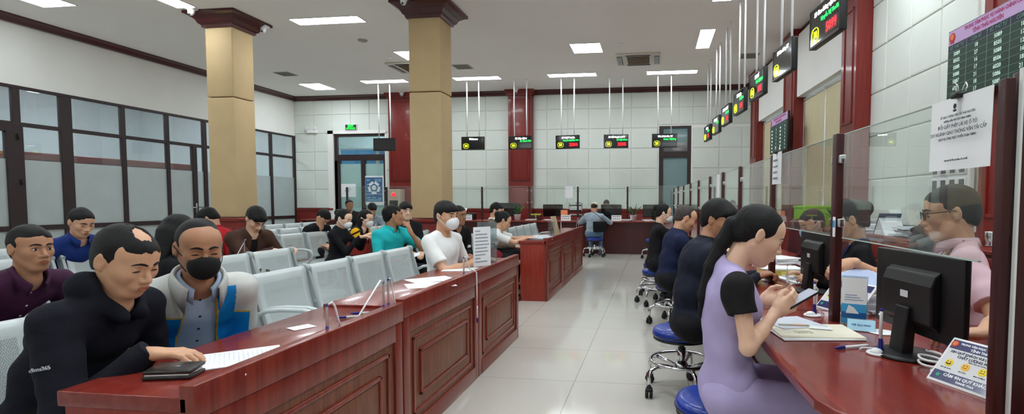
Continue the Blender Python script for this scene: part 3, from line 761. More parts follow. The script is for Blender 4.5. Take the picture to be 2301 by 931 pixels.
# ------------------------------------------------------------------ posts and panes on the counters
def post_parts(pr, z0, z1, w, d, clips, ax):
    mb = MB(); mb.box(-w / 2, w / 2, -d / 2, d / 2, z0, z1, 0, 0.003); mb.build('post', M_post if ax != 'x' else M_frame, pr)
    for z in clips:
        for s in ((1,) if ax == 'y1' else (-1, 1)):
            mb = MB()
            if ax == 'x': mb.box(s * (w / 2 + 0.02) - 0.02, s * (w / 2 + 0.02) + 0.02, -0.010, 0.010, z - 0.012, z + 0.012, 0, 0.003)
            else: mb.box(-0.012, 0.012, s * (d / 2 + 0.014) - 0.014, s * (d / 2 + 0.014) + 0.014, z - 0.018, z + 0.018, 0, 0.003)
            mb.build('clip', M_chrome, pr)
RP = [1.398, 2.44, 3.52, 4.58, 5.45, 6.38, 7.5, 8.6, 9.8, 11.0, 12.2]
nm = ['nearest', 'second', 'third', 'fourth', 'fifth', 'sixth', 'seventh', 'eighth', 'ninth', 'tenth', 'farthest']
angc = math.atan(-CS)
for i, y in enumerate(RP):
    g = thing('screen_post', nm[i] + ' dark wooden post holding the glass on the right-hand counter', 'post', (cx(y) + (0.001 if i == 0 else 0), y, ZT_), angc, group='posts of the right counter')
    post_parts(g, 0, 0.81, 0.034, 0.05 if i else 0.06, (0.25 + 0.18, 0.70), 'y') if i else post_parts(g, 0, 0.81, 0.022, 0.028, (0.43,), 'y1')
for i in range(len(RP) - 1):
    a, b = RP[i] + 0.072, RP[i + 1] - 0.072; y = (a + b) / 2
    mb = MB(); mb.box(-0.004, 0.004, -(b - a) / 2, (b - a) / 2, 0.37, 0.80); mb.box(-0.0045, 0.0045, -(b - a) / 2, (b - a) / 2, 0.80, 0.803, 1); mb.box(-0.0045, 0.0045, -(b - a) / 2, (b - a) / 2, 0.367, 0.37, 1)
    o = mb.build('glass_screen', [M_glass, M_glassedge]); o.location = (cx(y), y, ZT_); o.rotation_euler = (0, 0, angc)
    tag(o, 'clear glass sheet between the %s and %s posts of the right counter' % (nm[i], nm[i + 1]), 'glass screen', 'glass screens of the right counter')
BP = [-8.12, -7.0, -5.7, -4.39, -3.14, -1.90, -0.655, 0.58]
for i, x in enumerate(BP):
    g = thing('screen_post', ['leftmost', 'second', 'third', 'fourth', 'fifth', 'sixth', 'seventh', 'rightmost'][i] + ' slim post on the far counter, counted from the left', 'post', (x, 13.3, 0.80), group='posts of the far counter')
    post_parts(g, 0, 0.85, 0.045, 0.04, (0.45, 0.75), 'x')
for i in range(len(BP) - 1):
    a, b = BP[i] + 0.04, BP[i + 1] - 0.04
    mb = MB(); mb.box(a, b, 13.297, 13.303, 1.10, 1.66); mb.box(a, b, 13.296, 13.304, 1.66, 1.663, 1)
    tag(mb.build('glass_screen', [M_glass, M_glassedge]), 'glass sheet on the far counter, pane %s' % ['by the far left door', 'left of the red pilaster', 'behind the middle column', 'right of the middle column', 'before the middle pilaster', 'behind the seated man in a cap', 'before the dark door'][i], 'glass screen', 'glass screens of the far counter')
# end partition of the right counter, beside the nearest post
g = thing('end_partition', 'dark red wooden end board with a pale edge strip at the right border', 'partition', (0, 0, 0))
mb = MB(); mb.box(0.842, 1.75, 1.385, 1.415, ZT_, 1.585, 0, 0.003); mb.build('board', M_post, g)
mb = MB(); mb.box(0.838, 0.843, 1.372, 1.384, ZT_, 1.59); mb.box(0.843, 1.75, 1.372, 1.384, 1.585, 1.59); mb.build('edge_strip', M_wframe, g)
mb = MB()
for (x, z) in ((0.872, 1.43), (0.862, 0.98)): mb.lathe([(0.007, 0), (0.008, 0.006), (0.004, 0.009)], 12, (x + 0.03, 1.384, z), Matrix.Rotation(PI / 2, 3, 'X'))
mb.build('bolt', M_chrome, g)

# ------------------------------------------------------------------ stools
def stool():
    g = thing('swivel_stool', 's', 'stool')
    mb = MB(); mb.lathe([(0.02, 0.372), (0.165, 0.372), (0.185, 0.378), (0.192, 0.393), (0.192, 0.415), (0.184, 0.430), (0.16, 0.437), (0.08, 0.441), (0.005, 0.442)], 40); mb.build('seat', M_bluevinyl, g)
    mb = MB(); mb.lathe([(0.18, 0.360), (0.188, 0.365), (0.188, 0.378), (0.02, 0.378)], 40); mb.tube([(r_ * math.cos(t), r_ * math.sin(t), 0.396) for r_ in (0.193,) for t in [2 * PI * i / 40 for i in range(40)]], 0.003, 6, closed=True); mb.build('seat_rim', M_black, g)
    mb = MB(); mb.lathe([(0.028, 0.18), (0.028, 0.30), (0.018, 0.302), (0.018, 0.36)], 18); mb.lathe([(0.045, 0.165), (0.05, 0.18), (0.032, 0.21)], 18); mb.build('column', M_chrome, g)
    mb = MB(); mb.box(-0.10, 0.0, -0.03, 0.03, 0.345, 0.362, 0, 0.003); mb.tube([(0.02, 0.0, 0.35), (0.09, 0.03, 0.335), (0.12, 0.04, 0.30)], 0.008, 8); mb.build('lever', M_black, g)
    R0 = 0.205
    mb = MB(); mb.tube([(R0 * math.cos(t), R0 * math.sin(t), 0.215) for t in [2 * PI * i / 40 for i in range(40)]], 0.011, 10, closed=True)
    for k in range(5):
        a = 2 * PI * k / 5 + 0.3; mb.tube([(0.03 * math.cos(a), 0.03 * math.sin(a), 0.17), (R0 * math.cos(a), R0 * math.sin(a), 0.215)], 0.008, 8)
    mb.build('foot_ring', M_chrome, g)
    for k in range(5):
        a = 2 * PI * k / 5 + 0.3; c, s = math.cos(a), math.sin(a)
        mb = MB(); mb.tube([(r * c, r * s, z) for (r, z) in ((0.03, 0.165), (0.12, 0.185), (0.20, 0.195), (0.245, 0.18), (0.262, 0.14), (0.262, 0.07))], 0.0125, 10)
        lg = mb.build('leg', M_chrome, g)
        mb = MB(); R = Matrix.Rotation(a + 0.9, 3, 'Z')
        for s_ in (-1, 1): mb.lathe([(0.012, -0.010), (0.026, -0.010), (0.029, -0.004), (0.029, 0.004), (0.026, 0.010), (0.012, 0.010)], 20, Vector((0.262 * c, 0.262 * s, 0.029)) + R @ Vector((0, 0.014 * s_, 0)), R @ Matrix.Rotation(PI / 2, 3, 'X'))
        mb.obox(Vector((0.262 * c, 0.262 * s, 0.055)), (0.045, 0.045, 0.024), R, 0, 0.008); mb.lathe([(0.016, 0.05), (0.015, 0.08)], 12, (0.262 * c, 0.262 * s, 0))
        mb.build('caster', M_rubber, lg)
    return g
S0 = stool(); first_stool = [True]
def put_stool(x, y, rz, lab):
    if first_stool[0]: o = S0; first_stool[0] = False; o.location = (x, y, 0); o.rotation_euler = (0, 0, rz)
    else: o = dup(S0, (x, y, 0), rz)
    o['label'] = lab; o['group'] = 'blue swivel stools'
STOOLS = [(0.29, 2.33, 0.2, 'nearest blue stool, under the woman in the lilac suit'), (0.19, 3.60, 0.95, 'blue stool under the man in dark navy with black hair'),
          (0.22, 5.60, 0.4, 'blue stool under the man in the navy shirt with shaved hair'), (0.05, 6.70, 0.1, 'blue stool of the woman with tied hair, chrome base in full view'),
          (0.05, 7.40, 0.9, 'blue stool just behind the stool of the woman with tied hair'), (-1.36, 12.28, 0.3, 'blue stool under the man in the cap at the far counter'), (0.0, 12.1, 0.5, 'far blue stool half hidden behind the woman in black')]
for s in STOOLS: put_stool(*s)
# ------------------------------------------------------------------ hanging number screens
M_scr = mat('screen_glass', (8, 9, 12), 0.08, coat=0.5, var=0.1)
E_w = emis('led_white', (255, 255, 255), 5.0); E_g = emis('led_green', (20, 255, 90), 3.2); E_y = emis('led_yellow', (235, 255, 30), 3.2); E_r = emis('led_red', (255, 25, 35), 3.0)
E_rd = emis('led_red_field', (90, 6, 10), 0.8)
def hanging_screen(loc, rz, white, green, num, red, lab, grp, roll=0.0, tw=0.62, th=0.34):
    """loc = centre of the screen; front faces local -y; hangs from two rods"""
    g = thing('number_screen', lab, 'screen', loc, rz, group=grp)
    R = Matrix.Rotation(roll, 4, 'Y')
    mb = MB(); mb.T = R; mb.box(-tw / 2, tw / 2, -0.005, 0.055, -th / 2, th / 2, 0, 0.008)
    for (a, b, c, d) in ((-tw / 2, tw / 2, -th / 2, -th / 2 + .02), (-tw / 2, tw / 2, th / 2 - .014, th / 2), (-tw / 2, -tw / 2 + .014, -th / 2, th / 2), (tw / 2 - .014, tw / 2, -th / 2, th / 2)): mb.box(a, b, -0.010, 0.0, c, d)
    mb.box(-0.2, 0.2, 0.05, 0.075, -0.12, 0.12, 0, 0.01)
    mb.build('housing', M_black, g)
    mb = MB(); mb.T = R; mb.box(-tw / 2 + .014, tw / 2 - .014, -0.0065, -0.004, -th / 2 + .02, th / 2 - .014); sc = mb.build('display', M_scr, g)
    F = R @ frame((0, -0.0072, 0), (1, 0, 0), (0, 0, 1))
    def t(s, x, z, size, m, al='CENTER', b=0.0, sx=1.0): text_obj('lettering', s, size, m, sc, F @ Matrix.Translation((x, z, 0)), al, 0.0003, b, sx)
    if white: t(white, 0.02, 0.105, 0.066 if len(white) < 14 else 0.056, E_w, b=0.0020, sx=0.9)
    if green: t(green, 0.29, 0.035, 0.056 if len(green) < 15 else 0.048, E_g, 'RIGHT', 0.0018, 0.9)
    if num:
        mb = MB(); mb.T = R @ Matrix.Translation((-0.185, -0.0075, -0.07))
        mb.tube([(0.072 * math.cos(a) * (1 + 0.12 * abs(math.sin(2 * a))), 0, 0.062 * math.sin(a) * (1 + 0.12 * abs(math.sin(2 * a)))) for a in [2 * PI * i / 28 for i in range(28)]], 0.005, 6, closed=True, flat=0.4)
        mb.build('number_ring', E_y, sc)
        t(num, -0.185, -0.07, 0.085, E_y, b=0.0035)
    if red:
        mb = MB(); mb.T = R; mb.box(0.03, 0.27, -0.0072, -0.0066, -0.125, -0.022); mb.build('red_field', E_rd, sc)
        t(red, 0.15, -0.075, 0.105, E_r, b=0.003)
    zt = ZC - loc[2]
    for s in (-1, 1):
        mb = MB(); mb.tube([(s * 0.165, 0.04, th / 2 - 0.01), (s * 0.165 + roll * 0.3, 0.04, zt * 0.5), (s * 0.165 + random.uniform(-0.01, 0.01), 0.04, zt - 0.005)], 0.014, 10)
        mb.lathe([(0.03, zt - 0.012), (0.03, zt)], 12, (s * 0.165, 0.04, 0)); mb.build('rod', M_wplast, g)
    return g
GB = 'number screens over the far counter'; GR = 'number screens over the right counter'
for (x, w_, gr, n, r, roll, lab) in [
    (-7.20, None, None, None, None, 0.0, 'dark switched-off screen hanging left of the middle column'),
    (-4.73, 'Welcome', None, '24', None, 0.0, 'hanging screen that shows Welcome and the number 24'),
    (-3.45, 'Sở Xây dựng', 'Lê Thanh Tinh', '26', None, -0.03, 'hanging screen with number 26 in front of the middle pilaster'),
    (-2.21, 'Sở VH,TT và DL', 'Nguyễn Thị Hồng Thái', '23', '2304', -0.02, 'hanging screen that shows 23 and red digits 2304'),
    (-0.97, 'Sở Kế Hoạch và ĐT', 'Lê Việt Hùng', '22', '2205', 0.0, 'hanging screen that shows 22 with a red number, fifth from the left'),
    (0.24, 'Chi nhánh liên TT', 'Hoàng Thị Duy', '25', None, 0.005, 'hanging screen without red digits in front of the dark door')]:
    hanging_screen((x, 13.6, 2.80), 0, w_, gr, n, r, lab, GB, roll)
RS = [(1.405, 5.20, 'Sở Giao thông vận tải', 'Nguyễn Thị Thu Hà', '18', '5099', 'largest and nearest hanging screen, cut by the top edge, with a red number'),
      (1.355, 6.50, 'Sở Giao thông VT', None, '17', None, 'second nearest hanging screen, only white text and a yellow number'),
      (1.31, 7.74, 'Sở Y tế', 'Trần Thị Hạnh', '16', '108', 'third nearest screen of the right-hand row, with green text and a red number'),
      (1.27, 8.98, 'Sở Tư pháp', 'Lê Thị Hoa', '15', '203', 'fourth nearest screen of the right-hand row'),
      (1.23, 10.27, 'Sở NN và PTNT', 'Phạm Hùng', '14', '301', 'fifth nearest screen of the right-hand row'),
      (1.20, 11.55, 'Sở Xây dựng', 'Trần Hải', '12', None, 'sixth nearest screen of the right-hand row, without red digits'),
      (1.15, 12.80, 'Sở Nội vụ', 'Vũ Thị Lan', '11', '110', 'smallest, farthest screen of the right-hand row')]
for (x, y, w_, gr, n, r, lab) in RS:
    hanging_screen((x + 0.028, y - 0.3, 2.83), math.radians(-84.5), w_, gr, n, r, lab, GR)

# ------------------------------------------------------------------ big queue boards on the right wall
def board(yfar, z0, lab, sc_=1.0):
    W, Hh = 1.22, 0.70
    g = thing('queue_board', lab, 'board', group='queue number boards')
    g.matrix_world = T_R @ Matrix.Translation((-0.37, ry(yfar) - W * sc_ / 2, z0)) @ Matrix.Rotation(-PI / 2, 4, 'Z') @ Matrix.Scale(sc_, 4)
    mb = MB(); mb.box(-W / 2, W / 2, 0.0, 0.045, 0, Hh, 0, 0.006); mb.build('housing', M_black, g)
    mb = MB(); mb.box(-0.12, 0.12, 0.04, 0.152, 0.2, 0.5, 0, 0.004); mb.build('wall_bracket', M_black, g)
    mb = MB()
    mb.box(-W / 2 + .01, W / 2 - .01, -0.003, 0.0, Hh - .145, Hh - .01, 0); mb.box(-W / 2 + .01, W / 2 - .01, -0.003, 0.0, Hh - .215, Hh - .147, 1); mb.box(-W / 2 + .01, W / 2 - .01, -0.003, 0, 0.01, Hh - .217, 2)
    cw = (W - .02) / 4
    for i in range(1, 4): x = -W / 2 + .01 + i * cw; mb.box(x - .0015, x + .0015, -0.005, 0, 0.01, Hh - .147, 3)
    rh = (Hh - .227) / 7
    for i in range(1, 8): z = Hh - .217 - i * rh + rh; mb.box(-W / 2 + .01, W / 2 - .01, -0.005, 0, z - .001, z + .001, 3)
    sc = mb.build('display', [emis('board_header', (190, 160, 205), 0.55), emis('board_navy', (20, 20, 55), 0.4), emis('board_green', (12, 52, 34), 0.45), emis('board_line', (130, 160, 150), 0.5)], g)
    F = frame((0, -0.006, 0), (1, 0, 0), (0, 0, 1))
    mM = emis('board_magenta', (150, 20, 90), 0.6); mG = emis('board_text', (190, 215, 205), 0.9); mD = emis('board_dimtext', (90, 130, 110), 0.6)
    text_obj('lettering', 'TRUNG TÂM PHỤC VỤ HÀNH CHÍNH CÔNG', 0.048, mM, sc, F @ Matrix.Translation((0.08, Hh - .048, 0)), bold=0.0015, sx=0.86)
    text_obj('lettering', 'TỈNH THÁI NGUYÊN', 0.05, mM, sc, F @ Matrix.Translation((0.0, Hh - .108, 0)), bold=0.0015, sx=0.9)
    mb = MB(); mb.lathe([(0.05, 0), (0.05, 0.002), (0.04, 0.003)], 24, (-W / 2 + .075, -0.003, Hh - .078), Matrix.Rotation(PI / 2, 3, 'X')); mb.lathe([(0.03, 0.002), (0.0305, 0.004)], 5, (-W / 2 + .075, -0.003, Hh - .07), Matrix.Rotation(PI / 2, 3, 'X'), 1); mb.box(-W / 2 + .045, -W / 2 + .105, -.007, -.003, Hh - .135, Hh - .12, 0)
    mb.build('emblem', [emis('emblem_red', (170, 30, 25), 0.6), emis('emblem_gold', (215, 120, 50), 0.6)], sc)
    for i, s in enumerate(('SỐ THỨ TỰ', 'CỬA SỐ', 'SỐ THỨ TỰ', 'CỬA SỐ')): text_obj('lettering', s, 0.045, mD, sc, F @ Matrix.Translation((-W / 2 + .01 + (i + .5) * cw, Hh - .182, 0)), bold=0.0006, sx=0.95)
    rowsd = [('5089', '18', '5089', '18'), ('8502', '27', '8505', '17'), ('5088', '16', '5088', '12'), ('5088', '17', '8506', '16'), ('5087', '21', '6020', '18'), ('6029', '18', '5086', '21'), ('5086', '17', '5085', '12')]
    for r, row in enumerate(rowsd):
        for i, s in enumerate(row): text_obj('lettering', s, 0.052, mG, sc, F @ Matrix.Translation((-W / 2 + .01 + (i + .5) * cw, Hh - .217 - (r + .5) * rh, 0)), bold=0.0008)
board(5.27, 2.175, 'large queue number board on the near right pilaster, cut by the top edge', 0.88)
board(11.46, 2.24, 'distant queue number board on the pilaster between the far windows')

# ------------------------------------------------------------------ signs on the far wall
g = thing('exit_sign', 'green lit EXIT sign above the far left door', 'sign', (-9.02, YB - 0.03, 3.42))
mb = MB(); mb.box(-0.19, 0.19, -0.03, 0.025, -0.02, 0.16, 0, 0.008); mb.build('housing', M_wplast, g)
mb = MB(); mb.box(-0.175, 0.175, -0.034, -0.029, -0.008, 0.148); mb.build('face', emis('exit_dark', (6, 50, 20), 0.5), g)
eg = emis('exit_green', (30, 255, 70), 3.0)
F = frame((0, -0.0365, 0), (1, 0, 0), (0, 0, 1))
text_obj('lettering', 'EXIT', 0.095, eg, g, F @ Matrix.Translation((0.0, 0.10, 0)), bold=0.003); text_obj('lettering', 'LỐI THOÁT', 0.058, eg, g, F @ Matrix.Translation((0, 0.028, 0)), bold=0.002)
g = thing('emergency_light', 'white twin-head emergency light on the far wall left of the exit sign', 'emergency light', (-10.29, YB - 0.03, 3.38))
mb = MB(); mb.box(-0.16, 0.16, -0.06, 0.02, -0.05, 0.06, 0, 0.012); mb.build('battery_box', M_wplast, g)
for s in (-1, 1):
    mb = MB(); mb.lathe([(0.02, 0), (0.05, 0.02), (0.055, 0.05), (0.05, 0.055)], 16, (s * 0.13, -0.05, 0.10), Matrix.Rotation(PI / 2 + 0.3, 3, 'X')); mb.build('lamp_head', M_wplast, g)
g = thing('poster', 'blue and white poster on the right pane of the far left door', 'poster', (-8.36, YB + 0.03, 1.16))
mb = MB(); mb.box(-0.31, 0.31, -0.004, 0.004, 0, 0.88); mb.build('sheet', M_wplast, g)
mb = MB()
mb.box(-0.27, 0.27, -0.006, -0.004, 0.10, 0.83, 0)
for k in range(5):
    a = PI / 2 + k * 2 * PI / 5 + 0.63; c = (0.15 * math.cos(a), -0.007, 0.52 + 0.15 * math.sin(a))
    mb.obox(c, (0.16, 0.002, 0.08), Matrix.Rotation(-a + PI / 2, 3, 'Y'), 1, 0)
mb.lathe([(0.075, 0), (0.075, 0.003)], 24, (0, -0.006, 0.52), Matrix.Rotation(PI / 2, 3, 'X'), 1)
mb.box(-0.27, 0.27, -0.0065, -0.004, 0.325, 0.335, 1)
for (x, z, w) in ((-0.18, 0.75, 0.12), (0.13, 0.77, 0.2), (0.13, 0.72, 0.2), (-0.2, 0.62, 0.05), (-0.2, 0.42, 0.05), (0.2, 0.45, 0.05), (-0.18, 0.22, 0.12), (0.0, 0.22, 0.14), (0.19, 0.2, 0.12), (0, 0.15, 0.45)): mb.box(x - w / 2, x + w / 2, -0.0068, -0.004, z - 0.016, z + 0.016, 2)
mb.build('print', [mat('poster_blue', (60, 105, 150), 0.6, var=0.1), mat('poster_white', (225, 232, 232), 0.6, var=0.03), mat('poster_pale', (140, 180, 200), 0.6, var=0.1)], g)
g = thing('ticket_machine', 'pale ticket machine with a red round light against the far left pilaster', 'ticket machine', (-7.45, YB - 0.42, 0))
mb = MB(); mb.box(-0.2, 0.2, -0.12, 0.18, 0, 1.62, 0, 0.02); mb.build('cabinet', mat('machine_beige', (186, 170, 150), 0.5, var=0.03), g)
mb = MB(); mb.lathe([(0.06, 0), (0.055, 0.02), (0.02, 0.035)], 20, (0, -0.12, 1.47), Matrix.Rotation(PI / 2, 3, 'X')); mb.build('red_light', emis('red_lamp', (255, 30, 40), 3.0), g)
mb = MB(); mb.box(-0.13, 0.13, -0.13, -0.115, 1.05, 1.3, 0, 0.006); mb.build('ticket_panel', M_black, g)
g = thing('notice', 'small white notice on the mint glass of the far left door', 'notice', (-9.2, YB + 0.05, 1.40))
mb = MB(); mb.box(-0.24, 0.24, -0.003, 0.003, 0, 0.4); mb.build('sheet', M_paper, g)
text_obj('lettering', 'LỐI VÀO', 0.05, M_ink, g, frame((0, -0.004, 0.24), (1, 0, 0), (0, 0, 1)))
g = thing('led_sign', 'red LED sign seen through the transom of the dark far right door', 'sign', (0.58, YB + 0.3, 2.70))
mb = MB(); mb.box(-0.38, 0.38, -0.02, 0.03, 0, 0.26, 0, 0.008); mb.build('housing', emis('led_sign_red', (150, 12, 16), 0.7), g)
mb = MB(); mb.box(-0.3, -0.28, 0, 0.02, 0.25, ZC - 2.70); mb.build('hanger', M_black, g)
text_obj('lettering', 'PHÒNG', 0.06, E_r, g, frame((0.0, -0.022, 0.20), (1, 0, 0), (0, 0, 1)), bold=.001); text_obj('lettering', 'THỦ TỤC', 0.10, emis('led_amber', (255, 140, 60), 1.5), g, frame((0.08, -0.022, 0.09), (1, 0, 0), (0, 0, 1)), bold=.002)
g = thing('display_case', 'white wall rack with small grey notices behind the clerk in glasses', 'rack', (0, 0, 0))
g.matrix_world = T_R @ Matrix.Translation((-0.06, ry(5.70), 1.15)) @ Matrix.Rotation(-PI / 2, 4, 'Z')
mb = MB(); mb.box(-0.32, 0.32, -0.02, 0.02, 0, 0.56, 0, 0.006); mb.build('backboard', M_wplast, g)
for r in range(3):
    for c in range(4):
        mb = MB(); mb.box(-0.295 + c * 0.15, -0.175 + c * 0.15, -0.032, -0.018, 0.03 + r * 0.18, 0.18 + r * 0.18, 0, 0.004); mb.box(-0.275 + c * 0.15, -0.195 + c * 0.15, -0.035, -0.03, 0.05 + r * 0.18, 0.165 + r * 0.18, 1)
        mb.build('pocket', [M_wplast, mat('notice_grey', (92, 98, 96), 0.6, var=0.15)], g)

# ------------------------------------------------------------------ cabinets behind the clerks
for k, (ya, lab) in enumerate(((8.55, 'low red cabinet farthest back along the right wall'), (7.35, 'low red cabinet piled with papers behind the woman with the hair bun'), (6.13, 'low red cabinet with a telephone behind the clerk in glasses'), (4.91, 'low red cabinet mostly hidden behind the clerk in glasses'), (3.69, 'low red cabinet at the right border behind the near post'))):
    g = thing('low_cabinet', lab, 'cabinet', group='low cabinets along the right wall')
    g.matrix_world = T_R @ Matrix.Translation((-0.07, ry(ya), 0)) @ Matrix.Rotation(-PI / 2, 4, 'Z')
    mb = MB(); mb.box(0, 1.2, -0.40, 0, 0, 0.88, 0, 0.004); mb.box(0, 1.2, -0.43, 0, 0.88, 0.91, 0, 0.006); mb.build('carcass', M_pil, g)
    for s in (0, 1):
        mb = MB(); x0 = 0.02 + s * 0.59; mb.box(x0, x0 + 0.57, -0.42, -0.40, 0.05, 0.64, 0, 0.005)
        for q in ((x0 + .07, x0 + .09, .12, .57), (x0 + .48, x0 + .5, .12, .57), (x0 + .07, x0 + .5, .12, .14), (x0 + .07, x0 + .5, .55, .57)): mb.box(q[0], q[1], -0.43, -0.42, q[2], q[3])
        d = mb.build('door', M_pil, g)
        mb = MB(); mb.sphere((x0 + (0.53 if s == 0 else 0.04), -0.435, 0.45), 0.014, 10); mb.build('knob', M_chrome, d)
        mb = MB(); mb.box(x0, x0 + 0.57, -0.42, -0.40, 0.66, 0.85, 0, 0.005); d = mb.build('drawer', M_pil, g)
        mb = MB(); mb.sphere((x0 + 0.285, -0.435, 0.76), 0.014, 10); mb.build('knob', M_chrome, d)
def onwall(d, y, z): return T_R @ Vector((-0.07 - d, ry(y), z))
def paper_pile(loc, n, w, h, t, lab, rz=0, mats=None, grp=None, seed=0, name='paper_stack'):
    rd = random.Random(seed)
    mb = MB(); z = 0
    for i in range(n):
        tt = t * rd.uniform(0.6, 1.4); a = rd.uniform(-0.25, 0.25)
        mb.obox((rd.uniform(-.03, .03), rd.uniform(-.02, .02), z + tt / 2), (w, h, tt * 0.92), Matrix.Rotation(a, 3, 'Z'), i % (len(mats) if mats else 1)); z += tt
    o = mb.build(name, mats or [M_paper]); o.location = loc; o.rotation_euler = (0, 0, rz)
    return tag(o, lab, 'papers', grp)
M_fold = mat('folder_blue', (60, 74, 104), 0.5, var=0.1); M_pgrey = mat('paper_grey', (196, 202, 212), 0.7, var=0.03)
paper_pile(onwall(0.22, 7.3, 0.912), 9, 0.3, 0.42, 0.016, 'untidy pile of papers on the low cabinet, behind the woman with the bun', 0.2, [M_paper, M_paper, M_pgrey, M_paper, M_ink], seed=2)
paper_pile(onwall(0.24, 6.80, 0.912), 7, 0.3, 0.42, 0.014, 'wide second pile of papers on the low cabinet, right of the first', -0.3, [M_paper, M_pgrey, M_paper], seed=3)
paper_pile(onwall(0.2, 5.95, 0.912), 8, 0.24, 0.34, 0.013, 'pile of papers beside the telephone on the low cabinet', 0.1, [M_paper, M_pgrey], seed=5)
g = thing('ring_binder', 'open white file with a dark blue spine leaning on the low cabinet', 'file', onwall(0.24, 6.38, 0.912), -1.6)
mb = MB(); mb.prism([(-0.17, 0.0), (0.16, 0.0), (0.0, 0.17), (-0.03, 0.20)], -0.11, 0.11, 0, 'y'); mb.build('pages', M_paper, g)
mb = MB(); mb.obox((-0.09 + 0.01, 0, 0.115), (0.30, 0.23, 0.012), Matrix.Rotation(-0.95, 3, 'Y')); mb.build('spine', M_fold, g)
g = thing('telephone', 'black desk telephone on the low cabinet beside the face of the clerk in glasses', 'telephone', onwall(0.27, 5.62, 0.912), -1.2)
mb = MB(); mb.prism([(-0.1, 0), (0.1, 0), (0.1, 0.09), (-0.1, 0.03)], -0.09, 0.09, 0, 'y'); mb.build('base', M_black, g, bevel=0.006)
mb = MB(); mb.tube([(-0.06, -0.075, 0.085), (-0.02, -0.075, 0.115), (0.05, -0.075, 0.13), (0.1, -0.075, 0.12)], [0.03, 0.018, 0.018, 0.03], 10); mb.build('handset', M_black, g)
g = thing('storage_box', 'bright lime green plastic box on the far cabinet beside a small plant', 'box', (2.36, 8.45, 0.912), 0.1)
mb = MB(); mb.box(-0.22, 0.22, -0.16, 0.16, 0, 0.30, 0, 0.02); mb.box(-0.23, 0.23, -0.17, 0.17, 0.27, 0.31, 0, 0.01)
for s in (-1, 1): mb.box(s * 0.1 - 0.03, s * 0.1 + 0.03, -0.18, -0.16, 0.08, 0.2, 0, 0.005)
mb.build('body', mat('lime_plastic', (150, 214, 20), 0.45, var=0.05), g)

def plant(loc, s, n, lab, potm=None, seed=0):
    rd = random.Random(seed)
    g = thing('potted_plant', lab, 'plant', loc)
    mb = MB(); mb.lathe([(0.045 * s, 0), (0.06 * s, 0.10 * s), (0.065 * s, 0.10 * s), (0.06 * s, 0.095 * s)], 16); mb.build('pot', potm or M_wplast, g)
    for i in range(n):
        mb = MB(); a = rd.uniform(0, 2 * PI); l = s * rd.uniform(0.14, 0.26); lean = rd.uniform(0.2, 0.9)
        P = [Vector((0, 0, 0.09 * s))]
        for k in range(1, 6):
            t = k / 5; P.append(Vector((math.cos(a) * l * lean * t, math.sin(a) * l * lean * t, 0.09 * s + l * (t - 0.5 * lean * t * t))))
        w = Vector((-math.sin(a), math.cos(a), 0)) * 0.022 * s
        vs = []; ws = [0.1, 0.6, 1, 0.9, 0.5, 0.05]
        for p, q in zip(P, ws): vs += [p - w * q, p + Vector((0, 0, -0.006 * s * q)), p + w * q]
        fs = [(j * 3 + e, j * 3 + e + 1, j * 3 + 4 + e, j * 3 + 3 + e) for j in range(5) for e in (0, 1)]
        mb.add(vs, fs, 0, True); o = mb.build('leaf', mat('leaf_green', (46, 84, 38), 0.5, var=0.25, vscale=20), g); q = o.modifiers.new('thick', 'SOLIDIFY'); q.thickness = 0.0015
    return g
plant((2.52, 7.95, 0.912), 1.2, 12, 'small leafy plant right of the lime green box', seed=4)

# ------------------------------------------------------------------ computer monitors
M_mon = mat('monitor_black', (20, 20, 22), 0.42, var=0.12, bump=0.02, bscale=300); M_sticker = mat('sticker', (214, 218, 220), 0.5, var=0.02)
def monitor():
    g = thing('computer_monitor', 'm', 'monitor')
    mb = MB(); mb.box(-0.225, 0.225, -0.012, 0.012, 0.075, 0.35, 0, 0.006); mb.build('panel', M_mon, g)
    mb = MB(); mb.box(-0.215, 0.215, -0.0135, -0.0118, 0.09, 0.342); mb.build('display', M_scr, g)
    mb = MB(); mb.prism([(0.010, 0.10), (0.042, 0.125), (0.046, 0.25), (0.032, 0.285), (0.010, 0.30)], -0.13, 0.13, 0, 'x'); mb.build('rear_housing', M_mon, g, bevel=0.006)
    mb = MB(); mb.box(-0.02, 0.02, 0.046, 0.0475, 0.20, 0.222); mb.build('sticker', M_sticker, g)
    mb = MB(); mb.prism([(0.02, 0.17), (0.055, 0.17), (0.075, 0.01), (0.03, 0.01)], -0.035, 0.035, 0, 'x'); mb.build('neck', M_mon, g, bevel=0.005)
    mb = MB(); mb.lathe([(0.105, 0.0), (0.11, 0.006), (0.09, 0.012), (0.03, 0.018)], 28, (0, 0.03, 0)); mb.build('foot', M_mon, g)
    return g
MO = monitor(); mfirst = [True]
def put_monitor(x, y, z, rz, lab, sc=1.0, g=None):
    if mfirst[0]: o = MO; mfirst[0] = False; o.location = (x, y, z); o.rotation_euler = (0, 0, rz)
    else: o = dup(MO, (x, y, z), rz)
    o.scale = (sc, sc, sc); o['label'] = lab; o['group'] = 'computer monitors'
D_ = math.radians
put_monitor(0.885, 1.93, 0.76, D_(99), 'nearest black monitor, its back turned, in front of the clerk in glasses')
put_monitor(0.93, 3.22, 0.76, D_(95), 'black monitor seen from behind just left of the second post')
put_monitor(0.90, 4.62, 0.76, D_(92), 'black monitor beyond the second post at the third window')
put_monitor(0.87, 5.95, 0.76, D_(92), 'black monitor hidden behind the head of the woman in lilac')
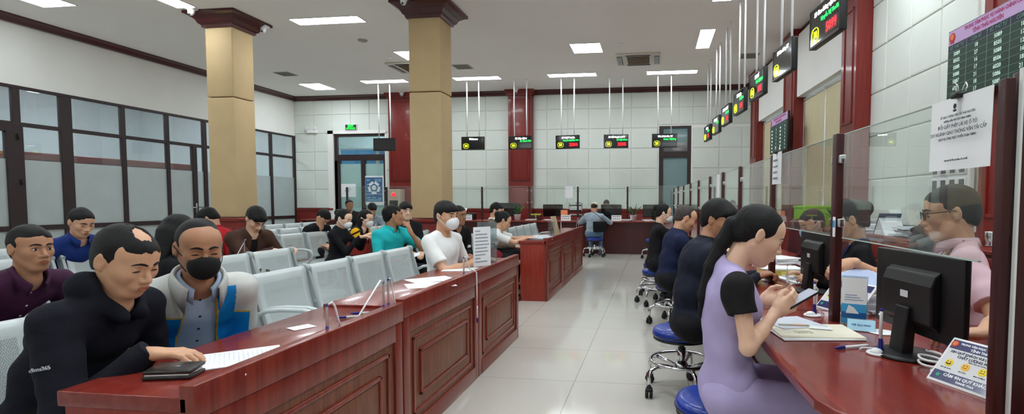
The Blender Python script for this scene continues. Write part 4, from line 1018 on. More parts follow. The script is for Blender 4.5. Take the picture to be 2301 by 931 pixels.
for (x, rz, lab, s) in ((-3.72, 195, 'wide black monitor turned askew behind the brown-jacket man', 1.25), (-2.56, 180, 'black monitor on the far counter right of the middle pilaster', 1.15), (-1.07, 180, 'black monitor in front of the male clerk at the far counter', 1.15), (-0.02, 180, 'rightmost black monitor on the far counter', 1.15), (-5.35, 180, 'black monitor on the far counter just right of the middle column', 1.0), (-6.2, 180, 'black monitor on the far counter left of the middle column', 1.1)):
    put_monitor(x, 13.42, 0.80, D_(rz) + PI, lab, s)

# ------------------------------------------------------------------ small things
def pen_geo(mb, p0, p1, r=0.0048, split=0.35):
    p0, p1 = Vector(p0), Vector(p1); d = p1 - p0
    return p0, p1, d
def pen_stand(x, y, z, lab, rz=0.0, ht=0.11, lie=None, cord=None, shaft=M_wplast, grp='pen stands'):
    """white domed base with a blue socket and an upright pen"""
    g = thing('pen_stand', lab, 'pen stand', (x, y, z), rz, group=grp)
    mb = MB(); mb.lathe([(0.037, 0), (0.038, 0.004), (0.034, 0.008)], 28); mb.sphere((-0.012, -0.004, 0.008), 0.020, 16, 0, (1.1, 0.9, 0.7)); mb.build('base', M_wplast, g)
    mb = MB(); mb.lathe([(0.013, 0.006), (0.008, 0.02), (0.0065, 0.05), (0.006, 0.052)], 14, (0.012, 0.004, 0)); mb.build('socket', M_bplast, g)
    mb = MB(); mb.lathe([(0.0058, 0.05), (0.0055, ht), (0.004, ht + 0.002)], 12, (0.012, 0.004, 0)); mb.lathe([(0.0045, ht), (0.0065, ht + 0.004), (0.0035, ht + 0.011)], 12, (0.012, 0.004, 0), None, 1); mb.build('pen', [shaft, M_bplast], g)
    if cord:
        mb = MB(); mb.tube(cord, 0.0035, 8); mb.build('cord', M_wplast, g)
    return g
def lying_pen(x, y, z, rz, lab, L_=0.14):
    g = thing('pen', lab, 'pen', (x, y, z), rz, group='blue and white pens')
    R = Matrix.Rotation(PI / 2, 3, 'Y')
    mb = MB(); mb.lathe([(0.0052, 0.045), (0.0052, L_ - 0.01), (0.003, L_)], 12, (0, 0, 0.006), R); mb.build('barrel', M_wplast, g)
    mb = MB(); mb.lathe([(0.001, 0), (0.0045, 0.012), (0.006, 0.02), (0.006, 0.045)], 12, (0, 0, 0.006), R); mb.build('grip', M_bplast, g)
    return g
zc = ZT_ + 0.001
pen_stand(0.762, 1.92, zc, 'white and blue pen stand with an upright pen, nearest on the right counter', 0.4, 0.145, cord=[(0.012, 0.012, 0.135), (0.03, 0.02, 0.12), (0.022, 0.02, 0.07), (0.035, 0.015, 0.03), (0.03, 0.03, 0.008), (-0.01, 0.06, 0.006), (-0.03, 0.05, 0.006)])
lying_pen(0.628, 1.95, zc, 0.42, 'pen lying beside the nearest pen stand on the right counter', 0.15)
pen_stand(0.718, 2.53, zc, 'pen stand under the phone of the woman in lilac', 0.3, 0.145, cord=[(0.012, 0.01, 0.14), (0.03, 0.01, 0.12), (0.03, 0.02, 0.03), (0.06, 0.0, 0.005)])
pen_stand(0.74, 3.62, zc, 'pen stand with a dark shaft behind the woman in lilac', 0.3, 0.17, cord=[(0.012, 0.01, 0.17), (0.04, 0.02, 0.15), (0.06, 0.02, 0.05), (0.05, 0.02, 0.005)])
mb = MB(); mb.lathe([(0.05, 0), (0.05, 0.003), (0.03, 0.004)], 28); o = mb.build('coaster', M_wplast, loc=(0.90, 2.24, zc)); tag(o, 'round white disc lying beside the acrylic stand', 'disc')

def text_rows(mb, x0, x1, y0, y1, n, z, m, rd, frac=0.55):
    dy = (y1 - y0) / n
    for i in range(n):
        xe = x0 + (x1 - x0) * rd.uniform(0.6, 1.0)
        mb.box(x0, xe, y0 + i * dy, y0 + i * dy + dy * frac * 0.5, z, z + 0.0003, m)
def sheet(name, x, y, z, w, h, rz, lab, m=None, rows_=14, seed=0, t=0.0012, grp=None, cat='paper'):
    g = thing(name, lab, cat, (x, y, z), rz, group=grp)
    rd = random.Random(seed)
    mb = MB(); mb.box(-w / 2, w / 2, -h / 2, h / 2, 0, t); mb.build('sheet', m or M_paper, g)
    if rows_:
        mb = MB(); text_rows(mb, -w / 2 + 0.02, w / 2 - 0.02, -h / 2 + 0.025, h / 2 - 0.02, rows_, t, 0, rd); o = mb.build('print', mat('faint_print', (220, 222, 228), 0.8, var=0.1), g); 
    return g
# folder and papers in front of the woman in lilac
g = thing('document_folder', 'pile of cream and white documents in front of the woman in lilac', 'papers', (0.62, 2.20, zc), 0.12)
mb = MB(); mb.obox((0, -0.02, 0.003), (0.31, 0.22, 0.004), Matrix.Rotation(0.02, 3, 'Z')); mb.build('lower_sheet', M_paper, g)
mb = MB(); mb.obox((0.01, 0.0, 0.0075), (0.31, 0.22, 0.004), Matrix.Rotation(-0.05, 3, 'Z')); mb.build('envelope', M_paper2, g)
mb = MB(); mb.obox((-0.03, 0.13, 0.011), (0.20, 0.20, 0.002), Matrix.Rotation(0.25, 3, 'Z')); mb.build('white_sheet', M_pgrey, g)
mb = MB(); mb.obox((0.05, 0.03, 0.0125), (0.085, 0.054, 0.001), Matrix.Rotation(-0.35, 3, 'Z')); mb.build('card', M_paper, g)
mb = MB(); mb.obox((-0.04, 0.07, 0.013), (0.12, 0.026, 0.002), Matrix.Rotation(-0.15, 3, 'Z'), 0); mb.obox((-0.02, 0.068, 0.0145), (0.05, 0.018, 0.001), Matrix.Rotation(-0.15, 3, 'Z'), 1); mb.build('clear_sleeve', [mat('sleeve_grey', (180, 178, 160), 0.15, coat=0.5, var=0.05), mat('sleeve_orange', (214, 150, 110), 0.3, var=0.1)], g)
mb = MB(); rd = random.Random(3)
for i in range(6):
    for j in range(9): mb.box(-0.075 + j * 0.0075, -0.075 + j * 0.0075 + rd.uniform(.002, .006), -0.055 + i * .008, -0.0515 + i * .008, 0.0096, 0.0099)
mb.build('printed_table', mat('print_olive', (120, 122, 96), 0.8, var=0.1), g)

# acrylic stand with a blue leaflet, tent card
M_acr = glass_mat('acrylic', (235, 240, 242), 0.08)
g = thing('leaflet_stand', 'clear acrylic stand with a blue and white leaflet beside the second post', 'leaflet stand', (0.835, 2.36, zc), D_(-22))
mb = MB(); mb.box(-0.05, 0.05, -0.002, 0.002, 0.0, 0.205); mb.box(-0.05, 0.05, 0.0, 0.06, 0, 0.003); mb.box(-0.05, 0.05, 0.028, 0.031, 0, 0.205); mb.build('acrylic_holder', M_acr, g)
mb = MB(); mb.T = Matrix.Translation((0, -0.0055, 0)); mb.box(-0.047, 0.047, 0.003, 0.0036, 0.006, 0.20, 0); mb.box(-0.047, 0.047, 0.0025, 0.003, 0.006, 0.09, 1); mb.box(-0.047, 0.047, 0.002, 0.0035, 0.03, 0.055, 2); mb.prism([(-0.03, 0.05), (0.02, 0.05), (0.0, 0.075), (-0.02, 0.085)], 0.001, 0.003, 3, 'y')
for i in range(3): mb.box(-0.035, 0.035 - i * 0.012, 0.0024, 0.003, 0.105 + i * 0.01, 0.109 + i * 0.01, 4)
mb.build('leaflet', [M_paper, mat('leaflet_sky', (60, 160, 214), 0.4, var=0.08), mat('leaflet_sea', (20, 92, 160), 0.4, var=0.1), M_paper, mat('leaflet_text', (150, 162, 190), 0.6, var=0.1)], g)
g = thing('tent_card', 'small pale blue tent card in front of the acrylic leaflet stand', 'card', (0.835, 2.275, zc), D_(-20))
mb = MB(); mb.prism([(-0.035, 0), (-0.032, 0), (0, 0.042), (0.032, 0), (0.035, 0), (0, 0.046)], -0.052, 0.052, 0, 'x'); mb.build('acrylic_tent', M_acr, g)
mb = MB(); mb.obox((0, -0.0185, 0.0225), (0.10, 0.001, 0.050), Matrix.Rotation(-0.66, 3, 'X')); mb.build('printed_card', mat('card_sky', (170, 216, 236), 0.5, var=0.04), g)
Fc = Matrix.Translation((0, -0.0195, 0.024)) @ Matrix.Rotation(PI / 2 - 0.66, 4, 'X')
text_obj('lettering', 'Mời Quý khách', 0.011, mat('card_ink', (60, 110, 170), 0.6, var=0.05), g, Fc)

# customer feedback tablets
M_navy = mat('tablet_navy', (24, 30, 92), 0.25, coat=0.4, var=0.05)
def tablet(x, y, z, rz, lab, full=True):
    g = thing('feedback_tablet', lab, 'tablet', (x, y, z), rz, group='customer feedback tablets')
    T = Matrix.Rotation(D_(-42), 4, 'X')       # leans back
    W, Hh = 0.26, 0.185
    mb = MB(); mb.T = T; mb.box(-W / 2, W / 2, 0, 0.009, 0.0, Hh, 0, 0.004); mb.build('case', M_wplast, g)
    mb = MB(); mb.T = T; a = W / 2 - 0.010
    mb.box(-a, a, -0.0012, 0.0, 0.010, Hh - .010, 0); mb.box(-a, a, -0.0022, -0.001, Hh - .046, Hh - .010, 1); mb.box(-a, a, -0.0022, -0.001, 0.010, 0.046, 1); mb.build('display', [emis('tablet_white', (225, 228, 230), 0.55), M_navy], g)
    F = T @ frame((0, -0.0028, 0), (1, 0, 0), (0, 0, 1))
    mK = mat('tablet_ink', (60, 70, 96), 0.6, var=0.05); mW = emis('tablet_letters', (235, 238, 245), 0.6)
    if full:
        text_obj('lettering', 'TRUNG TÂM PHỤC VỤ HÀNH CHÍNH CÔNG', 0.0105, mW, g, F @ Matrix.Translation((0.012, Hh - .022, 0)), bold=.0002, sx=0.95)
        text_obj('lettering', 'TỈNH THÁI NGUYÊN', 0.0125, mW, g, F @ Matrix.Translation((0.012, Hh - .037, 0)), bold=.0003)
        text_obj('lettering', 'XIN QUÝ KHÁCH VUI LÒNG ĐÁNH GIÁ', 0.0125, mK, g, F @ Matrix.Translation((0, Hh - .058, 0)), bold=.0003, sx=0.95)
        text_obj('lettering', 'CHẤT LƯỢNG PHỤC VỤ', 0.0135, mK, g, F @ Matrix.Translation((0, Hh - .073, 0)), bold=.0003)
        text_obj('lettering', 'Please rate our service', 0.0065, mK, g, F @ Matrix.Translation((0, Hh - .083, 0)))
        text_obj('lettering', 'CẢM ƠN QUÝ KHÁCH!', 0.0155, mW, g, F @ Matrix.Translation((0.0, 0.034, 0)), bold=.0004)
        text_obj('lettering', 'THANK YOU!', 0.010, mW, g, F @ Matrix.Translation((0.0, 0.019, 0)), bold=.0003)
    for i, (c, cap) in enumerate((((240, 210, 50), 'RẤT HÀI LÒNG'), ((246, 190, 60), 'HÀI LÒNG'), ((238, 214, 50), 'BÌNH THƯỜNG'), ((214, 50, 40), 'KHÔNG HÀI LÒNG'))):
        x_ = -0.088 + i * 0.058
        mb = MB(); mb.T = T @ Matrix.Translation((x_, -0.0016, 0.082)); RX = Matrix.Rotation(PI / 2, 3, 'X')
        mb.lathe([(0.0145, 0), (0.0145, 0.0012), (0.012, 0.0018)], 24, (0, 0, 0), RX, 0)
        for s in (-1, 1): mb.lathe([(0.0018, 0.001), (0.0018, 0.003)], 8, (s * 0.005, 0, 0.004), RX, 1)
        cur = (-1, -0.3, 0.0, 1)[i]
        mb.tube([(u * 0.008, -0.0024, -0.004 + cur * (0.004 * (1 - (u * u))) * 1.0 - cur * 0.002) for u in (-1, -0.6, -0.2, 0.2, 0.6, 1)], 0.0009 if i else 0.0022, 6, 1)
        fc = mb.build('smiley', [emis('face%d' % i, c, 0.6), M_ink], g)
        if full: text_obj('lettering', cap, 0.0055, mK, fc, F @ Matrix.Translation((x_, 0.060, 0)))
    mb = MB(); mb.T = T @ Matrix.Translation((-0.108, -0.0022, Hh - 0.026)); mb.lathe([(0.013, 0), (0.013, 0.0012)], 24, (0, 0, 0), Matrix.Rotation(PI / 2, 3, 'X'), 0); mb.lathe([(0.0095, 0.001), (0.0095, 0.002)], 5, (0, 0, 0), Matrix.Rotation(PI / 2, 3, 'X'), 1); mb.build('emblem', [mat('emblem_r', (196, 40, 34), 0.4, var=0.05), mat('emblem_g', (226, 130, 60), 0.4, var=0.05)], g)
    mb = MB(); mb.T = T @ Matrix.Translation((-0.098, -0.0022, 0.028)); mb.lathe([(0.007, 0), (0.007, 0.0012)], 20, (0, 0, 0), Matrix.Rotation(PI / 2, 3, 'X'), 0); mb.build('green_mark', mat('mark_green', (30, 160, 130), 0.4, var=0.05), g)
    mb = MB(); mb.T = T; mb.obox((0, 0.055, 0.045), (0.10, 0.006, 0.12), Matrix.Rotation(D_(60), 3, 'X'), 0); mb.build('rear_prop', M_wplast, g)
    return g
tb = tablet(0.842, 1.575, zc, D_(-66), 'white feedback tablet with four smiley faces beside the nearest post')
tb.scale = (0.84, 0.84, 0.84)
tablet(0.842, 2.63, zc, D_(-66), 'second feedback tablet half hidden left of the second post', False)
g = thing('charging_cable', 'coiled white charging cable beside the feedback tablet', 'cable', (0.86, 1.72, zc))
mb = MB(); P = [(0.03, -0.06, 0.006), (-0.01, -0.045, 0.006), (-0.03, -0.01, 0.008), (-0.01, 0.03, 0.01), (0.02, 0.05, 0.01)]
for k in range(34):
    a = k * 0.42; P.append((0.0 + 0.034 * math.cos(a) + 0.003 * math.sin(3 * a), 0.05 + 0.055 * math.sin(a), 0.008 + 0.0011 * k))
P += [(0.05, 0.10, 0.03), (0.09, 0.13, 0.01)]
mb.tube(P, 0.0038, 8); mb.build('cord', M_wplast, g)
# sheets clipped on the glass
def clipped(x, y, z, w, h, lab, lines, emblem, rz):
    g = thing('notice', lab, 'notice', (x, y, z), rz)
    n = 9; mb = MB(); vs = []
    for i in range(n):
        u = i / (n - 1); bow = 0.010 * math.sin(PI * u * 0.6 + 0.2) * (0.4 if u > .5 else 1)
        for k in range(2): vs.append((-w / 2 + w * u, -0.004 - (bow * (1 - k) if u < 0.5 else 0.002 * (1 - k)), -h + k * h))
    for i in range(n): 
        a, b = vs[2 * i], vs[2 * i + 1]
    m2 = len(vs); vs += [(a, b + 0.0006, c) for (a, b, c) in vs]
    fs = [(2 * i, 2 * i + 2, 2 * i + 3, 2 * i + 1) for i in range(n - 1)] + [(m2 + 2 * i, m2 + 2 * i + 1, m2 + 2 * i + 3, m2 + 2 * i + 2) for i in range(n - 1)]
    mb.add(vs, fs, 0, True); mb.build('sheet', M_paper, g)
    for (s, z_, sz, b, sx) in lines: text_obj('lettering', s, sz, mat('print_dark', (70, 72, 78), 0.8, var=0.05), g, frame((0.01, -0.016, z_), (1, 0, 0), (0, 0, 1)), bold=b, sx=sx, depth=0.0002)
    if emblem:
        mb = MB(); mb.lathe([(0.007, 0), (0.007, 0.0005)], 20, (0, -0.016, -0.028), Matrix.Rotation(PI / 2, 3, 'X')); mb.box(-0.007, 0.007, -0.0165, -0.016, -0.042, -0.036); mb.build('emblem', M_ink, g)
    mb = MB(); mb.box(-0.013, 0.013, -0.022, 0.008, -0.008, 0.006, 0, 0.003)
    for s in (-1, 1): mb.tube([(-0.006 * s, 0.008 * s - 0.004, 0.004), (-0.009, 0.012 * s - 0.004, 0.024), (0.0, 0.014 * s - 0.004, 0.034), (0.009, 0.012 * s - 0.004, 0.024), (0.006, 0.008 * s - 0.004, 0.004)], 0.0016, 6, 1)
    mb.build('binder_clip', [M_black, M_chrome], g)
ag = -PI / 2 + angc
clipped(0.805, 1.555, 1.562, 0.27, 0.195, 'white notice about driving licences clipped on the nearest glass screen',
    [('SỞ GIAO THÔNG VẬN TẢI THÁI NGUYÊN', -0.052, 0.0085, .0001, 0.95), ('HƯỚNG DẪN THỦ TỤC HÀNH CHÍNH', -0.064, 0.0068, .0002, 1), ('ĐỔI GIẤY PHÉP LÁI XE Ô TÔ', -0.079, 0.0135, .0001, 1), ('DO NGÀNH GIAO THÔNG VẬN TẢI CẤP', -0.096, 0.0135, .0001, .98), ('DỊCH VỤ CÔNG TRỰC TUYẾN TOÀN TRÌNH', -0.111, 0.0085, .0002, .95), ('Quét mã QR để xem hướng dẫn chi tiết', -0.170, 0.0062, .0002, 1)], True, ag)
clipped(0.734, 3.36, 1.575, 0.20, 0.19, 'white notice clipped on the glass left of the second post',
    [('THÔNG BÁO', -0.05, 0.018, .0006, 1), ('Xin quý khách', -0.085, 0.018, .0004, 1), ('lấy số thứ tự', -0.12, 0.018, .0004, 1), ('trước khi nộp', -0.155, 0.018, .0006, 1)], False, ag)
g = thing('notice', 'white sheet hanging on the glass before the fifth post of the right counter', 'notice', (0.66, 5.7, 1.30), ag)
mb = MB(); mb.box(-0.1, 0.1, -0.004, -0.003, -0.02, 0.26); mb.build('sheet', M_paper, g)
g = thing('door_tag', 'small blue and white label on the glass clip of the second post', 'label', (0.768, 2.405, 1.17), ag)
mb = MB(); mb.box(-0.012, 0.012, -0.008, -0.004, -0.04, 0.045, 0, 0.002); mb.box(-0.012, 0.012, -0.0085, -0.0078, 0.0, 0.03, 1); mb.build('tag', [M_paper, M_blue], g)
# clutter behind the second post
g = thing('document_tray', 'yellow and white tray of papers behind the woman in lilac', 'tray', (0.86, 3.83, zc), 0.05)
mb = MB(); mb.box(-0.13, 0.13, -0.09, 0.09, 0.0, 0.055, 0, 0.006); mb.box(-0.135, 0.135, -0.095, 0.095, 0.055, 0.068, 1, 0.004); mb.box(-0.10, -0.01, -0.0915, -0.09, 0.02, 0.045, 2); mb.build('body', [mat('tray_yellow', (206, 192, 96), 0.6, var=0.08), M_paper, mat('tray_print', (170, 150, 60), 0.7, var=0.1)], g)
paper_pile((1.0, 4.45, zc), 7, 0.22, 0.31, 0.014, 'pile of loose documents at the third window', 0.4, [M_paper, M_pgrey, M_paper], seed=8)
paper_pile((0.97, 3.62, zc), 4, 0.21, 0.30, 0.006, 'documents beside the yellow tray', 0.2, [M_paper, M_pgrey], seed=9)
paper_pile((1.02, 2.75, zc), 5, 0.21, 0.30, 0.008, 'documents on the clerk side beyond the second post', 0.2, [M_paper, M_pgrey, M_paper], seed=10)
g = thing('leaflet_stand', 'narrow acrylic stand seen edge-on near the hands of the woman in lilac', 'leaflet stand', (0.665, 2.78, zc), D_(75))
mb = MB(); mb.box(-0.05, 0.05, -0.002, 0.002, 0, 0.20); mb.box(-0.05, 0.05, 0, 0.06, 0, 0.003); mb.build('acrylic_holder', M_acr, g)

# ---- things on the writing desks
zA = 0.735
sheet('document', -1.435, 1.635, zA + .001, 0.21, 0.297, -0.85, 'sheet the man in the hoodie is writing on', seed=1, rows_=18, t=0.003)
g = thing('wallet', 'black leather wallet lying open-edged on the nearest desk corner', 'wallet', (-1.47, 1.445, zA + .001), 0.25)
g.scale = (0.72, 0.9, 1.1)
mb = MB(); mb.box(-0.095, 0.095, -0.045, 0.045, 0, 0.011, 0, 0.004); mb.build('lower_leaf', mat('black_leather', (24, 22, 22), 0.35, coat=0.3, var=0.15, bump=0.1, bscale=120), g)
mb = MB(); mb.box(-0.088, 0.085, -0.040, 0.040, 0.011, 0.017, 0, 0.001); mb.build('papers_inside', M_paper, g)
mb = MB(); mb.obox((0, 0.002, 0.023), (0.19, 0.09, 0.010), Matrix.Rotation(0.07, 3, 'X'), 0, 0.004); mb.build('upper_leaf', MATS['black_leather'], g)
lying_pen(-1.355, 1.40, zA + .001, 0.62, 'pen lying on the nearest desk beside the black wallet', 0.13)
sheet('paper_slip', -1.50, 2.09, zA + .001, 0.075, 0.095, -0.5, 'small blank white slip on the nearest desk', rows_=0)
def holder(x, y, z, lab, h=0.125, lean=(0.0, 0.0), cord=None):
    g = thing('tethered_pen', lab, 'pen', (x, y, z), 0, group='tethered pens on the desks')
    mb = MB(); mb.sphere((0, 0, 0.004), 0.016, 14, 0, (1.3, 1, 0.35)); mb.build('base', M_wplast, g)
    mb = MB(); mb.lathe([(0.0075, 0.004), (0.006, 0.045)], 12); mb.box(0, 0.016, -0.004, 0.004, 0.006, 0.014, 0, 0.002); mb.build('socket', M_bplast, g)
    mb = MB(); mb.lathe([(0.0058, 0.045), (0.0055, h - 0.008), (0.0058, h - 0.008)], 12, m=0); mb.lathe([(0.0058, h - 0.012), (0.0045, h)], 12, m=1); mb.build('barrel', [M_wplast, M_bplast], g)
    if cord: mb = MB(); mb.tube(cord, 0.0042, 8); mb.build('cord', M_wplast, g)
    return g
zl = zA + 0.037
holder(-1.288, 1.95, zA + .001, 'upright tethered pen nearest on the first desk, with a bent white cord', 0.135, cord=[(0.0, 0.006, 0.13), (0.01, 0.02, 0.138), (0.012, 0.035, 0.12), (0.010, 0.06, 0.06), (0.012, 0.085, 0.002)])
holder(-1.288, 2.40, zA + .001, 'pair-forming upright tethered pen at the joint of the desks', 0.16, cord=[(0.0, -0.004, 0.155), (-0.004, -0.02, 0.165), (-0.01, -0.12, 0.09), (-0.012, -0.24, 0.004)])
holder(-1.290, 2.45, zA + .001, 'second upright tethered pen right at the joint of the desks', 0.165, cord=[(0.0, 0.004, 0.16), (0.004, 0.014, 0.165), (0.008, 0.03, 0.10), (0.012, 0.05, 0.02), (0.0, 0.06, 0.006)])
lying_pen(-1.45, 2.26, zA + .001, 0.5, 'pen lying behind the slip on the nearest desk', 0.15)
lying_pen(-1.44, 2.36, zA + .001, 0.35, 'white pen lying across the joint of the two near desks', 0.16)
zB = 0.748
sheet('document', -1.40, 3.20, zB + .001, 0.21, 0.297, -1.0, 'printed form nearest on the second desk', seed=5, rows_=18)
g = sheet('document', -1.49, 3.42, zB + .001, 0.22, 0.30, -0.75, 'form in a glossy sleeve behind the nearest form on the second desk', seed=6, rows_=18)
holder(-1.29, 3.50, zB + .001, 'upright tethered pen with a long cord hanging over the desk front', 0.15, cord=[(0, 0.006, 0.145), (0.006, 0.02, 0.15), (0.02, 0.06, 0.06), (0.045, 0.09, 0.045), (0.058, 0.095, 0.03), (0.06, 0.095, -0.10), (0.06, 0.095, -0.20)])
g = thing('pen', 'pen dangling on its cord in front of the second desk', 'pen', (-1.229, 3.595, 0.42), group='blue and white pens')
mb = MB(); mb.lathe([(0.0058, 0.04), (0.0055, 0.12), (0.003, 0.126)], 12); mb.build('barrel', M_wplast, g)
mb = MB(); mb.lathe([(0.001, 0), (0.006, 0.012), (0.006, 0.04)], 12); mb.build('grip', M_bplast, g)
sheet('document', -1.47, 3.98, zB + .001, 0.30, 0.24, 0.2, 'white sheet in front of the man in the white T-shirt', seed=7, rows_=0)
g = thing('printed_stand', 'upright acrylic stand with a printed sheet on the second desk', 'sign', (-1.30, 3.93, zB + .036), D_(60))
mb = MB(); mb.box(-0.085, 0.085, -0.001, 0.003, 0.0, 0.30, 0); mb.build('sheet', M_paper, g)
mb = MB(); rd = random.Random(4)
for i, wd_ in enumerate((0.05, 0.12, 0.13, 0.13, 0.14, 0.12, 0.13, 0.1, 0.05, 0.12)): mb.box(-0.07, -0.07 + wd_, -0.0018, -0.001, 0.27 - i * 0.026 - 0.006, 0.27 - i * 0.026 + 0.004)
mb.build('print', mat('print_mid', (158, 162, 174), 0.7, var=0.1), g)
g = thing('leaflet_stand', 'tall empty clear acrylic holder behind the printed stand', 'leaflet stand', (-1.31, 4.13, zB + .036), D_(60))
mb = MB(); mb.box(-0.085, 0.085, -0.002, 0.002, 0, 0.33); mb.box(-0.085, 0.085, 0.04, 0.043, 0, 0.33); mb.box(-0.085, -0.082, 0, 0.043, 0, 0.33); mb.box(0.082, 0.085, 0, 0.043, 0, 0.33); mb.box(-0.085, 0.085, 0, 0.043, 0, 0.004); mb.build('acrylic_holder', M_acr, g)
zD = 0.775
paper_pile((-1.50, 6.86, zD + .001), 6, 0.2, 0.28, 0.008, 'stack of forms at the near end of the far desk', 1.3, [M_paper, M_paper, M_pgrey], seed=12)
paper_pile((-1.52, 7.30, zD + .001), 4, 0.2, 0.28, 0.008, 'second stack of forms on the far desk', 1.5, [M_paper, M_pgrey], seed=13)
g = thing('board_stand', 'tan board leaning in a stand on the far desk', 'stand', (-1.38, 7.5, zD + .036), D_(80))
mb = MB(); mb.obox((0, 0.02, 0.13), (0.2, 0.008, 0.26), Matrix.Rotation(-0.25, 3, 'X'), 0, 0.002); mb.box(-0.1, 0.1, -0.03, 0.05, 0, 0.006, 0, 0.002); mb.build('board', mat('board_tan', (176, 156, 128), 0.7, var=0.06), g)
g = thing('leaflet_stand', 'clear acrylic stand in front of the tan board on the far desk', 'leaflet stand', (-1.38, 7.2, zD + .036), D_(80))
mb = MB(); mb.box(-0.08, 0.08, -0.002, 0.002, 0, 0.19); mb.box(-0.08, 0.08, 0.03, 0.033, 0, 0.19); mb.box(-0.08, 0.08, 0, 0.033, 0, 0.003); mb.build('acrylic_holder', M_acr, g)
holder(-1.38, 7.85, zD + .001, 'upright tethered pen behind the tan board on the far desk', 0.2, cord=[(0, 0, 0.19), (0, 0.03, 0.2), (0, 0.08, 0.05), (0, 0.12, 0)])
holder(-1.38, 9.75, zD + .001, 'tethered pen at the far end of the far desk', 0.2, cord=[(0, 0, 0.19), (-0.02, 0.03, 0.2), (-0.05, 0.08, 0.05), (-0.06, 0.12, 0)])
sheet('document', -3.90, 6.80, 0.766, 0.25, 0.20, 0.1, 'papers under the hand of the woman holding a phone', seed=15, rows_=0, t=0.008)
holder(-3.80, 6.95, 0.766, 'tethered pen on the desk of the woman holding a phone', 0.2, cord=[(0, 0, 0.19), (-0.02, 0.0, 0.2), (-0.06, 0.0, 0.1), (-0.09, 0.0, 0)])
holder(-3.83, 4.55, 0.746, 'tethered pen in front of the man in the brown jacket', 0.17, cord=[(0, 0, 0.165), (0.0, 0.02, 0.17), (-0.03, -0.04, 0.05), (-0.05, -0.05, 0)])

# ---- things on the far counter
zF = 0.801
def nameplate(x, lab):
    g = thing('name_plate', lab, 'sign', (x, 13.02, zF), group='white smiley plates on the far counter')
    mb = MB(); mb.prism([(-0.03, 0), (0.03, 0), (0.005, 0.14), (-0.005, 0.14)], -0.12, 0.12, 0, 'x'); mb.build('plate', M_wplast, g)
    mb = MB()
    for k in range(4): mb.lathe([(0.012, 0), (0.012, 0.002)], 12, (-0.07 + k * 0.047, -0.022, 0.055), Matrix.Rotation(PI / 2, 3, 'X'))
    mb.obox((0, -0.013, 0.11), (0.2, 0.001, 0.012), Matrix.Rotation(-0.18, 3, 'X')); mb.build('print', M_ink, g)
nameplate(-4.69, 'white plate on the far counter just right of the middle column'); nameplate(-2.16, 'white plate on the far counter beside the orange folder'); nameplate(-0.91, 'white plate on the far counter in front of the male clerk'); nameplate(-6.3, 'white plate on the far counter near the man in the grey shirt'); 
plant((-3.40, 13.08, zF), 1.5, 14, 'leafy plant in a white pot in front of the middle pilaster', seed=1)
plant((-0.50, 13.08, zF), 1.4, 12, 'leafy plant right of the male clerk on the far counter', seed=2)
g = thing('document_rack', 'three-tier wire rack of papers on the far counter', 'rack', (-1.98, 13.5, zF))
for k in range(3):
    mb = MB(); z = 0.1 + k * 0.13; mb.box(-0.16, 0.16, -0.12, 0.12, z, z + 0.006); mb.box(-0.16, 0.16, -0.122, -0.118, z, z + 0.03); sh = mb.build('shelf', M_black, g)
    mb = MB(); mb.box(-0.145, 0.145, -0.11, 0.11, z + 0.006, z + 0.05 + 0.015 * k); mb.build('papers', M_paper, sh)
mb = MB()
for sx_ in (-1, 1):
    for sy_ in (-1, 1): mb.box(sx_ * 0.155 - 0.004, sx_ * 0.155 + 0.004, sy_ * 0.115 - 0.004, sy_ * 0.115 + 0.004, 0, 0.44)
mb.build('frame', M_black, g)
g = thing('folder', 'orange folder standing on the far counter beside a monitor', 'folder', (-2.24, 13.25, zF), 0.2)
mb = MB(); mb.obox((0, 0, 0.13), (0.17, 0.02, 0.26), Matrix.Rotation(-0.15, 3, 'X'), 0, 0.003); mb.build('cover', mat('orange_card', (236, 140, 96), 0.6, var=0.05), g)
g = thing('tape_case', 'small yellow-green case on the far counter before the pilaster', 'case', (-2.98, 13.35, zF + .0))
mb = MB(); mb.box(-0.14, 0.14, -0.05, 0.05, 0.0, 0.17, 0, 0.006); mb.box(-0.13, 0.13, -0.056, -0.05, 0.13, 0.16, 1); mb.box(-0.008, 0.008, -0.058, -0.05, 0.03, 0.165, 1); mb.build('body', [M_dkwood, mat('acid_yellow', (190, 196, 50), 0.5, var=0.05)], g)
g = thing('printer', 'black printer with paper on the far counter beside the middle column', 'printer', (-4.93, 13.52, zF))
mb = MB(); mb.box(-0.28, 0.28, -0.10, 0.12, 0, 0.17, 0, 0.02); mb.build('body', M_black, g)
mb = MB(); mb.obox((-0.1, 0.0, 0.24), (0.28, 0.004, 0.16), Matrix.Rotation(-0.9, 3, 'X')); mb.build('paper_feed', M_paper, g)
for (x, s, lab) in ((-2.55, 21, 'loose papers before the monitor on the far counter'), (-0.7, 22, 'loose papers left of the small plant on the far counter'), (-0.15, 23, 'loose papers before the rightmost far monitor'), (-3.05, 24, 'loose papers beside the yellow-green case')):
    paper_pile((x, 13.08, zF), 3, 0.26, 0.18, 0.012, lab, 0.1, [M_paper, M_pgrey], seed=s)
g = thing('notice', 'white notice hung on the glass of the far counter beside the fifth post', 'notice', (-2.12, 13.28, 1.36))
mb = MB(); mb.box(-0.1, 0.1, -0.006, -0.004, 0, 0.30); mb.build('sheet', M_paper, g)

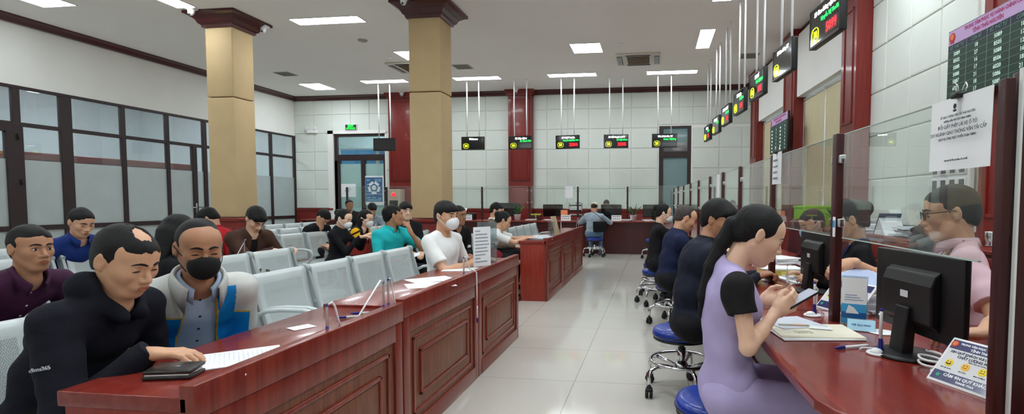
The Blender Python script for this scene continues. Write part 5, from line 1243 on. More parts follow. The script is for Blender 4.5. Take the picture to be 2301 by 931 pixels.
# ---- office chairs behind the right counter
def office_chair(x, y, rz, m, lab, top=1.08, head=False):
    g = thing('office_chair', lab, 'chair', (x, y, 0), rz)      # faces local -y
    mb = MB(); mb.box(-0.24, 0.24, -0.24, 0.22, 0.43, 0.50, 0, 0.03); mb.build('seat', m, g)
    mb = MB(); n = 7
    vs = []; prof = [(0.52, 0.20, 0.20), (0.62, 0.22, 0.235), (0.78, 0.225, 0.24), (0.92, 0.235, 0.235), (top - 0.06, 0.25, 0.21), (top, 0.26, 0.15)]
    for (z, y_, w) in prof:
        for i in range(n):
            u = -1 + 2 * i / (n - 1); vs.append((u * w, y_ - 0.03 * u * u, z))
    fs = [(r * n + i, r * n + i + 1, (r + 1) * n + i + 1, (r + 1) * n + i) for r in range(len(prof) - 1) for i in range(n - 1)]
    mb.add(vs, fs, 0, True); o = mb.build('backrest', m, g); q = o.modifiers.new('t', 'SOLIDIFY'); q.thickness = 0.04; q = o.modifiers.new('b', 'BEVEL'); q.width = 0.012; q.segments = 2
    mb = MB(); mb.lathe([(0.03, 0.1), (0.03, 0.3), (0.022, 0.3), (0.022, 0.44)], 14)
    mb.box(-0.03, 0.03, 0.15, 0.25, 0.42, 0.46); mb.box(-0.03, 0.03, 0.235, 0.265, 0.42, 0.75); mb.build('column', M_black, g)
    for k in range(5):
        a = 2 * PI * k / 5; mb = MB(); mb.tube([(0.03 * math.cos(a), 0.03 * math.sin(a), 0.12), (0.28 * math.cos(a), 0.28 * math.sin(a), 0.07)], 0.018, 8); mb.sphere((0.28 * math.cos(a), 0.28 * math.sin(a), 0.03), 0.03, 10); mb.build('leg', M_black, g)
    for s in (-1, 1):
        mb = MB(); mb.tube([(s * 0.25, 0.12, 0.47), (s * 0.29, 0.12, 0.55), (s * 0.29, 0.08, 0.66), (s * 0.29, -0.14, 0.66)], 0.016, 8); mb.build('armrest', M_black, g)
    return g
M_mesh = mat('chair_mesh', (58, 62, 66), 0.8, var=0.15, bump=0.2, bscale=400); M_maroon = mat('maroon_cloth', (74, 14, 24), 0.75, var=0.12, bump=0.1, bscale=200)
office_chair(1.93, 4.30, D_(-70), M_mesh, 'dark grey mesh office chair behind the nearest monitor', 1.12)
office_chair(1.30, 5.70, D_(-80), M_maroon, 'maroon office chair seen past the forehead of the woman in lilac', 1.10)
office_chair(1.80, 2.62, D_(-88), M_maroon, 'maroon chair of the clerk in glasses', 0.98)
office_chair(1.60, 3.50, D_(-85), M_maroon, 'maroon chair of the woman with the hair bun', 0.98)
office_chair(1.45, 5.0, D_(-85), M_maroon, 'maroon chair of the clerk in the blue mask', 1.05)
# ------------------------------------------------------------------ smooth solids for people
def V3(*a): return np.array(a, dtype=np.float64)
def unit(v): v = np.asarray(v, float); return v / max(1e-9, np.linalg.norm(v))
class Solid:
    """ordered smooth union / cut of simple shapes, meshed with surface nets on sparse blocks"""
    def __init__(s): s.p = []
    def cone(s, a, b, ra, rb, k=0.02, flat=None, nrm=None, cut=None, op='add', amp=0.0):
        a = np.asarray(a, float); b = np.asarray(b, float); d = b - a; L2 = max(1e-9, d.dot(d)); u = d / math.sqrt(L2)
        n = None if nrm is None else unit(nrm)
        def f(P):
            q = P - a; t = np.clip((q @ d) / L2, 0, 1); o = q - t[..., None] * d
            if n is not None:
                c = o @ n; o = o + ((1.0 / flat - 1.0) * c)[..., None] * n
            r = np.linalg.norm(o, axis=-1) - (ra + (rb - ra) * t)
            if n is not None: r = r * min(1.0, flat) if flat < 1 else r
            if cut == 'b': r = np.maximum(r, (P - b) @ u)
            if cut == 'a': r = np.maximum(r, -((P - a) @ u))
            return r
        R = max(ra, rb) * max(1.0, flat or 1.0)
        s.p.append((op, f, np.minimum(a, b) - R, np.maximum(a, b) + R, k)); return s
    def ell(s, c, r, R=None, k=0.02, op='add'):
        c = np.asarray(c, float); r = np.asarray(r, float); R = np.eye(3) if R is None else np.asarray(R)
        def f(P):
            q = (P - c) @ R; k0 = np.linalg.norm(q / r, axis=-1); k1 = np.linalg.norm(q / (r * r), axis=-1)
            return k0 * (k0 - 1.0) / np.maximum(k1, 1e-6)
        m = r.max(); s.p.append((op, f, c - m, c + m, k)); return s
    def fn(s, f, op='add', lo=None, hi=None, k=0.0):
        s.p.append((op, f, lo, hi, k)); return s
    def ev(s, P, marg):
        n = P.shape[0]; D = np.full(P.shape[:-1], 1.0); lo = P.min(axis=1); hi = P.max(axis=1)
        for op, f, a, b, k in s.p:
            if a is None: m = np.ones(n, bool)
            else:
                e = marg + k; m = np.all((hi >= a - e) & (lo <= b + e), axis=1)
            if not m.any(): continue
            d = f(P[m]); c = D[m]
            if op == 'add':
                if k > 0:
                    h = np.clip(0.5 + 0.5 * (c - d) / k, 0, 1); v = c + (d - c) * h - k * h * (1 - h)
                else: v = np.minimum(c, d)
            elif op == 'sub':
                if k > 0:
                    h = np.clip(0.5 - 0.5 * (c + d) / k, 0, 1); v = c + (-d - c) * h + k * h * (1 - h)
                else: v = np.maximum(c, -d)
            elif op == 'int': v = np.maximum(c, d)
            elif op == 'disp': v = c + d
            D[m] = v
        return D
    def at(s, p): return float(s.ev(np.asarray(p, float).reshape(1, 1, 3), 0.5)[0, 0])
    def mesh(s, h):
        los = np.min([q[2] for q in s.p if q[2] is not None and q[0] == 'add'], axis=0) - 3 * h
        his = np.max([q[3] for q in s.p if q[2] is not None and q[0] == 'add'], axis=0) + 3 * h
        B = 8; nb = np.ceil((his - los) / (B * h)).astype(int)
        I = np.stack(np.meshgrid(*[np.arange(x) for x in nb], indexing='ij'), -1).reshape(-1, 3)
        C = los + (I + 0.5) * B * h; rad = 0.5 * math.sqrt(3) * B * h
        d = s.ev(C[:, None, :], rad + 0.02)[:, 0]
        I = I[np.abs(d) < rad + 0.012]
        g = np.arange(B + 1); G = np.stack(np.meshgrid(g, g, g, indexing='ij'), -1).reshape(-1, 3)
        N = I[:, None, :] * B + G[None]                       # node indices
        D = s.ev(los + N * h, 0.012 + h).reshape(-1, B + 1, B + 1, B + 1)
        S = (D < 0)
        off = [(x, y, z) for x in (0, 1) for y in (0, 1) for z in (0, 1)]
        cnt = sum(S[:, x:x + B, y:y + B, z:z + B].astype(np.int8) for x, y, z in off)
        act = (cnt > 0) & (cnt < 8); bi, ci, cj, ck = np.nonzero(act)
        base = np.stack([ci, cj, ck], 1); cell = I[bi] * B + base
        M = nb * B + 4
        key = (cell[:, 0] * M[1] + cell[:, 1]) * M[2] + cell[:, 2]
        vals = np.stack([D[bi, ci + x, cj + y, ck + z] for x, y, z in off], 1)
        acc = np.zeros((len(bi), 3)); w = np.zeros(len(bi)); O = np.array(off, float)
        for i in range(8):
            for j in range(i + 1, 8):
                if abs(O[i] - O[j]).sum() != 1: continue
                a, b = vals[:, i], vals[:, j]; m = (a < 0) != (b < 0)
                t = np.where(m, a / np.where(m, a - b, 1), 0)
                acc += np.where(m[:, None], O[i] + t[:, None] * (O[j] - O[i]), 0); w += m
        verts = los + (cell + acc / w[:, None]) * h
        order = np.argsort(key); ks = key[order]
        def look(c):
            kk = (c[:, 0] * M[1] + c[:, 1]) * M[2] + c[:, 2]
            p = np.searchsorted(ks, kk); p = np.clip(p, 0, len(ks) - 1)
            return np.where(ks[p] == kk, order[p], -1)
        faces = []
        for ax in range(3):
            e = [0, 0, 0]; e[ax] = 1
            A = S[:, :B, :B, :B]; Bv = S[:, e[0]:B + e[0], e[1]:B + e[1], e[2]:B + e[2]]
            q = np.nonzero(A != Bv); node = I[q[0]] * B + np.stack(q[1:], 1); ins = A[q]
            u, v = (ax + 1) % 3, (ax + 2) % 3
            du = np.zeros(3, int); du[u] = 1; dv = np.zeros(3, int); dv[v] = 1
            f = np.stack([look(node), look(node - du), look(node - du - dv), look(node - dv)], 1)
            ok = (f >= 0).all(1); f = f[ok]; ins = ins[ok]
            f[~ins] = f[~ins][:, ::-1]; faces.append(f)
        return verts, np.concatenate(faces)
    def build(s, name, mats, parent, h, cls=None, smooth=1):
        v, f = s.mesh(h)
        if len(f) == 0: return None
        me = bpy.data.meshes.new(name)
        me.vertices.add(len(v)); me.vertices.foreach_set('co', v.ravel())
        me.loops.add(f.size); me.loops.foreach_set('vertex_index', f.ravel().astype(np.int32))
        me.polygons.add(len(f)); me.polygons.foreach_set('loop_start', np.arange(0, f.size, 4, dtype=np.int32)); me.polygons.foreach_set('loop_total', np.full(len(f), 4, np.int32))
        mats = mats if isinstance(mats, (list, tuple)) else [mats]
        for m in mats: me.materials.append(m)
        if cls is not None: me.polygons.foreach_set('material_index', cls(v[f].mean(1)).astype(np.int32))
        me.polygons.foreach_set('use_smooth', np.ones(len(f), bool))
        me.update(calc_edges=True); me.validate()
        o = bpy.data.objects.new(name, me); COL.objects.link(o)
        if parent is not None: o.parent = parent
        if smooth:
            q = o.modifiers.new('relax', 'SMOOTH'); q.iterations = smooth; q.factor = 0.5
        return o
def folds(seed, amp, freq, P, axis=None):
    rd = np.random.RandomState(seed); d = 0
    for i in range(5):
        k = rd.normal(size=3); k /= np.linalg.norm(k); k = k * freq * rd.uniform(0.6, 1.5)
        d = d + np.sin(P @ k + rd.uniform(0, 6.28) + 1.3 * np.sin(P @ np.roll(k, 1) * 0.6))
    return amp * d / 3.0

def ik(a, t, l1, l2, hint):
    d = t - a; L = np.linalg.norm(d); L2 = min(L, (l1 + l2) * 0.999); u = d / max(L, 1e-6)
    if L > L2: t = a + u * L2
    x = (l1 * l1 - l2 * l2 + L2 * L2) / (2 * L2); h = math.sqrt(max(0.0, l1 * l1 - x * x))
    n = hint - u * hint.dot(u); n = unit(n)
    return a + u * x + n * h, t

def ray_out(SS, base, d, mx=0.25, n=60):
    t = np.linspace(0, mx, n); v = SS.ev((base + t[:, None] * d)[:, None, :], 0.05)[:, 0] < 0
    i = np.nonzero(v)[0]
    return float(t[i[-1]]) if len(i) else 0.0
def add_hand(S, w, d, pn, side, curl=0.5, sc=1.0, k=0.008, thumb=0.3, spread=1.0, curls=None):
    """w wrist, d finger direction, pn palm normal, side +1 left hand, -1 right hand"""
    x = unit(d); z = -unit(pn - x * np.dot(pn, x)); y = np.cross(z, x)
    ts = -side                                            # thumb side along local y
    F = lambda p: w + sc * (p[0] * x + p[1] * y + p[2] * z)
    S.cone(F((-0.01, 0, 0)), F((0.02, 0, 0)), 0.026 * sc, 0.028 * sc, k, flat=0.72, nrm=z)
    ys = [0.030, 0.010, -0.010, -0.029]; ln = [0.072, 0.080, 0.074, 0.058]; kx = [0.088, 0.092, 0.088, 0.080]
    for i in range(4):
        yy = ys[i] * ts
        S.cone(F((0.015, yy * 0.6, 0)), F((kx[i], yy, 0.002)), 0.0135 * sc, 0.0105 * sc, 0.012)
    S.cone(F((0.02, 0.0, -0.004)), F((0.07, 0.0, -0.004)), 0.017 * sc, 0.013 * sc, 0.01, flat=1.7, nrm=y)
    for i in range(4):
        yy = ys[i] * ts; c = curls[i] if curls else curl * (1 + 0.12 * i)
        p = np.array([kx[i], yy, 0.002]); a = c * 0.55; sp = ys[i] * ts * 2.2 * spread
        for j, (fr, r0, r1) in enumerate(((0.44, 0.0098, 0.0088), (0.32, 0.0088, 0.0078), (0.24, 0.0078, 0.0062))):
            dd = np.array([math.cos(a), math.sin(sp) * math.cos(a) * 0.5, -math.sin(a)]); q = p + dd * ln[i] * fr
            S.cone(F(p), F(q), r0 * sc, r1 * sc, 0.0035 if j else 0.006); p = q; a += c * 0.75
    tpts = [(0.018, 0.024 * ts, -0.006), (0.052, (0.050 - 0.012 * thumb) * ts, -0.012 - 0.018 * thumb), (0.080, (0.054 - 0.03 * thumb) * ts, -0.016 - 0.03 * thumb), (0.100, (0.050 - 0.045 * thumb) * ts, -0.018 - 0.036 * thumb)]
    for a, b, r0, r1, kk in ((tpts[0], tpts[1], 0.0145, 0.0115, 0.012), (tpts[1], tpts[2], 0.011, 0.0095, 0.005), (tpts[2], tpts[3], 0.0092, 0.0072, 0.004)):
        S.cone(F(a), F(b), r0 * sc, r1 * sc, kk)

def head_solid(S, T, sc, jaw=1.0, fat=1.0, nose=1.0, fem=False, detail=True):
    """T maps head-local points (x ahead, y left, z up, metres) to body space"""
    R = T[:3, :3]
    def X(p): return R @ (np.asarray(p, float) * sc) + T[:3, 3]
    def E(c, r, k, op='add', rot=None):
        RR = R if rot is None else R @ rot
        S.ell(X(c), np.asarray(r) * sc, RR, k * sc, op)
    def C(a, b, ra, rb, k, op='add', flat=None, nrm=None): S.cone(X(a), X(b), ra * sc, rb * sc, k * sc, flat, None if nrm is None else R @ np.asarray(nrm, float), None, op)
    E((-0.014, 0, 0.030), (0.097, 0.077, 0.086), 0.0)
    E((0.024, 0, -0.034), (0.066, 0.061 * fat, 0.080), 0.03)
    E((0.036, 0, 0.042), (0.053, 0.060, 0.050), 0.03)
    for s in (-1, 1): C((-0.008, s * 0.050 * fat, -0.045), (0.046, s * 0.024 * fat * jaw, -0.094), 0.018, 0.018, 0.028)
    E((0.056, 0, -0.096), (0.027, 0.026 * jaw, 0.022), 0.025)
    if not detail: 
        C((0.088, 0, 0.005), (0.104, 0, -0.030), 0.008, 0.013, 0.01)
        for s in (-1, 1): E((-0.008, s * 0.078, -0.003), (0.018, 0.009, 0.031), 0.006)
        for s in (-1, 1): E((0.096, s * 0.030, 0.003), (0.013, 0.018, 0.010), 0.008, 'sub')
        return X
    for s in (-1, 1): E((0.054, s * 0.040 * fat, -0.020), (0.027, 0.021, 0.024), 0.025)
    C((0.079, -0.030, 0.020), (0.084, 0.0, 0.016), 0.0085, 0.0085, 0.016); C((0.084, 0.0, 0.016), (0.079, 0.030, 0.020), 0.0085, 0.0085, 0.016)
    for s in (-1, 1): E((0.100, s * 0.031, 0.000), (0.017, 0.021, 0.0125), 0.012, 'sub')
    for s in (-1, 1): E((0.0735, s * 0.0315, -0.001), (0.0135, 0.0155, 0.0125), 0.004)
    C((0.084, 0, 0.012), (0.106 * (0.97 + 0.03 * nose), 0, -0.030), 0.0062, 0.0098 * nose, 0.010)
    E((0.104, 0, -0.035), (0.0115, 0.0115 * nose, 0.0095), 0.006)
    for s in (-1, 1): E((0.094, s * 0.0135 * nose, -0.037), (0.0115, 0.0075, 0.0078), 0.006)
    for s in (-1, 1): E((0.101, s * 0.0075, -0.0445), (0.0045, 0.0035, 0.003), 0.003, 'sub')
    E((0.078, 0, -0.062), (0.020, 0.030, 0.022), 0.015)
    C((0.0925, -0.019, -0.0630), (0.0975, -0.005, -0.0595), 0.0038, 0.0050, 0.005); C((0.0975, 0.005, -0.0595), (0.0925, 0.019, -0.0630), 0.0050, 0.0038, 0.005)
    C((0.0985, -0.006, -0.0595), (0.0985, 0.006, -0.0595), 0.0048, 0.0048, 0.004)
    C((0.0915, -0.016, -0.0690), (0.0965, 0.0, -0.0725), 0.0042, 0.0062, 0.005); C((0.0965, 0.0, -0.0725), (0.0915, 0.016, -0.0690), 0.0062, 0.0042, 0.005)
    C((0.099, -0.021, -0.0655), (0.1035, 0.0, -0.0660), 0.0018, 0.0022, 0.003, 'sub'); C((0.1035, 0.0, -0.0660), (0.099, 0.021, -0.0655), 0.0022, 0.0018, 0.003, 'sub')
    for s in (-1, 1):
        a = 0.30 * s; Rz = np.array([[math.cos(a), math.sin(a), 0], [-math.sin(a), math.cos(a), 0], [0, 0, 1]])
        E((-0.010, s * 0.0800, -0.002), (0.0185, 0.0065, 0.0310), 0.006, rot=Rz)
        E((-0.004, s * 0.0870, 0.004), (0.0095, 0.0055, 0.0150), 0.004, 'sub', rot=Rz)
        C((-0.014, s * 0.082, -0.022), (-0.004, s * 0.078, -0.028), 0.006, 0.005, 0.004)
    return X

SKIN = {}
def skin_mats(rgb):
    k = tuple(rgb)
    if k not in SKIN:
        n = 'skin_%d' % len(SKIN)
        m = mat(n, rgb, 0.48, var=0.05, vscale=14, bump=0.03, bscale=240)
        b = m.node_tree.nodes['Principled BSDF']; b.inputs['Subsurface Weight'].default_value = 0.12; b.inputs['Subsurface Radius'].default_value = (0.012, 0.005, 0.003)
        l = mat(n + '_lips', tuple(int(c * f) for c, f in zip(rgb, (0.84, 0.68, 0.65))), 0.42, var=0.04)
        SKIN[k] = (m, l)
    return SKIN[k]
M_hair = mat('black_hair', (10, 9, 10), 0.5, var=0.3, vscale=5, stretch=(4, 60, 60), bump=0.5, bscale=9, spec=0.3)
M_eyew = mat('eye_white', (214, 208, 200), 0.25, var=0.03); M_iris = mat('iris_dark', (26, 16, 12), 0.15, var=0.1)
def cloth(name, rgb, rough=0.82, bump=0.12, bscale=180, var=0.06): return mat('cloth_' + name, rgb, rough, var=var, vscale=5, bump=bump, bscale=bscale, spec=0.25)
M_maskw = mat('mask_white', (226, 228, 230), 0.8, var=0.02); M_maskb = mat('mask_black', (20, 20, 22), 0.85, var=0.1); M_maskblue = mat('mask_blue', (150, 176, 196), 0.8, var=0.04)

def person(label, head, yaw, hyaw=0.0, hpitch=0.0, hroll=0.0, seat=0.435, skin=(190, 142, 112), top=None, pants=None, sleeve='long', hands=(None, None), h=0.009, hair='short', hairmat=None, fem=False, fat=1.0, jaw=1.0,
           mask=None, glasses=False, eyes='down', collar=None, under=None, jacket_open=0.0, style=None, standing=False, lean=None, hh=None, shoe=None, group=None, headsc=1.0, legs=True, neckfwd=0.035, spine=0.47, shw=None, cap=None, necklen=0.0, extra=None, slen=0.74, armsc=1.0, headz=0.150, kx=0.40, jcollar=None, neckcut=None):
    near = h <= 0.0055
    yaw = math.radians(yaw); cy, sy = math.cos(yaw), math.sin(yaw)
    fwd = V3(cy, sy, 0)
    H = V3(*head)
    zP = seat + 0.095 * (1 if not standing else 0)
    hp, hyw, hr = math.radians(hpitch), math.radians(hyaw), math.radians(hroll)
    Rh = np.array(Euler((hr, hp, hyw), 'XYZ').to_matrix())          # pitch > 0 looks down
    nb_l = -(Rh @ V3(-0.022, 0, -0.075)) * headsc                   # from skull base to head centre
    # neck base in local frame, head centre at (hx, 0, H.z)
    N_off = -nb_l * 0 + V3(neckfwd + 0.05 * math.sin(hp), 0, headz + necklen - 0.02 * math.sin(abs(hp)))
    if fem: N_off = N_off * V3(1, 1, 0.98)
    Nz = H[2] - N_off[2]
    sp = spine * (0.95 if fem else 1.0)
    dz = Nz - zP
    dx = math.sqrt(max(0.0, sp * sp - dz * dz)) if lean is None else lean
    px_ = H[:2] - fwd[:2] * (dx + N_off[0])
    root = thing('person', label, 'person', (px_[0], px_[1], 0), yaw, group)
    Wl = lambda p: V3(cy * (p[0] - px_[0]) + sy * (p[1] - px_[1]), -sy * (p[0] - px_[0]) + cy * (p[1] - px_[1]), p[2])
    Pv = V3(0, 0, zP); Nk = V3(dx, 0, Nz); Hc = V3(dx + N_off[0], 0, H[2])
    up = unit(Nk - Pv); lat = V3(0, 1, 0); fr = np.cross(lat, up)
    if fr[0] < 0: fr = -fr
    bend = fr * (-0.035 if dx > 0.1 else -0.01)                      # rounded back when leaning
    Wst = Pv + up * sp * 0.36 + bend * 0.8; Ch = Pv + up * sp * 0.70 + bend
    shw = shw or (0.155 if fem else 0.180); shw *= (1 + (fat - 1) * 0.5)
    Sh = [Nk - up * (0.050 if fem else 0.060) - fr * 0.005 + lat * shw * s for s in (1, -1)]
    la, lf = (0.265 * armsc, 0.235 * armsc) if fem else (0.285 * armsc, 0.250 * armsc)
    arms = []
    for i, s in enumerate((1, -1)):
        hd = hands[i]
        if hd is None: hd = dict(w=('l', (0.34, 0.07 * s, zP + 0.09)), d=('l', (0.8, -0.5 * s, -0.2)))
        w = hd['w']; wl = V3(*w[1]) if w[0] == 'l' else Wl(w[1])
        hint = V3(*hd.get('hint', (-0.5, 0.55 * s, -0.9)))
        el, wl = ik(Sh[i], wl, la, lf, hint)
        d = hd.get('d')
        if d is None: dl = unit(wl - el)
        elif d[0] == 'l': dl = V3(*d[1])
        else: dl = V3(cy * d[1][0] + sy * d[1][1], -sy * d[1][0] + cy * d[1][1], d[1][2])
        pn = hd.get('pn', (0, 0, -1)); pn = V3(cy * pn[0] + sy * pn[1], -sy * pn[0] + cy * pn[1], pn[2])
        arms.append((Sh[i], el, wl, unit(dl), pn, s, hd))
    hipw = 0.095 if fem else 0.09
    lg = []
    for i, s in enumerate((1, -1)):
        hip = Pv + V3(0.0, hipw * s, -0.01)
        if standing: kn = V3(0.03, 0.10 * s, 0.47); an = V3(-0.02, 0.115 * s, 0.08)
        else:
            kn = V3(kx, 0.12 * s, min(zP + 0.0, 0.53)); an = V3(kx - 0.02, 0.11 * s, 0.085)
            if legs == 'back': an = V3(kx - 0.24, 0.12 * s, 0.10)
        lg.append((hip, kn, an))
    # head transform in body space
    Th = np.eye(4); Th[:3, :3] = Rh; Th[:3, 3] = Hc
    sc = headsc * (0.965 if fem else 1.0)
    S = Solid()
    X = head_solid(S, Th, sc, jaw * (0.85 if fem else 1.0), fat if fat > 1 else 1.0, 0.9 if fem else 1.05, fem, detail=h <= 0.008)
    nr = (0.044 if fem else 0.0515) * (0.9 + 0.1 * fat)
    S.cone(X((-0.030, 0, -0.045)), Nk + V3(0, 0, -0.01), nr, nr * 1.10, 0.022)
    S.cone(Nk + lat * 0.02 - up * .03, Sh[0], 0.036, 0.028, 0.03); S.cone(Nk - lat * 0.02 - up * .03, Sh[1], 0.036, 0.028, 0.03)
    S.cone(Nk - up * 0.08, Wst, 0.060, 0.058, 0.03, flat=1.3, nrm=lat); S.cone(Wst, Pv, 0.058, 0.075, 0.03)
    S.cone(Sh[0] - lat * .02, Sh[1] + lat * .02, 0.028, 0.028, 0.03)
    asz = (0.82 if fem else 1.0) * (0.95 + 0.05 * fat)
    for (sh, el, wl, dl, pn, s, hd) in arms:
        S.cone(sh, el, 0.040 * asz, 0.036 * asz, 0.025); S.cone(el, (el * .55 + wl * .45), 0.037 * asz, 0.034 * asz, 0.012); S.cone((el * .6 + wl * .4), wl, 0.035 * asz, 0.0235 * asz, 0.012, flat=0.9, nrm=pn)
        add_hand(S, wl, dl, pn, s, hd.get('curl', 0.5), (0.90 if fem else 1.0) * (1 if h < 0.008 else 1.06), 0.008, hd.get('thumb', 0.3), hd.get('spread', 1.0), hd.get('curls'))
    for (hip, kn, an) in lg:
        S.cone(hip, kn, 0.06, 0.045, 0.03); S.cone(kn, an, 0.042, 0.032, 0.02); S.cone(an, an + V3(0.12, 0, -0.045), 0.03, 0.026, 0.02)
    sm, lm = skin_mats(skin)
    Xi = np.linalg.inv(Rh)
    def cls(c):
        q = ((c - Hc) @ Xi.T) / sc
        lip = (q[:, 0] > 0.088) & (np.abs(q[:, 1]) < 0.020) & (q[:, 2] < -0.0555 + 0.0 * q[:, 0]) & (q[:, 2] > -0.0775)
        lip &= ((q[:, 2] + 0.0660) / 0.0100) ** 2 + (q[:, 1] / 0.0215) ** 2 < 1.0
        return lip.astype(int)
    S.build('body', [sm, lm], root, h, cls if h <= 0.007 else None)
    # ---------------- face details
    Rs = Rh * sc
    def surfs(yz, off=0.0):
        yz = np.asarray(yz, float); n = len(yz); lo_ = np.full(n, 0.03); hi_ = np.full(n, 0.13)
        for _ in range(14):
            m = (lo_ + hi_) / 2; q = np.column_stack([m, yz]) @ Rs.T + Hc
            ins = S.ev(q[:, None, :], 0.04)[:, 0] < 0
            lo_ = np.where(ins, m, lo_); hi_ = np.where(ins, hi_, m)
        return list(np.column_stack([hi_ + off, yz]) @ Rs.T + Hc)
    if h <= 0.009:
        r = 0.0026 * (1 if near else 1.3)
        for s in (-1, 1):
            mb = MB(); mb.tube(surfs([(s * y, z) for y, z in ((0.010, 0.0205), (0.020, 0.0245), (0.032, 0.0265), (0.042, 0.0235), (0.049, 0.017))], 0.0002), ([r * .7, r * .95, r * .9, r * .6, r * .25] if fem else [r * 1.1, r * 1.6, r * 1.5, r * 1.0, r * .4]), 8, 0, flat=1.0 if near else 0.8)
            mb.build('eyebrow', M_hair, root)
            if eyes == 'open':
                c = surfs([(s * 0.0315, -0.001)], -0.0022)[0]
                mb = MB(); R3 = Matrix(Rh.tolist()); mb.sphere(c, 0.0115 * sc, 14, 0, (0.35, 1.0, 0.36), R3); mb.sphere(surfs([(s * 0.0300, -0.0012)], 0.0012)[0], 0.0056 * sc, 12, 1, (0.35, 1, 0.88), R3); mb.build('eye', [M_eyew, M_iris], root)
            zl = -0.0045 if eyes == 'down' else 0.0032
            mb = MB(); mb.tube(surfs([(s * y, z + zl) for y, z in ((0.0185, -0.0012), (0.025, 0.0012), (0.032, 0.0018), (0.039, 0.0008), (0.045, -0.002))], 0.0002), [.0008, .0019, .0022, .0019, .0008], 6); mb.build('eyelash_line', M_hair, root)
    # ---------------- hair
    hm = hairmat or M_hair
    if hair:
        Hs = Solid(); hsd = sum(ord(c) for c in label) % 97
        big = {'short': 0.0, 'full': 0.0035, 'long': 0.003, 'crop': -0.0025, 'bald': -0.001, 'bun': 0.001, 'tail': 0.001}[hair]
        Hs.ell(X((-0.016, 0, 0.033)), (V3(0.102, 0.0815, 0.0915) + big) * sc, Rh, 0.0)
        if hair in ('short', 'full', 'bald'): Hs.ell(X((0.038, 0, 0.058)), (V3(0.052, 0.060, 0.040) + big) * sc, Rh, 0.02)
        if hair == 'full': Hs.ell(X((0.058, 0, 0.052)), V3(0.040, 0.064, 0.034) * sc, Rh, 0.015)
        Hs.ell(X((-0.060, 0, -0.020)), (V3(0.050, 0.060, 0.060) + big) * sc, Rh, 0.02)
        rdn = lambda P: folds(hsd, 0.0022, 70, P)
        Hs.fn(rdn, 'disp')
        def face_cut(c, r, a=0.0045):
            c = X(c); r = np.asarray(r) * sc
            def f(P):
                q = (P - c) @ Rh; k0 = np.linalg.norm(q / r, axis=-1); k1 = np.linalg.norm(q / (r * r), axis=-1)
                return k0 * (k0 - 1.0) / np.maximum(k1, 1e-6) + folds(hsd + 5, a, 150, P) + folds(hsd + 9, a * 0.8, 380, P)
            Hs.fn(f, 'sub', c - r.max() * 1.1, c + r.max() * 1.1, 0.0)
        if hair == 'full': face_cut((0.120, 0, -0.040), (0.080, 0.105, 0.086))
        elif hair in ('bun', 'tail'): face_cut((0.112, 0, -0.026), (0.080, 0.098, 0.094), 0.002)
        elif hair == 'long': face_cut((0.118, 0, -0.033), (0.078, 0.080, 0.088), 0.003)
        else: face_cut((0.114, 0, -0.018), (0.080, 0.098, 0.092))
        if hair in ('short', 'full', 'crop', 'bald'):
            for s in (-1, 1): face_cut((0.064, s * 0.078, -0.022), (0.052, 0.034, 0.060), 0.002)
        if hair == 'bald': face_cut((0.040, 0.004, 0.118), (0.046, 0.034, 0.022), 0.006); face_cut((-0.03, -0.004, 0.131), (0.034, 0.028, 0.010), 0.005)
        def low(P, a=(0.50 if hair != 'crop' else 0.35)):
            q = ((P - Hc) @ Xi.T) / sc
            return (-(q[..., 2] - (-0.026 + a * q[..., 0]))) * 0.9
        if hair != 'long': Hs.fn(low, 'int')
        for s in (-1, 1):
            if hair != 'long': Hs.ell(X((0.004, s * 0.086, -0.012)), V3(0.020, 0.016, 0.030) * sc, Rh, 0.003, 'sub')
        if hair == 'bun': Hs.ell(X((-0.105, 0, 0.045)), V3(0.040, 0.045, 0.045) * sc, Rh, 0.01)
        if hair == 'long':
            for s in (-1, 1): Hs.cone(X((-0.02, s * 0.066, -0.03)), X((-0.03, s * 0.068, -0.17)), 0.030, 0.024, 0.02)
            Hs.cone(X((-0.075, 0, -0.02)), X((-0.075, 0, -0.20)), 0.060, 0.035, 0.02, flat=1.1, nrm=lat)
        if hair == 'tail':
            q0 = X((-0.088, 0, 0.010)); pts = [q0, q0 + V3(-0.028, 0.0, -0.002), q0 + V3(-0.068, 0, -0.07), q0 + V3(-0.110, 0, -0.17), q0 + V3(-0.140, 0, -0.28), q0 + V3(-0.150, 0, -0.37)]
            rr = [0.024, 0.030, 0.028, 0.026, 0.019, 0.006]
            for a, b, r0, r1 in zip(pts[:-1], pts[1:], rr[:-1], rr[1:]): Hs.cone(a, b, r0, r1, 0.012)
            Hs.fn(lambda P: 0.0012 * np.sin(P[..., 1] * 420 + 5 * np.sin(P[..., 2] * 18)) * (P[..., 0] < q0[0] + 0.02), 'disp')
        Hs.build('hair', hm, root, max(0.0032, h * 0.8))
    if cap is not None:
        Cs = Solid(); Cs.ell(X((-0.012, 0, 0.050)), V3(0.106, 0.088, 0.078) * sc, Rh, 0.0)
        Cs.fn(lambda P: -(((P - Hc) @ Xi.T)[..., 2] - 0.030), 'int'); Cs.ell(X((0.085, 0, 0.036)), V3(0.085, 0.070, 0.010) * sc, Rh, 0.006)
        Cs.build('cap', cap, root, max(0.004, h * 0.8))
    if mask is not None:
        Ms = Solid(); Ms2 = Solid(); head_solid(Ms2, Th, sc, jaw * (0.85 if fem else 1.0), fat if fat > 1 else 1.0, 0.85, fem, detail=False)
        kf = mask is M_maskw
        Ms.ell(X((0.072, 0, -0.052)), V3(0.050 if kf else 0.050, 0.058 * max(1, fat * 0.97), 0.056 if kf else 0.062) * sc, Rh)
        if kf: Ms.cone(X((0.118, 0, -0.018)), X((0.096, 0, -0.088)), 0.006, 0.006, 0.035)
        Ms.fn(lambda P: Ms2.ev(P, 0.5) - 0.0055 * sc if False else 0 * P[..., 0] - 1, 'int')
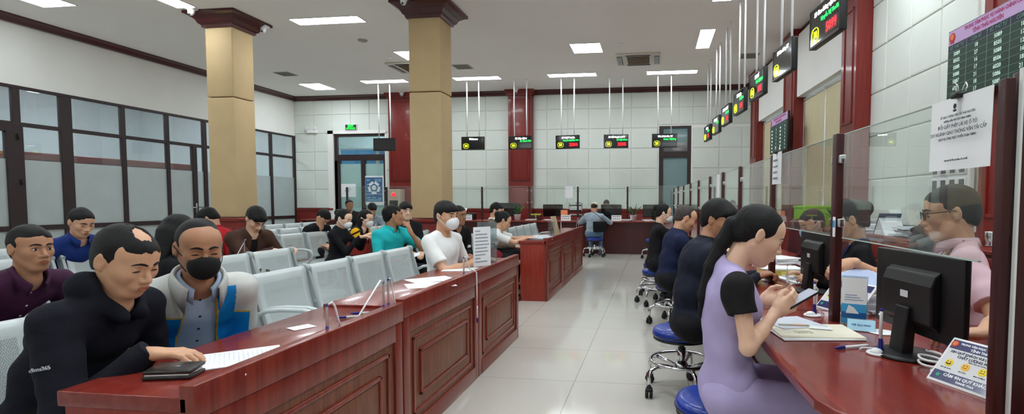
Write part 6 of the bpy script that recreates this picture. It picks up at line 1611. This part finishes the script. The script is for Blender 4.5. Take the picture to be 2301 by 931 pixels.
        Ms.fn(lambda P: (((P - Hc) @ Xi.T) / sc)[..., 2] - (-0.008 - 0.35 * np.abs((((P - Hc) @ Xi.T) / sc)[..., 1])), 'int')
        Ms.build('face_mask', mask, root, max(0.0032, h * 0.7))
        for s in (-1, 1):
            for z0, z1 in ((-0.030, 0.012), (-0.080, -0.020)):
                mb = MB(); mb.tube([X((0.060, s * 0.056, z0)), X((0.03, s * 0.0735, (z0 + z1) / 2)), X((-0.010, s * 0.086, z1))], 0.0017 if near else 0.0025, 6); mb.build('mask_strap', mask, root)
    if glasses:
        R3 = Matrix(Rh.tolist())
        mb = MB()
        for s in (-1, 1):
            mb.tube([X((0.104 - 0.004 * abs(math.cos(a)), s * 0.032 + 0.0245 * math.cos(a), 0.001 + 0.0175 * math.sin(a) * (1.0 if math.sin(a) < 0 else 0.85))) for a in [2 * PI * i / 24 for i in range(24)]], 0.0022, 8, closed=True)
            mb.tube([X((0.100, s * 0.056, 0.010)), X((0.06, s * 0.076, 0.010)), X((0.0, s * 0.082, 0.012)), X((-0.02, s * 0.083, 0.0)), X((-0.03, s * 0.082, -0.014))], 0.0023, 8)
        mb.tube([X((0.107, -0.008, 0.006)), X((0.109, 0, 0.008)), X((0.107, 0.008, 0.006))], 0.0018, 8)
        mb.build('glasses_frame', M_black, root)
    # ---------------- clothes
    tmat = top if isinstance(top, (list, tuple)) else [top]
    fseed = sum(ord(c) for c in label) % 89
    def torso_shirt(T, g, sl, k=0.03, hem=True):
        f = fat
        T.ell(Pv + up * 0.02 + fr * 0.015, (0.108 * f + g, (0.158 if not fem else 0.160) * f + g, 0.122), None, 0.0)
        Rm = np.stack([fr, lat, up], 1)
        T.ell(Wst + fr * 0.005, ((0.098 if not fem else 0.085) * f + g, (0.145 if not fem else 0.122) * f + g, 0.15), Rm, 0.04)
        T.ell(Ch + fr * 0.008, ((0.108 if not fem else 0.098) * (0.6 + 0.4 * f) + g, (0.158 if not fem else 0.135) * (0.6 + .4 * f) + g, 0.155), Rm, 0.04)
        if fem:
            for s in (-1, 1): T.ell(Ch + fr * 0.075 + lat * 0.06 * s - up * 0.01, (0.042, 0.05, 0.05), Rm, 0.03)
        T.cone(Sh[0] - lat * .01 , Nk + up * 0.0 - fr * 0.01, 0.050 * asz + g, 0.045 + g, 0.03); T.cone(Sh[1] + lat * .01, Nk - fr * 0.01, 0.050 * asz + g, 0.045 + g, 0.03)
        T.cone(Sh[0] - lat * .03 - up * .03, Sh[1] + lat * .03 - up * .03, 0.055 * asz + g, 0.055 * asz + g, 0.03, flat=1.2, nrm=up)
        for (sh, el, wl, dl, pn, s, hd) in arms:
            if sl == 'none': T.cone(sh, sh + (el - sh) * 0.10, 0.050 * asz + g, 0.050 * asz + g, 0.03, cut='b'); continue
            if sl == 'short': T.cone(sh, sh + (el - sh) * slen, 0.052 * asz + g, 0.056 * asz + g, 0.03, cut='b'); continue
            T.cone(sh, el, 0.051 * asz + g, 0.043 * asz + g, 0.03)
            e = el + (wl - el) * (1.04 if sl == 'long' else 0.25)
            T.cone(el, e, 0.044 * asz + g, 0.030 * asz + g * 0.7, 0.015, cut='b')
    def fold_fn(amp, freq): return lambda P: folds(fseed, amp, freq, P) + folds(fseed + 3, amp * 0.5, freq * 2.3, P)
    amp = 0.0055
    if under is not None:
        U = Solid(); torso_shirt(U, -0.002, 'short'); U.fn(fold_fn(0.002, 28), 'disp'); U.cone(Nk - up * 0.02, Hc, nr + 0.012, nr + 0.02, 0.006, op='sub')
        U.build('shirt', under, root, h)
    Tm = Solid(); gg = 0.006 if jacket_open == 0 and style != 'hoodie' else 0.013
    torso_shirt(Tm, gg, sleeve)
    if style == 'hoodie':
        Tm.cone(Nk + fr * -0.055 + up * 0.035 + lat * 0.075, Nk + fr * -0.055 + up * 0.035 - lat * 0.075, 0.045, 0.045, 0.03)
        for s in (-1, 1): Tm.cone(Nk + fr * -0.055 + up * 0.035 + lat * 0.075 * s, Nk + fr * 0.075 + up * -0.005 + lat * 0.035 * s, 0.042, 0.028, 0.03)
        amp = 0.006
    Tm.fn(fold_fn(amp if jacket_open == 0 else 0.006, 26), 'disp')
    Tm.cone(Nk - up * (0.012 if style != 'hoodie' else -0.01) + fr * (0.008 if style == 'hoodie' else 0.0), Hc + fr * 0.01, nr + (0.014 if style != 'hoodie' else 0.008), nr + (0.04 if style != 'hoodie' else 0.02), 0.006, op='sub')
    if style == 'crew': Tm.ell(Nk + fr * 0.035 + up * -0.0, (0.05, 0.062, 0.04), None, 0.01, 'sub')
    if collar is not None or style == 'vneck': Tm.cone(Nk + fr * 0.10 - up * 0.06, Nk + fr * 0.05 + up * 0.05, 0.012, 0.045, 0.01, op='sub')
    if jacket_open > 0:
        jo = jacket_open
        def wedge(P):
            q = P - Nk; a = q @ fr; b = np.abs(q @ lat); c = q @ up
            w = jo * (0.55 + 0.45 * np.clip(-c / 0.45, 0, 1))
            return np.maximum(b - w, -(a + 0.0))
        Tm.fn(wedge, 'sub', Nk - 0.8, Nk + 0.8, 0.0)
    tcls = None
    if style == 'sport':
        def tcls(c):
            q = c - Nk; b = q @ lat; u_ = q @ up; a = q @ fr
            m = np.zeros(len(c), int)
            m[(u_ < -0.10 - 0.20 * np.abs(b)) & (np.abs(b) < 0.19) & (a > -0.03)] = 1
            m[(np.abs(u_ + 0.10 + 0.20 * np.abs(b)) < 0.004) & (a > -0.03) & (np.abs(b) < 0.19)] = 2
            m[(b > 0.055) & (b < 0.125) & (u_ > -0.2) & (u_ < 0.00) & (a > -0.02)] = 1
            m[(np.abs(np.abs(b) - jacket_open * (0.55 + 0.45 * np.clip(-u_ / 0.45, 0, 1))) < 0.007) & (a > 0)] = 2
            return m
    if style == 'vest_dress':
        def tcls(c):
            m = np.zeros(len(c), int)
            for (sh, el, wl, dl, pn, s, hd) in arms:
                q = c - sh; u_ = unit(el - sh)
                m[((c @ lat) * s > shw - 0.012) & (q @ u_ > -0.10) & (q @ u_ < 0.22) & (np.linalg.norm(q - (q @ u_)[:, None] * u_, axis=1) < 0.10)] = 1
            return m
    if style == 'yellow_arms':
        def tcls(c):
            m = np.zeros(len(c), int)
            for (sh, el, wl, dl, pn, s, hd) in arms: m[(c @ lat) * s > shw - 0.03] = 1
            return m
    Tm.build({'hoodie': 'hoodie', 'sport': 'jacket', 'vest_dress': 'tunic'}.get(style, 'jacket' if jacket_open else 'shirt'), tmat, root, h, tcls)
    def collar_mesh(m, g0, hgt, drop, gap):
        mb = MB(); n = 24; vs = []
        for i in range(n + 1):
            a = gap + (2 * PI - 2 * gap) * i / n; c_, s_ = math.cos(a), math.sin(a); fr_ = max(0.0, math.cos(a)) ** 2
            o = Nk + V3(0.008, 0, 0)
            for (r, z) in ((nr + g0, 0.020 - 0.020 * fr_), (nr + g0 + 0.003, hgt - 0.030 * fr_), (nr + g0 + 0.014, hgt - 0.004 - 0.034 * fr_), (nr + g0 + 0.025, 0.006 - drop * fr_)):
                vs.append(o + fr * (r * c_ * (1.0 + 0.25 * fr_)) + lat * r * s_ + up * z * 0.9)
        fs = [(i * 4 + j, i * 4 + j + 1, i * 4 + j + 5, i * 4 + j + 4) for i in range(n) for j in range(3)]
        mb.add(vs, fs, 0, True); o = mb.build('collar', m, root); q = o.modifiers.new('t', 'SOLIDIFY'); q.thickness = 0.003
    if collar is not None: collar_mesh(collar, 0.010, 0.046, 0.065, 0.42)
    if jcollar is not None: collar_mesh(jcollar, 0.030, 0.052, 0.15, 0.62)
    if h <= 0.0055 and (collar is not None) and jacket_open == 0 or (under is not None and near):
        for i in range(6):
            c = Ch + fr * 0.16 + up * (0.10 - i * 0.075); 
            base = Ch + up * (0.09 - i * 0.07)
            hi_ = ray_out(U if under is not None else Tm, base, fr)
            mb = MB(); mb.lathe([(0.0055, 0), (0.0055, 0.002), (0.003, 0.003)], 12, base + fr * (hi_ + 0.0005), rot_to(fr)); mb.build('button', M_sticker if under is None else M_ink, root)
    # trousers and shoes
    pm = pants or MATS['cloth_black']
    Q = Solid(); Q.ell(Pv + V3(0.012, 0, -0.01), (0.115 * fat, 0.165 * fat, 0.108), None, 0.0)
    for (hip, kn, an) in lg:
        Q.cone(hip, kn, 0.088 * (0.6 + .4 * fat), 0.062, 0.04); Q.cone(kn, an + V3(0, 0, 0.02), 0.060, 0.046, 0.02, cut='b')
    Q.fn(fold_fn(0.004, 24), 'disp'); Q.build('trousers', pm, root, max(h, 0.008))
    for (hip, kn, an) in lg:
        F_ = Solid(); F_.cone(an + V3(-0.035, 0, -0.045), an + V3(0.13, 0, -0.055), 0.036, 0.032, 0.01, flat=1.2, nrm=lat); F_.cone(an + V3(0, 0, -0.04), an + V3(0, 0, 0.0), 0.04, 0.04, 0.02)
        zf = an[2] - 0.083
        F_.fn(lambda P: -(P[..., 2] - (zf + 0.003)), 'int'); F_.build('shoe', shoe or M_black, root, max(h, 0.008))
    if extra: extra(locals())
    return dict(root=root, N=Nk, H=Hc, X=X, up=up, fr=fr, lat=lat, Ch=Ch, P=Pv, arms=arms, T=Tm, Rh=Rh, legs=lg, Wl=Wl)
# ------------------------------------------------------------------ the people
K_black = cloth('black', (20, 20, 24)); K_navyblack = cloth('navy_black', (17, 19, 30), bump=0.2, bscale=120); K_navy = cloth('navy', (24, 32, 62)); K_dnavy = cloth('deep_navy', (20, 26, 42), 0.7)
K_purple = cloth('plum', (62, 26, 56), 0.7); K_blue = cloth('royal_blue', (22, 48, 112), 0.7); K_red = cloth('red', (176, 26, 38)); K_brown = cloth('brown', (70, 48, 38)); K_white = cloth('white', (226, 228, 226))
K_teal = cloth('teal', (34, 178, 182)); K_lilac = cloth('lilac', (176, 164, 206), 0.75); K_pink = cloth('pink', (206, 172, 182), 0.75); K_grey = cloth('grey_blue', (150, 164, 176)); K_jwhite = cloth('offwhite', (196, 198, 194), 0.6); K_jblue = cloth('bright_blue', (18, 128, 200), 0.5)
K_yel = cloth('yellow', (232, 178, 24)); K_gold = cloth('gold', (200, 160, 60)); K_lblue = cloth('pale_blue', (172, 192, 220), 0.7); K_olive = cloth('olive_black', (34, 36, 34)); K_taupe = cloth('taupe', (112, 92, 80)); K_jean = cloth('jeans', (96, 122, 150)); K_sheer = cloth('sheer_black', (26, 24, 26), 0.7); K_dgrey = cloth('dark_grey', (44, 46, 50))
SK1, SK2, SK3, SK4 = (208, 160, 128), (180, 130, 100), (232, 190, 162), (156, 110, 84)
W = lambda x, y, z: ('w', (x, y, z))
# 1 hoodie
p = person('man in a black hoodie with thinning hair, writing at the nearest desk', (-1.81, 1.61, 1.074), 6, hyaw=-7, hpitch=22, skin=SK1, top=K_navyblack, pants=K_black, hair='bald', fat=1.06, shw=0.165, style='hoodie', h=0.0042, kx=0.34, legs='back',
   hands=(None, dict(w=W(-1.625, 1.50, 0.785), d=W(0.85, 0.45, -0.08), curl=0.40, thumb=0.35, hint=(-0.7, -0.55, -0.8))))
text_obj('lettering', 'clima365', 0.017, mat('print_silver', (190, 192, 198), 0.5, var=0.03), p['root'], frame(p['arms'][1][1] * 0.42 + p['arms'][1][0] * 0.58 + np.array([0.012, -0.070, 0.0]), (0.97, 0.12, 0.16), (-0.15, -0.05, 0.98)), depth=0.0015)
# 2 black mask
p = person('man in a white and blue sports jacket wearing a black face mask', (-1.86, 1.965, 1.085), -36, hyaw=2, hpitch=12, skin=SK2, top=[K_jwhite, K_jblue, K_gold], pants=K_black, hair='crop', style='sport', jacket_open=0.085, under=K_lblue, mask=M_maskb, collar=K_lblue, jcollar=K_jwhite, h=0.0045, kx=0.33, legs='back', headsc=1.0, shw=0.165, hands=(dict(w=('l', (0.32, 0.08, 0.62)), d=('l', (0.8, -0.4, -0.2)), hint=(-0.4, 0.12, -1)), dict(w=('l', (0.32, -0.08, 0.62)), d=('l', (0.8, 0.4, -0.2)), hint=(-0.4, -0.12, -1))))
# 3 purple
p = person('man in a dark purple shirt looking to the right', (-3.12, 2.29, 1.04), -2, hyaw=-6, hpitch=2, skin=SK2, top=K_purple, collar=K_purple, h=0.005, hair='short', eyes='open', headsc=0.97)
# 4 blue
person('man in a royal blue shirt looking down near the glazed partition', (-4.88, 3.965, 1.095), -8, hyaw=-5, hpitch=22, skin=SK1, top=K_blue, collar=K_blue, h=0.007, hair='short')
# 5 hidden woman
person('long-haired woman in black half hidden behind the man with the black mask', (-2.82, 2.84, 1.075), 60, hyaw=30, hpitch=25, skin=SK3, top=K_black, h=0.007, hair='long', fem=True)
# 6 red
person('person in a bright red jacket bending far forward beside the left column', (-5.12, 5.55, 1.075), 205, hyaw=0, hpitch=40, skin=SK1, top=K_red, collar=K_red, h=0.008, hair='full')
# 7 brown jacket
person('young man in a brown jacket with an earbud leaning on the second-line desk', (-3.93, 4.83, 1.10), -15, hyaw=-8, hpitch=42, skin=SK3, top=[K_brown], under=K_black, jacket_open=0.05, pants=K_black, h=0.0065, hair='full',
   hands=(dict(w=W(-3.72, 5.05, 0.79), d=('l', (0.8, -0.4, -0.1))), dict(w=W(-3.66, 4.72, 0.80), d=('l', (1, 0.1, -0.1)))))
# 8 bowed in black
person('person in black bent over with a white strap, far left of the doorway', (-4.92, 7.42, 1.035), -10, hyaw=0, hpitch=58, skin=SK1, top=K_black, under=K_white, jacket_open=0.02, h=0.009, hair='short')
# 9 woman with phone
p = person('woman in black with a white mask holding a phone over the desk', (-3.80, 6.14, 1.062), 5, hyaw=-6, hpitch=20, skin=SK3, top=K_black, mask=M_maskw, fem=True, h=0.008, hair='bun', lean=0.06,
   hands=(dict(w=('l', (0.36, 0.05, 0.85)), d=('l', (0.9, 0.1, 0.2)), pn=(0, 0, 1), curl=0.5), dict(w=('l', (0.34, -0.06, 0.84)), d=('l', (0.9, 0.2, 0.1)), hint=(-0.3, -0.3, -1))))
# 10 yellow
person('woman in a dark vest with yellow sleeves and a white mask', (-3.97, 6.95, 1.038), 5, hyaw=-12, hpitch=16, skin=SK3, top=[K_black, K_yel], style='yellow_arms', mask=M_maskw, fem=True, h=0.008, hair='long',
   hands=(dict(w=('l', (0.38, 0.08, 0.82)), d=('l', (0.8, -0.4, 0))), dict(w=('l', (0.38, -0.06, 0.80)), d=('l', (0.8, 0.4, 0)))))
# 11, 12 far men
person('man in dark olive facing right in front of the far left door', (-6.68, 11.02, 1.19), -60, hyaw=20, hpitch=0, skin=SK4, top=K_olive, h=0.010, hair='short', eyes='open')
person('man in a pale grey shirt looking down before the poster', (-5.45, 9.78, 1.12), -50, hyaw=0, hpitch=35, skin=SK1, top=K_grey, collar=K_grey, h=0.010, hair='full')
# 13 teal
p = person('man in a teal polo shirt and black trousers looking away over his shoulder', (-2.86, 5.57, 1.12), -25, hyaw=62, hpitch=-4, skin=SK2, top=K_teal, sleeve='short', collar=K_teal, pants=K_black, h=0.006, hair='short', eyes='open',
   hands=(dict(w=('l', (0.26, 0.07, 0.93)), d=('l', (-0.25, -0.25, 0.9)), pn=(-1, 0, 0), curl=0.7, hint=(0.3, 0.6, -0.8)), dict(w=('l', (0.30, -0.10, 0.64)), d=('l', (0.8, 0.4, -0.1)), curl=0.6)), lean=0.02, spine=0.47)
# 14 behind teal
person('person with black fringe behind the man in the teal polo shirt', (-3.24, 6.66, 1.15), -40, hyaw=-5, hpitch=5, skin=SK3, top=K_black, h=0.009, hair='full', eyes='open')
# 15 white T-shirt
p = person('man in a white T-shirt and white mask seated at the second desk', (-1.692, 4.20, 1.161), -14, hyaw=-10, hpitch=4, skin=SK1, top=K_white, sleeve='short', style='crew', mask=M_maskw, pants=K_black, h=0.0052, hair='full', eyes='open', kx=0.30, legs='back',
   hands=(dict(w=W(-1.45, 4.42, 0.785), d=W(0.9, -0.3, 0), curl=0.5), dict(w=W(-1.43, 4.12, 0.785), d=W(0.8, 0.5, 0), curl=0.5, hint=(-0.2, -0.9, -0.7))))
# 16 vest
person('man in a black jacket over a white shirt behind the man in the white T-shirt', (-2.36, 6.25, 1.105), -25, hyaw=5, hpitch=4, skin=SK4, top=K_black, under=K_white, jacket_open=0.04, h=0.009, hair='short', eyes='open')
# 17 taupe
person('man in a taupe jacket behind the person in the white shirt', (-2.27, 7.55, 1.14), 18, hyaw=-22, hpitch=20, skin=SK1, top=K_taupe, collar=K_white, h=0.009, hair='short')
# 18 white shirt writer
person('person in a white shirt with tied dark hair writing at the far desk', (-1.93, 6.70, 1.03), 12, hyaw=8, hpitch=24, skin=SK1, top=K_white, sleeve='short', h=0.0075, hair='bun', fem=True, pants=K_black,
   hands=(dict(w=W(-1.62, 7.05, 0.80), d=W(0.9, -0.2, 0), curl=0.6), dict(w=W(-1.60, 6.80, 0.81), d=W(0.9, 0.3, -0.1), curl=0.8)))
# 19 standing man in cap
p = person('man in a pale cap and grey-blue shirt seated at the far counter, back turned', (-1.385, 12.42, 1.135), 86, hyaw=0, hpitch=30, skin=SK1, top=K_grey, pants=K_jean, seat=0.445, fat=1.12, lean=0.10, kx=0.36, cap=cloth('cap', (206, 196, 176)), h=0.0095, hair='crop',
   hands=(dict(w=('l', (0.42, 0.20, 0.83)), d=('l', (1, -0.3, 0)), hint=(-0.2, 0.9, -0.5)), dict(w=('l', (0.42, -0.20, 0.83)), d=('l', (1, 0.3, 0)), hint=(-0.2, -0.9, -0.5))), shoe=cloth('sneaker', (90, 92, 96)))
# 20 far clerk
person('clerk with black hair behind the far counter monitor', (-1.24, 13.98, 1.20), -95, hyaw=0, hpitch=22, skin=SK2, top=K_dgrey, h=0.010, hair='short', seat=0.47)
# 21 ponytail woman
person('woman in black with tied hair and a lowered white mask on a far stool', (0.11, 6.55, 1.135), 12, hyaw=-6, hpitch=14, skin=SK3, top=K_black, pants=K_black, mask=M_maskw, fem=True, h=0.0075, hair='bun', seat=0.445, legs='back', lean=0.06,
   hands=(dict(w=W(0.50, 6.75, 0.80)), dict(w=W(0.50, 6.50, 0.80))))
# 22 navy man shaved
person('man in a navy long-sleeved shirt with shaved grey hair on a blue stool', (0.30, 5.25, 1.114), 16, hyaw=-4, hpitch=26, skin=SK1, top=K_navy, collar=K_navy, pants=K_black, h=0.006, hair='crop', hairmat=mat('cropped_grey_hair', (58, 50, 46), 0.6, var=0.2, vscale=40, bump=0.3, bscale=200), seat=0.445, fat=1.04, legs='back', headsc=1.05, spine=0.49, lean=0.10, neckfwd=0.055,
   hands=(dict(w=W(0.66, 5.45, 0.80)), dict(w=W(0.66, 5.15, 0.80), hint=(-0.2, -0.7, -0.8))))
# 23 dark navy man
person('man in a dark navy jacket with thick black hair leaning on the right counter', (0.395, 3.36, 1.168), 12, hyaw=-44, hpitch=14, skin=SK2, top=K_dnavy, collar=K_black, pants=K_black, h=0.005, hair='full', seat=0.445, fat=1.08, legs='back', spine=0.53, headsc=1.03, lean=0.11, neckfwd=0.06,
   hands=(dict(w=W(0.66, 3.55, 0.81), curl=0.9, d=W(0.9, 0.2, 0.1)), dict(w=W(0.645, 3.46, 0.81), curl=0.9, d=W(0.9, 0.3, 0.2), hint=(-0.2, -0.7, -0.8))))
# 24 lilac
def lil(L):
    g = thing('smartphone', 'smartphone in the hands of the woman in lilac', 'phone', (0.545, 2.115, 0.905))
    g.rotation_euler = (D_(0), D_(-28), D_(14))
    mb = MB(); mb.box(-0.078, 0.078, -0.037, 0.037, -0.004, 0.004, 0, 0.003); mb.build('body', M_black, g)
    mb = MB(); mb.box(-0.073, 0.073, -0.034, 0.034, 0.004, 0.0045); mb.build('display', emis('phone_screen', (190, 196, 215), 0.55), g)
person('woman in lilac with a long ponytail looking at her phone at the right counter', (0.404, 2.15, 1.150), 4, hyaw=-4, hpitch=24, skin=SK3, top=[K_lilac, K_sheer], style='vest_dress', sleeve='short', pants=K_lilac, fem=True, h=0.0042, hair='tail', seat=0.445, spine=0.50, shoe=K_dgrey, extra=lil, kx=0.37, headsc=0.97, slen=0.44, neckfwd=0.080, headz=0.138, armsc=0.83, lean=0.02,
   hands=(dict(w=W(0.44, 2.245, 0.872), d=W(0.85, -0.35, 0.28), pn=(0.2, -0.75, 0.65), curl=0.55, thumb=0.2, hint=(-0.2, 0.5, -0.9)), dict(w=W(0.455, 2.06, 0.868), d=W(0.80, 0.35, 0.42), pn=(-0.1, 0.80, 0.1), curl=0.75, thumb=0.1, hint=(-0.15, -0.35, -1))))
# 25 clerk
p = person('clerk in glasses and a pale pink shirt behind the nearest monitor', (1.315, 2.60, 1.230), 160, hyaw=4, hpitch=8, skin=SK1, top=K_pink, collar=K_pink, sleeve='short', pants=K_black, glasses=True, h=0.0044, hair='short', seat=0.47, spine=0.50, headsc=1.03,
   hands=(dict(w=W(1.14, 2.02, 0.82), d=W(-0.7, 0.1, -0.05), curl=0.5), dict(w=W(0.99, 2.83, 0.975), d=W(-0.8, 0.3, -0.25), pn=(0.2, 0.5, -0.8), curl=0.75)))
g = thing('document', 'blue-grey printed sheets held over the counter by the clerk in glasses', 'paper', (0.99, 2.70, 0.90)); g.rotation_euler = (D_(16), D_(-8), D_(25))
mb = MB(); mb.box(-0.07, 0.13, -0.10, 0.10, -0.001, 0.001); mb.build('sheet', M_pgrey, g)
mb = MB(); mb.obox((0.02, 0.01, 0.006), (0.20, 0.20, 0.001), Matrix.Rotation(0.12, 3, 'Z')); mb.build('top_sheet', mat('blueish_paper', (170, 182, 212), 0.7, var=0.05), g)
def lanyard(q, m, lab='lanyard'):
    N, H, up, fr, lat, T, Ch = (q[k] for k in ('N', 'H', 'up', 'fr', 'lat', 'T', 'Ch'))
    for s in (-1, 1):
        P_ = []
        for (a, u_, l_) in ((-0.05, 0.035, 0.04), (0.0, 0.030, 0.075), (0.05, -0.01, 0.062), (0.09, -0.10, 0.040), (0.1, -0.20, 0.015), (0.1, -0.26, 0.0)):
            b = N + up * u_ + lat * l_ * s
            if a > 0: b = b + fr * (ray_out(T, b, fr, 0.3) + 0.005)
            else: b = b + fr * a
            P_.append(b)
        mb = MB(); mb.tube(P_, 0.006, 6, flat=0.35); mb.build(lab, m, q['root'])
lanyard(p, cloth('lanyard_violet', (70, 60, 150)))
# 26 bun officer
p = person('woman clerk in black with a hair bun and blue lanyard behind the second post', (1.19, 3.47, 1.168), 165, hyaw=0, hpitch=16, skin=SK1, top=K_black, pants=K_black, fem=True, h=0.006, hair='bun', seat=0.47, headsc=1.04,
   hands=(dict(w=W(0.98, 3.30, 0.80)), dict(w=W(0.98, 3.62, 0.80))))
lanyard(p, cloth('lanyard_blue', (40, 60, 150)))
# 27 shield
person('clerk in a pale blue mask looking down at the third window', (1.26, 4.52, 1.10), 190, hyaw=10, hpitch=20, skin=SK1, top=cloth('maroon', (70, 16, 28)), pants=K_black, fem=True, h=0.0075, hair='short', seat=0.45, mask=M_maskblue,
   hands=(dict(w=W(0.98, 4.35, 0.80)), dict(w=W(0.98, 4.62, 0.80))))
# phones and small belongings
g = thing('smartphone', 'phone in the hand of the woman in black with the white mask', 'phone', (-3.66, 6.17, 0.885)); g.rotation_euler = (0, D_(-25), 0)
mb = MB(); mb.box(-0.07, 0.07, -0.035, 0.035, -0.004, 0.004, 0, 0.003); mb.build('body', M_black, g)
g = thing('smartphone', 'white phone in the lap hand of the man in the teal polo shirt', 'phone', (-2.52, 5.32, 0.70)); g.rotation_euler = (D_(25), D_(-20), 0.2)
mb = MB(); mb.box(-0.075, 0.075, -0.037, 0.037, -0.004, 0.004, 0, 0.003); mb.build('body', M_wplast, g)
g = thing('shoulder_bag', 'black shoulder bag on the back of the man in the cap', 'bag', (-1.22, 12.07, 0.58), 0.1)
mb = MB(); mb.box(-0.15, 0.15, -0.06, 0.05, 0, 0.24, 0, 0.03); mb.build('body', K_black, g)
mb = MB(); mb.box(-0.155, 0.155, -0.068, -0.03, 0.10, 0.245, 0, 0.02); mb.build('flap', K_black, g)
mb = MB(); mb.tube([(0.12, 0.0, 0.22), (0.02, 0.0, 0.33), (-0.12, -0.0, 0.44), (-0.24, 0.02, 0.50), (-0.27, 0.14, 0.46)], 0.014, 8, flat=0.4); mb.build('strap', K_black, g)
g = thing('bag', 'dark red bag on the bench beside the person writing in the white shirt', 'bag', (-2.05, 6.55, 0.44), 0.3)
mb = MB(); mb.sphere((0, 0, 0.12), 0.16, 16, 0, (1, 0.7, 0.75)); mb.build('body', cloth('bag_red', (120, 20, 36)), g)
mb = MB(); mb.tube([(-0.08, 0, 0.22), (-0.04, 0, 0.30), (0.04, 0, 0.30), (0.08, 0, 0.22)], 0.01, 8); mb.build('handle', K_black, g)
g = thing('backpack', 'royal blue backpack on the bench behind the young man in brown', 'bag', (-4.55, 5.62, 0.44), 0.2)
mb = MB(); mb.box(-0.13, 0.13, -0.15, 0.15, 0, 0.46, 0, 0.05); mb.build('body', cloth('bag_blue', (24, 50, 160)), g)
mb = MB(); mb.box(0.12, 0.145, -0.09, 0.09, 0.30, 0.38, 0, 0.01); mb.build('label', M_wplast, g)
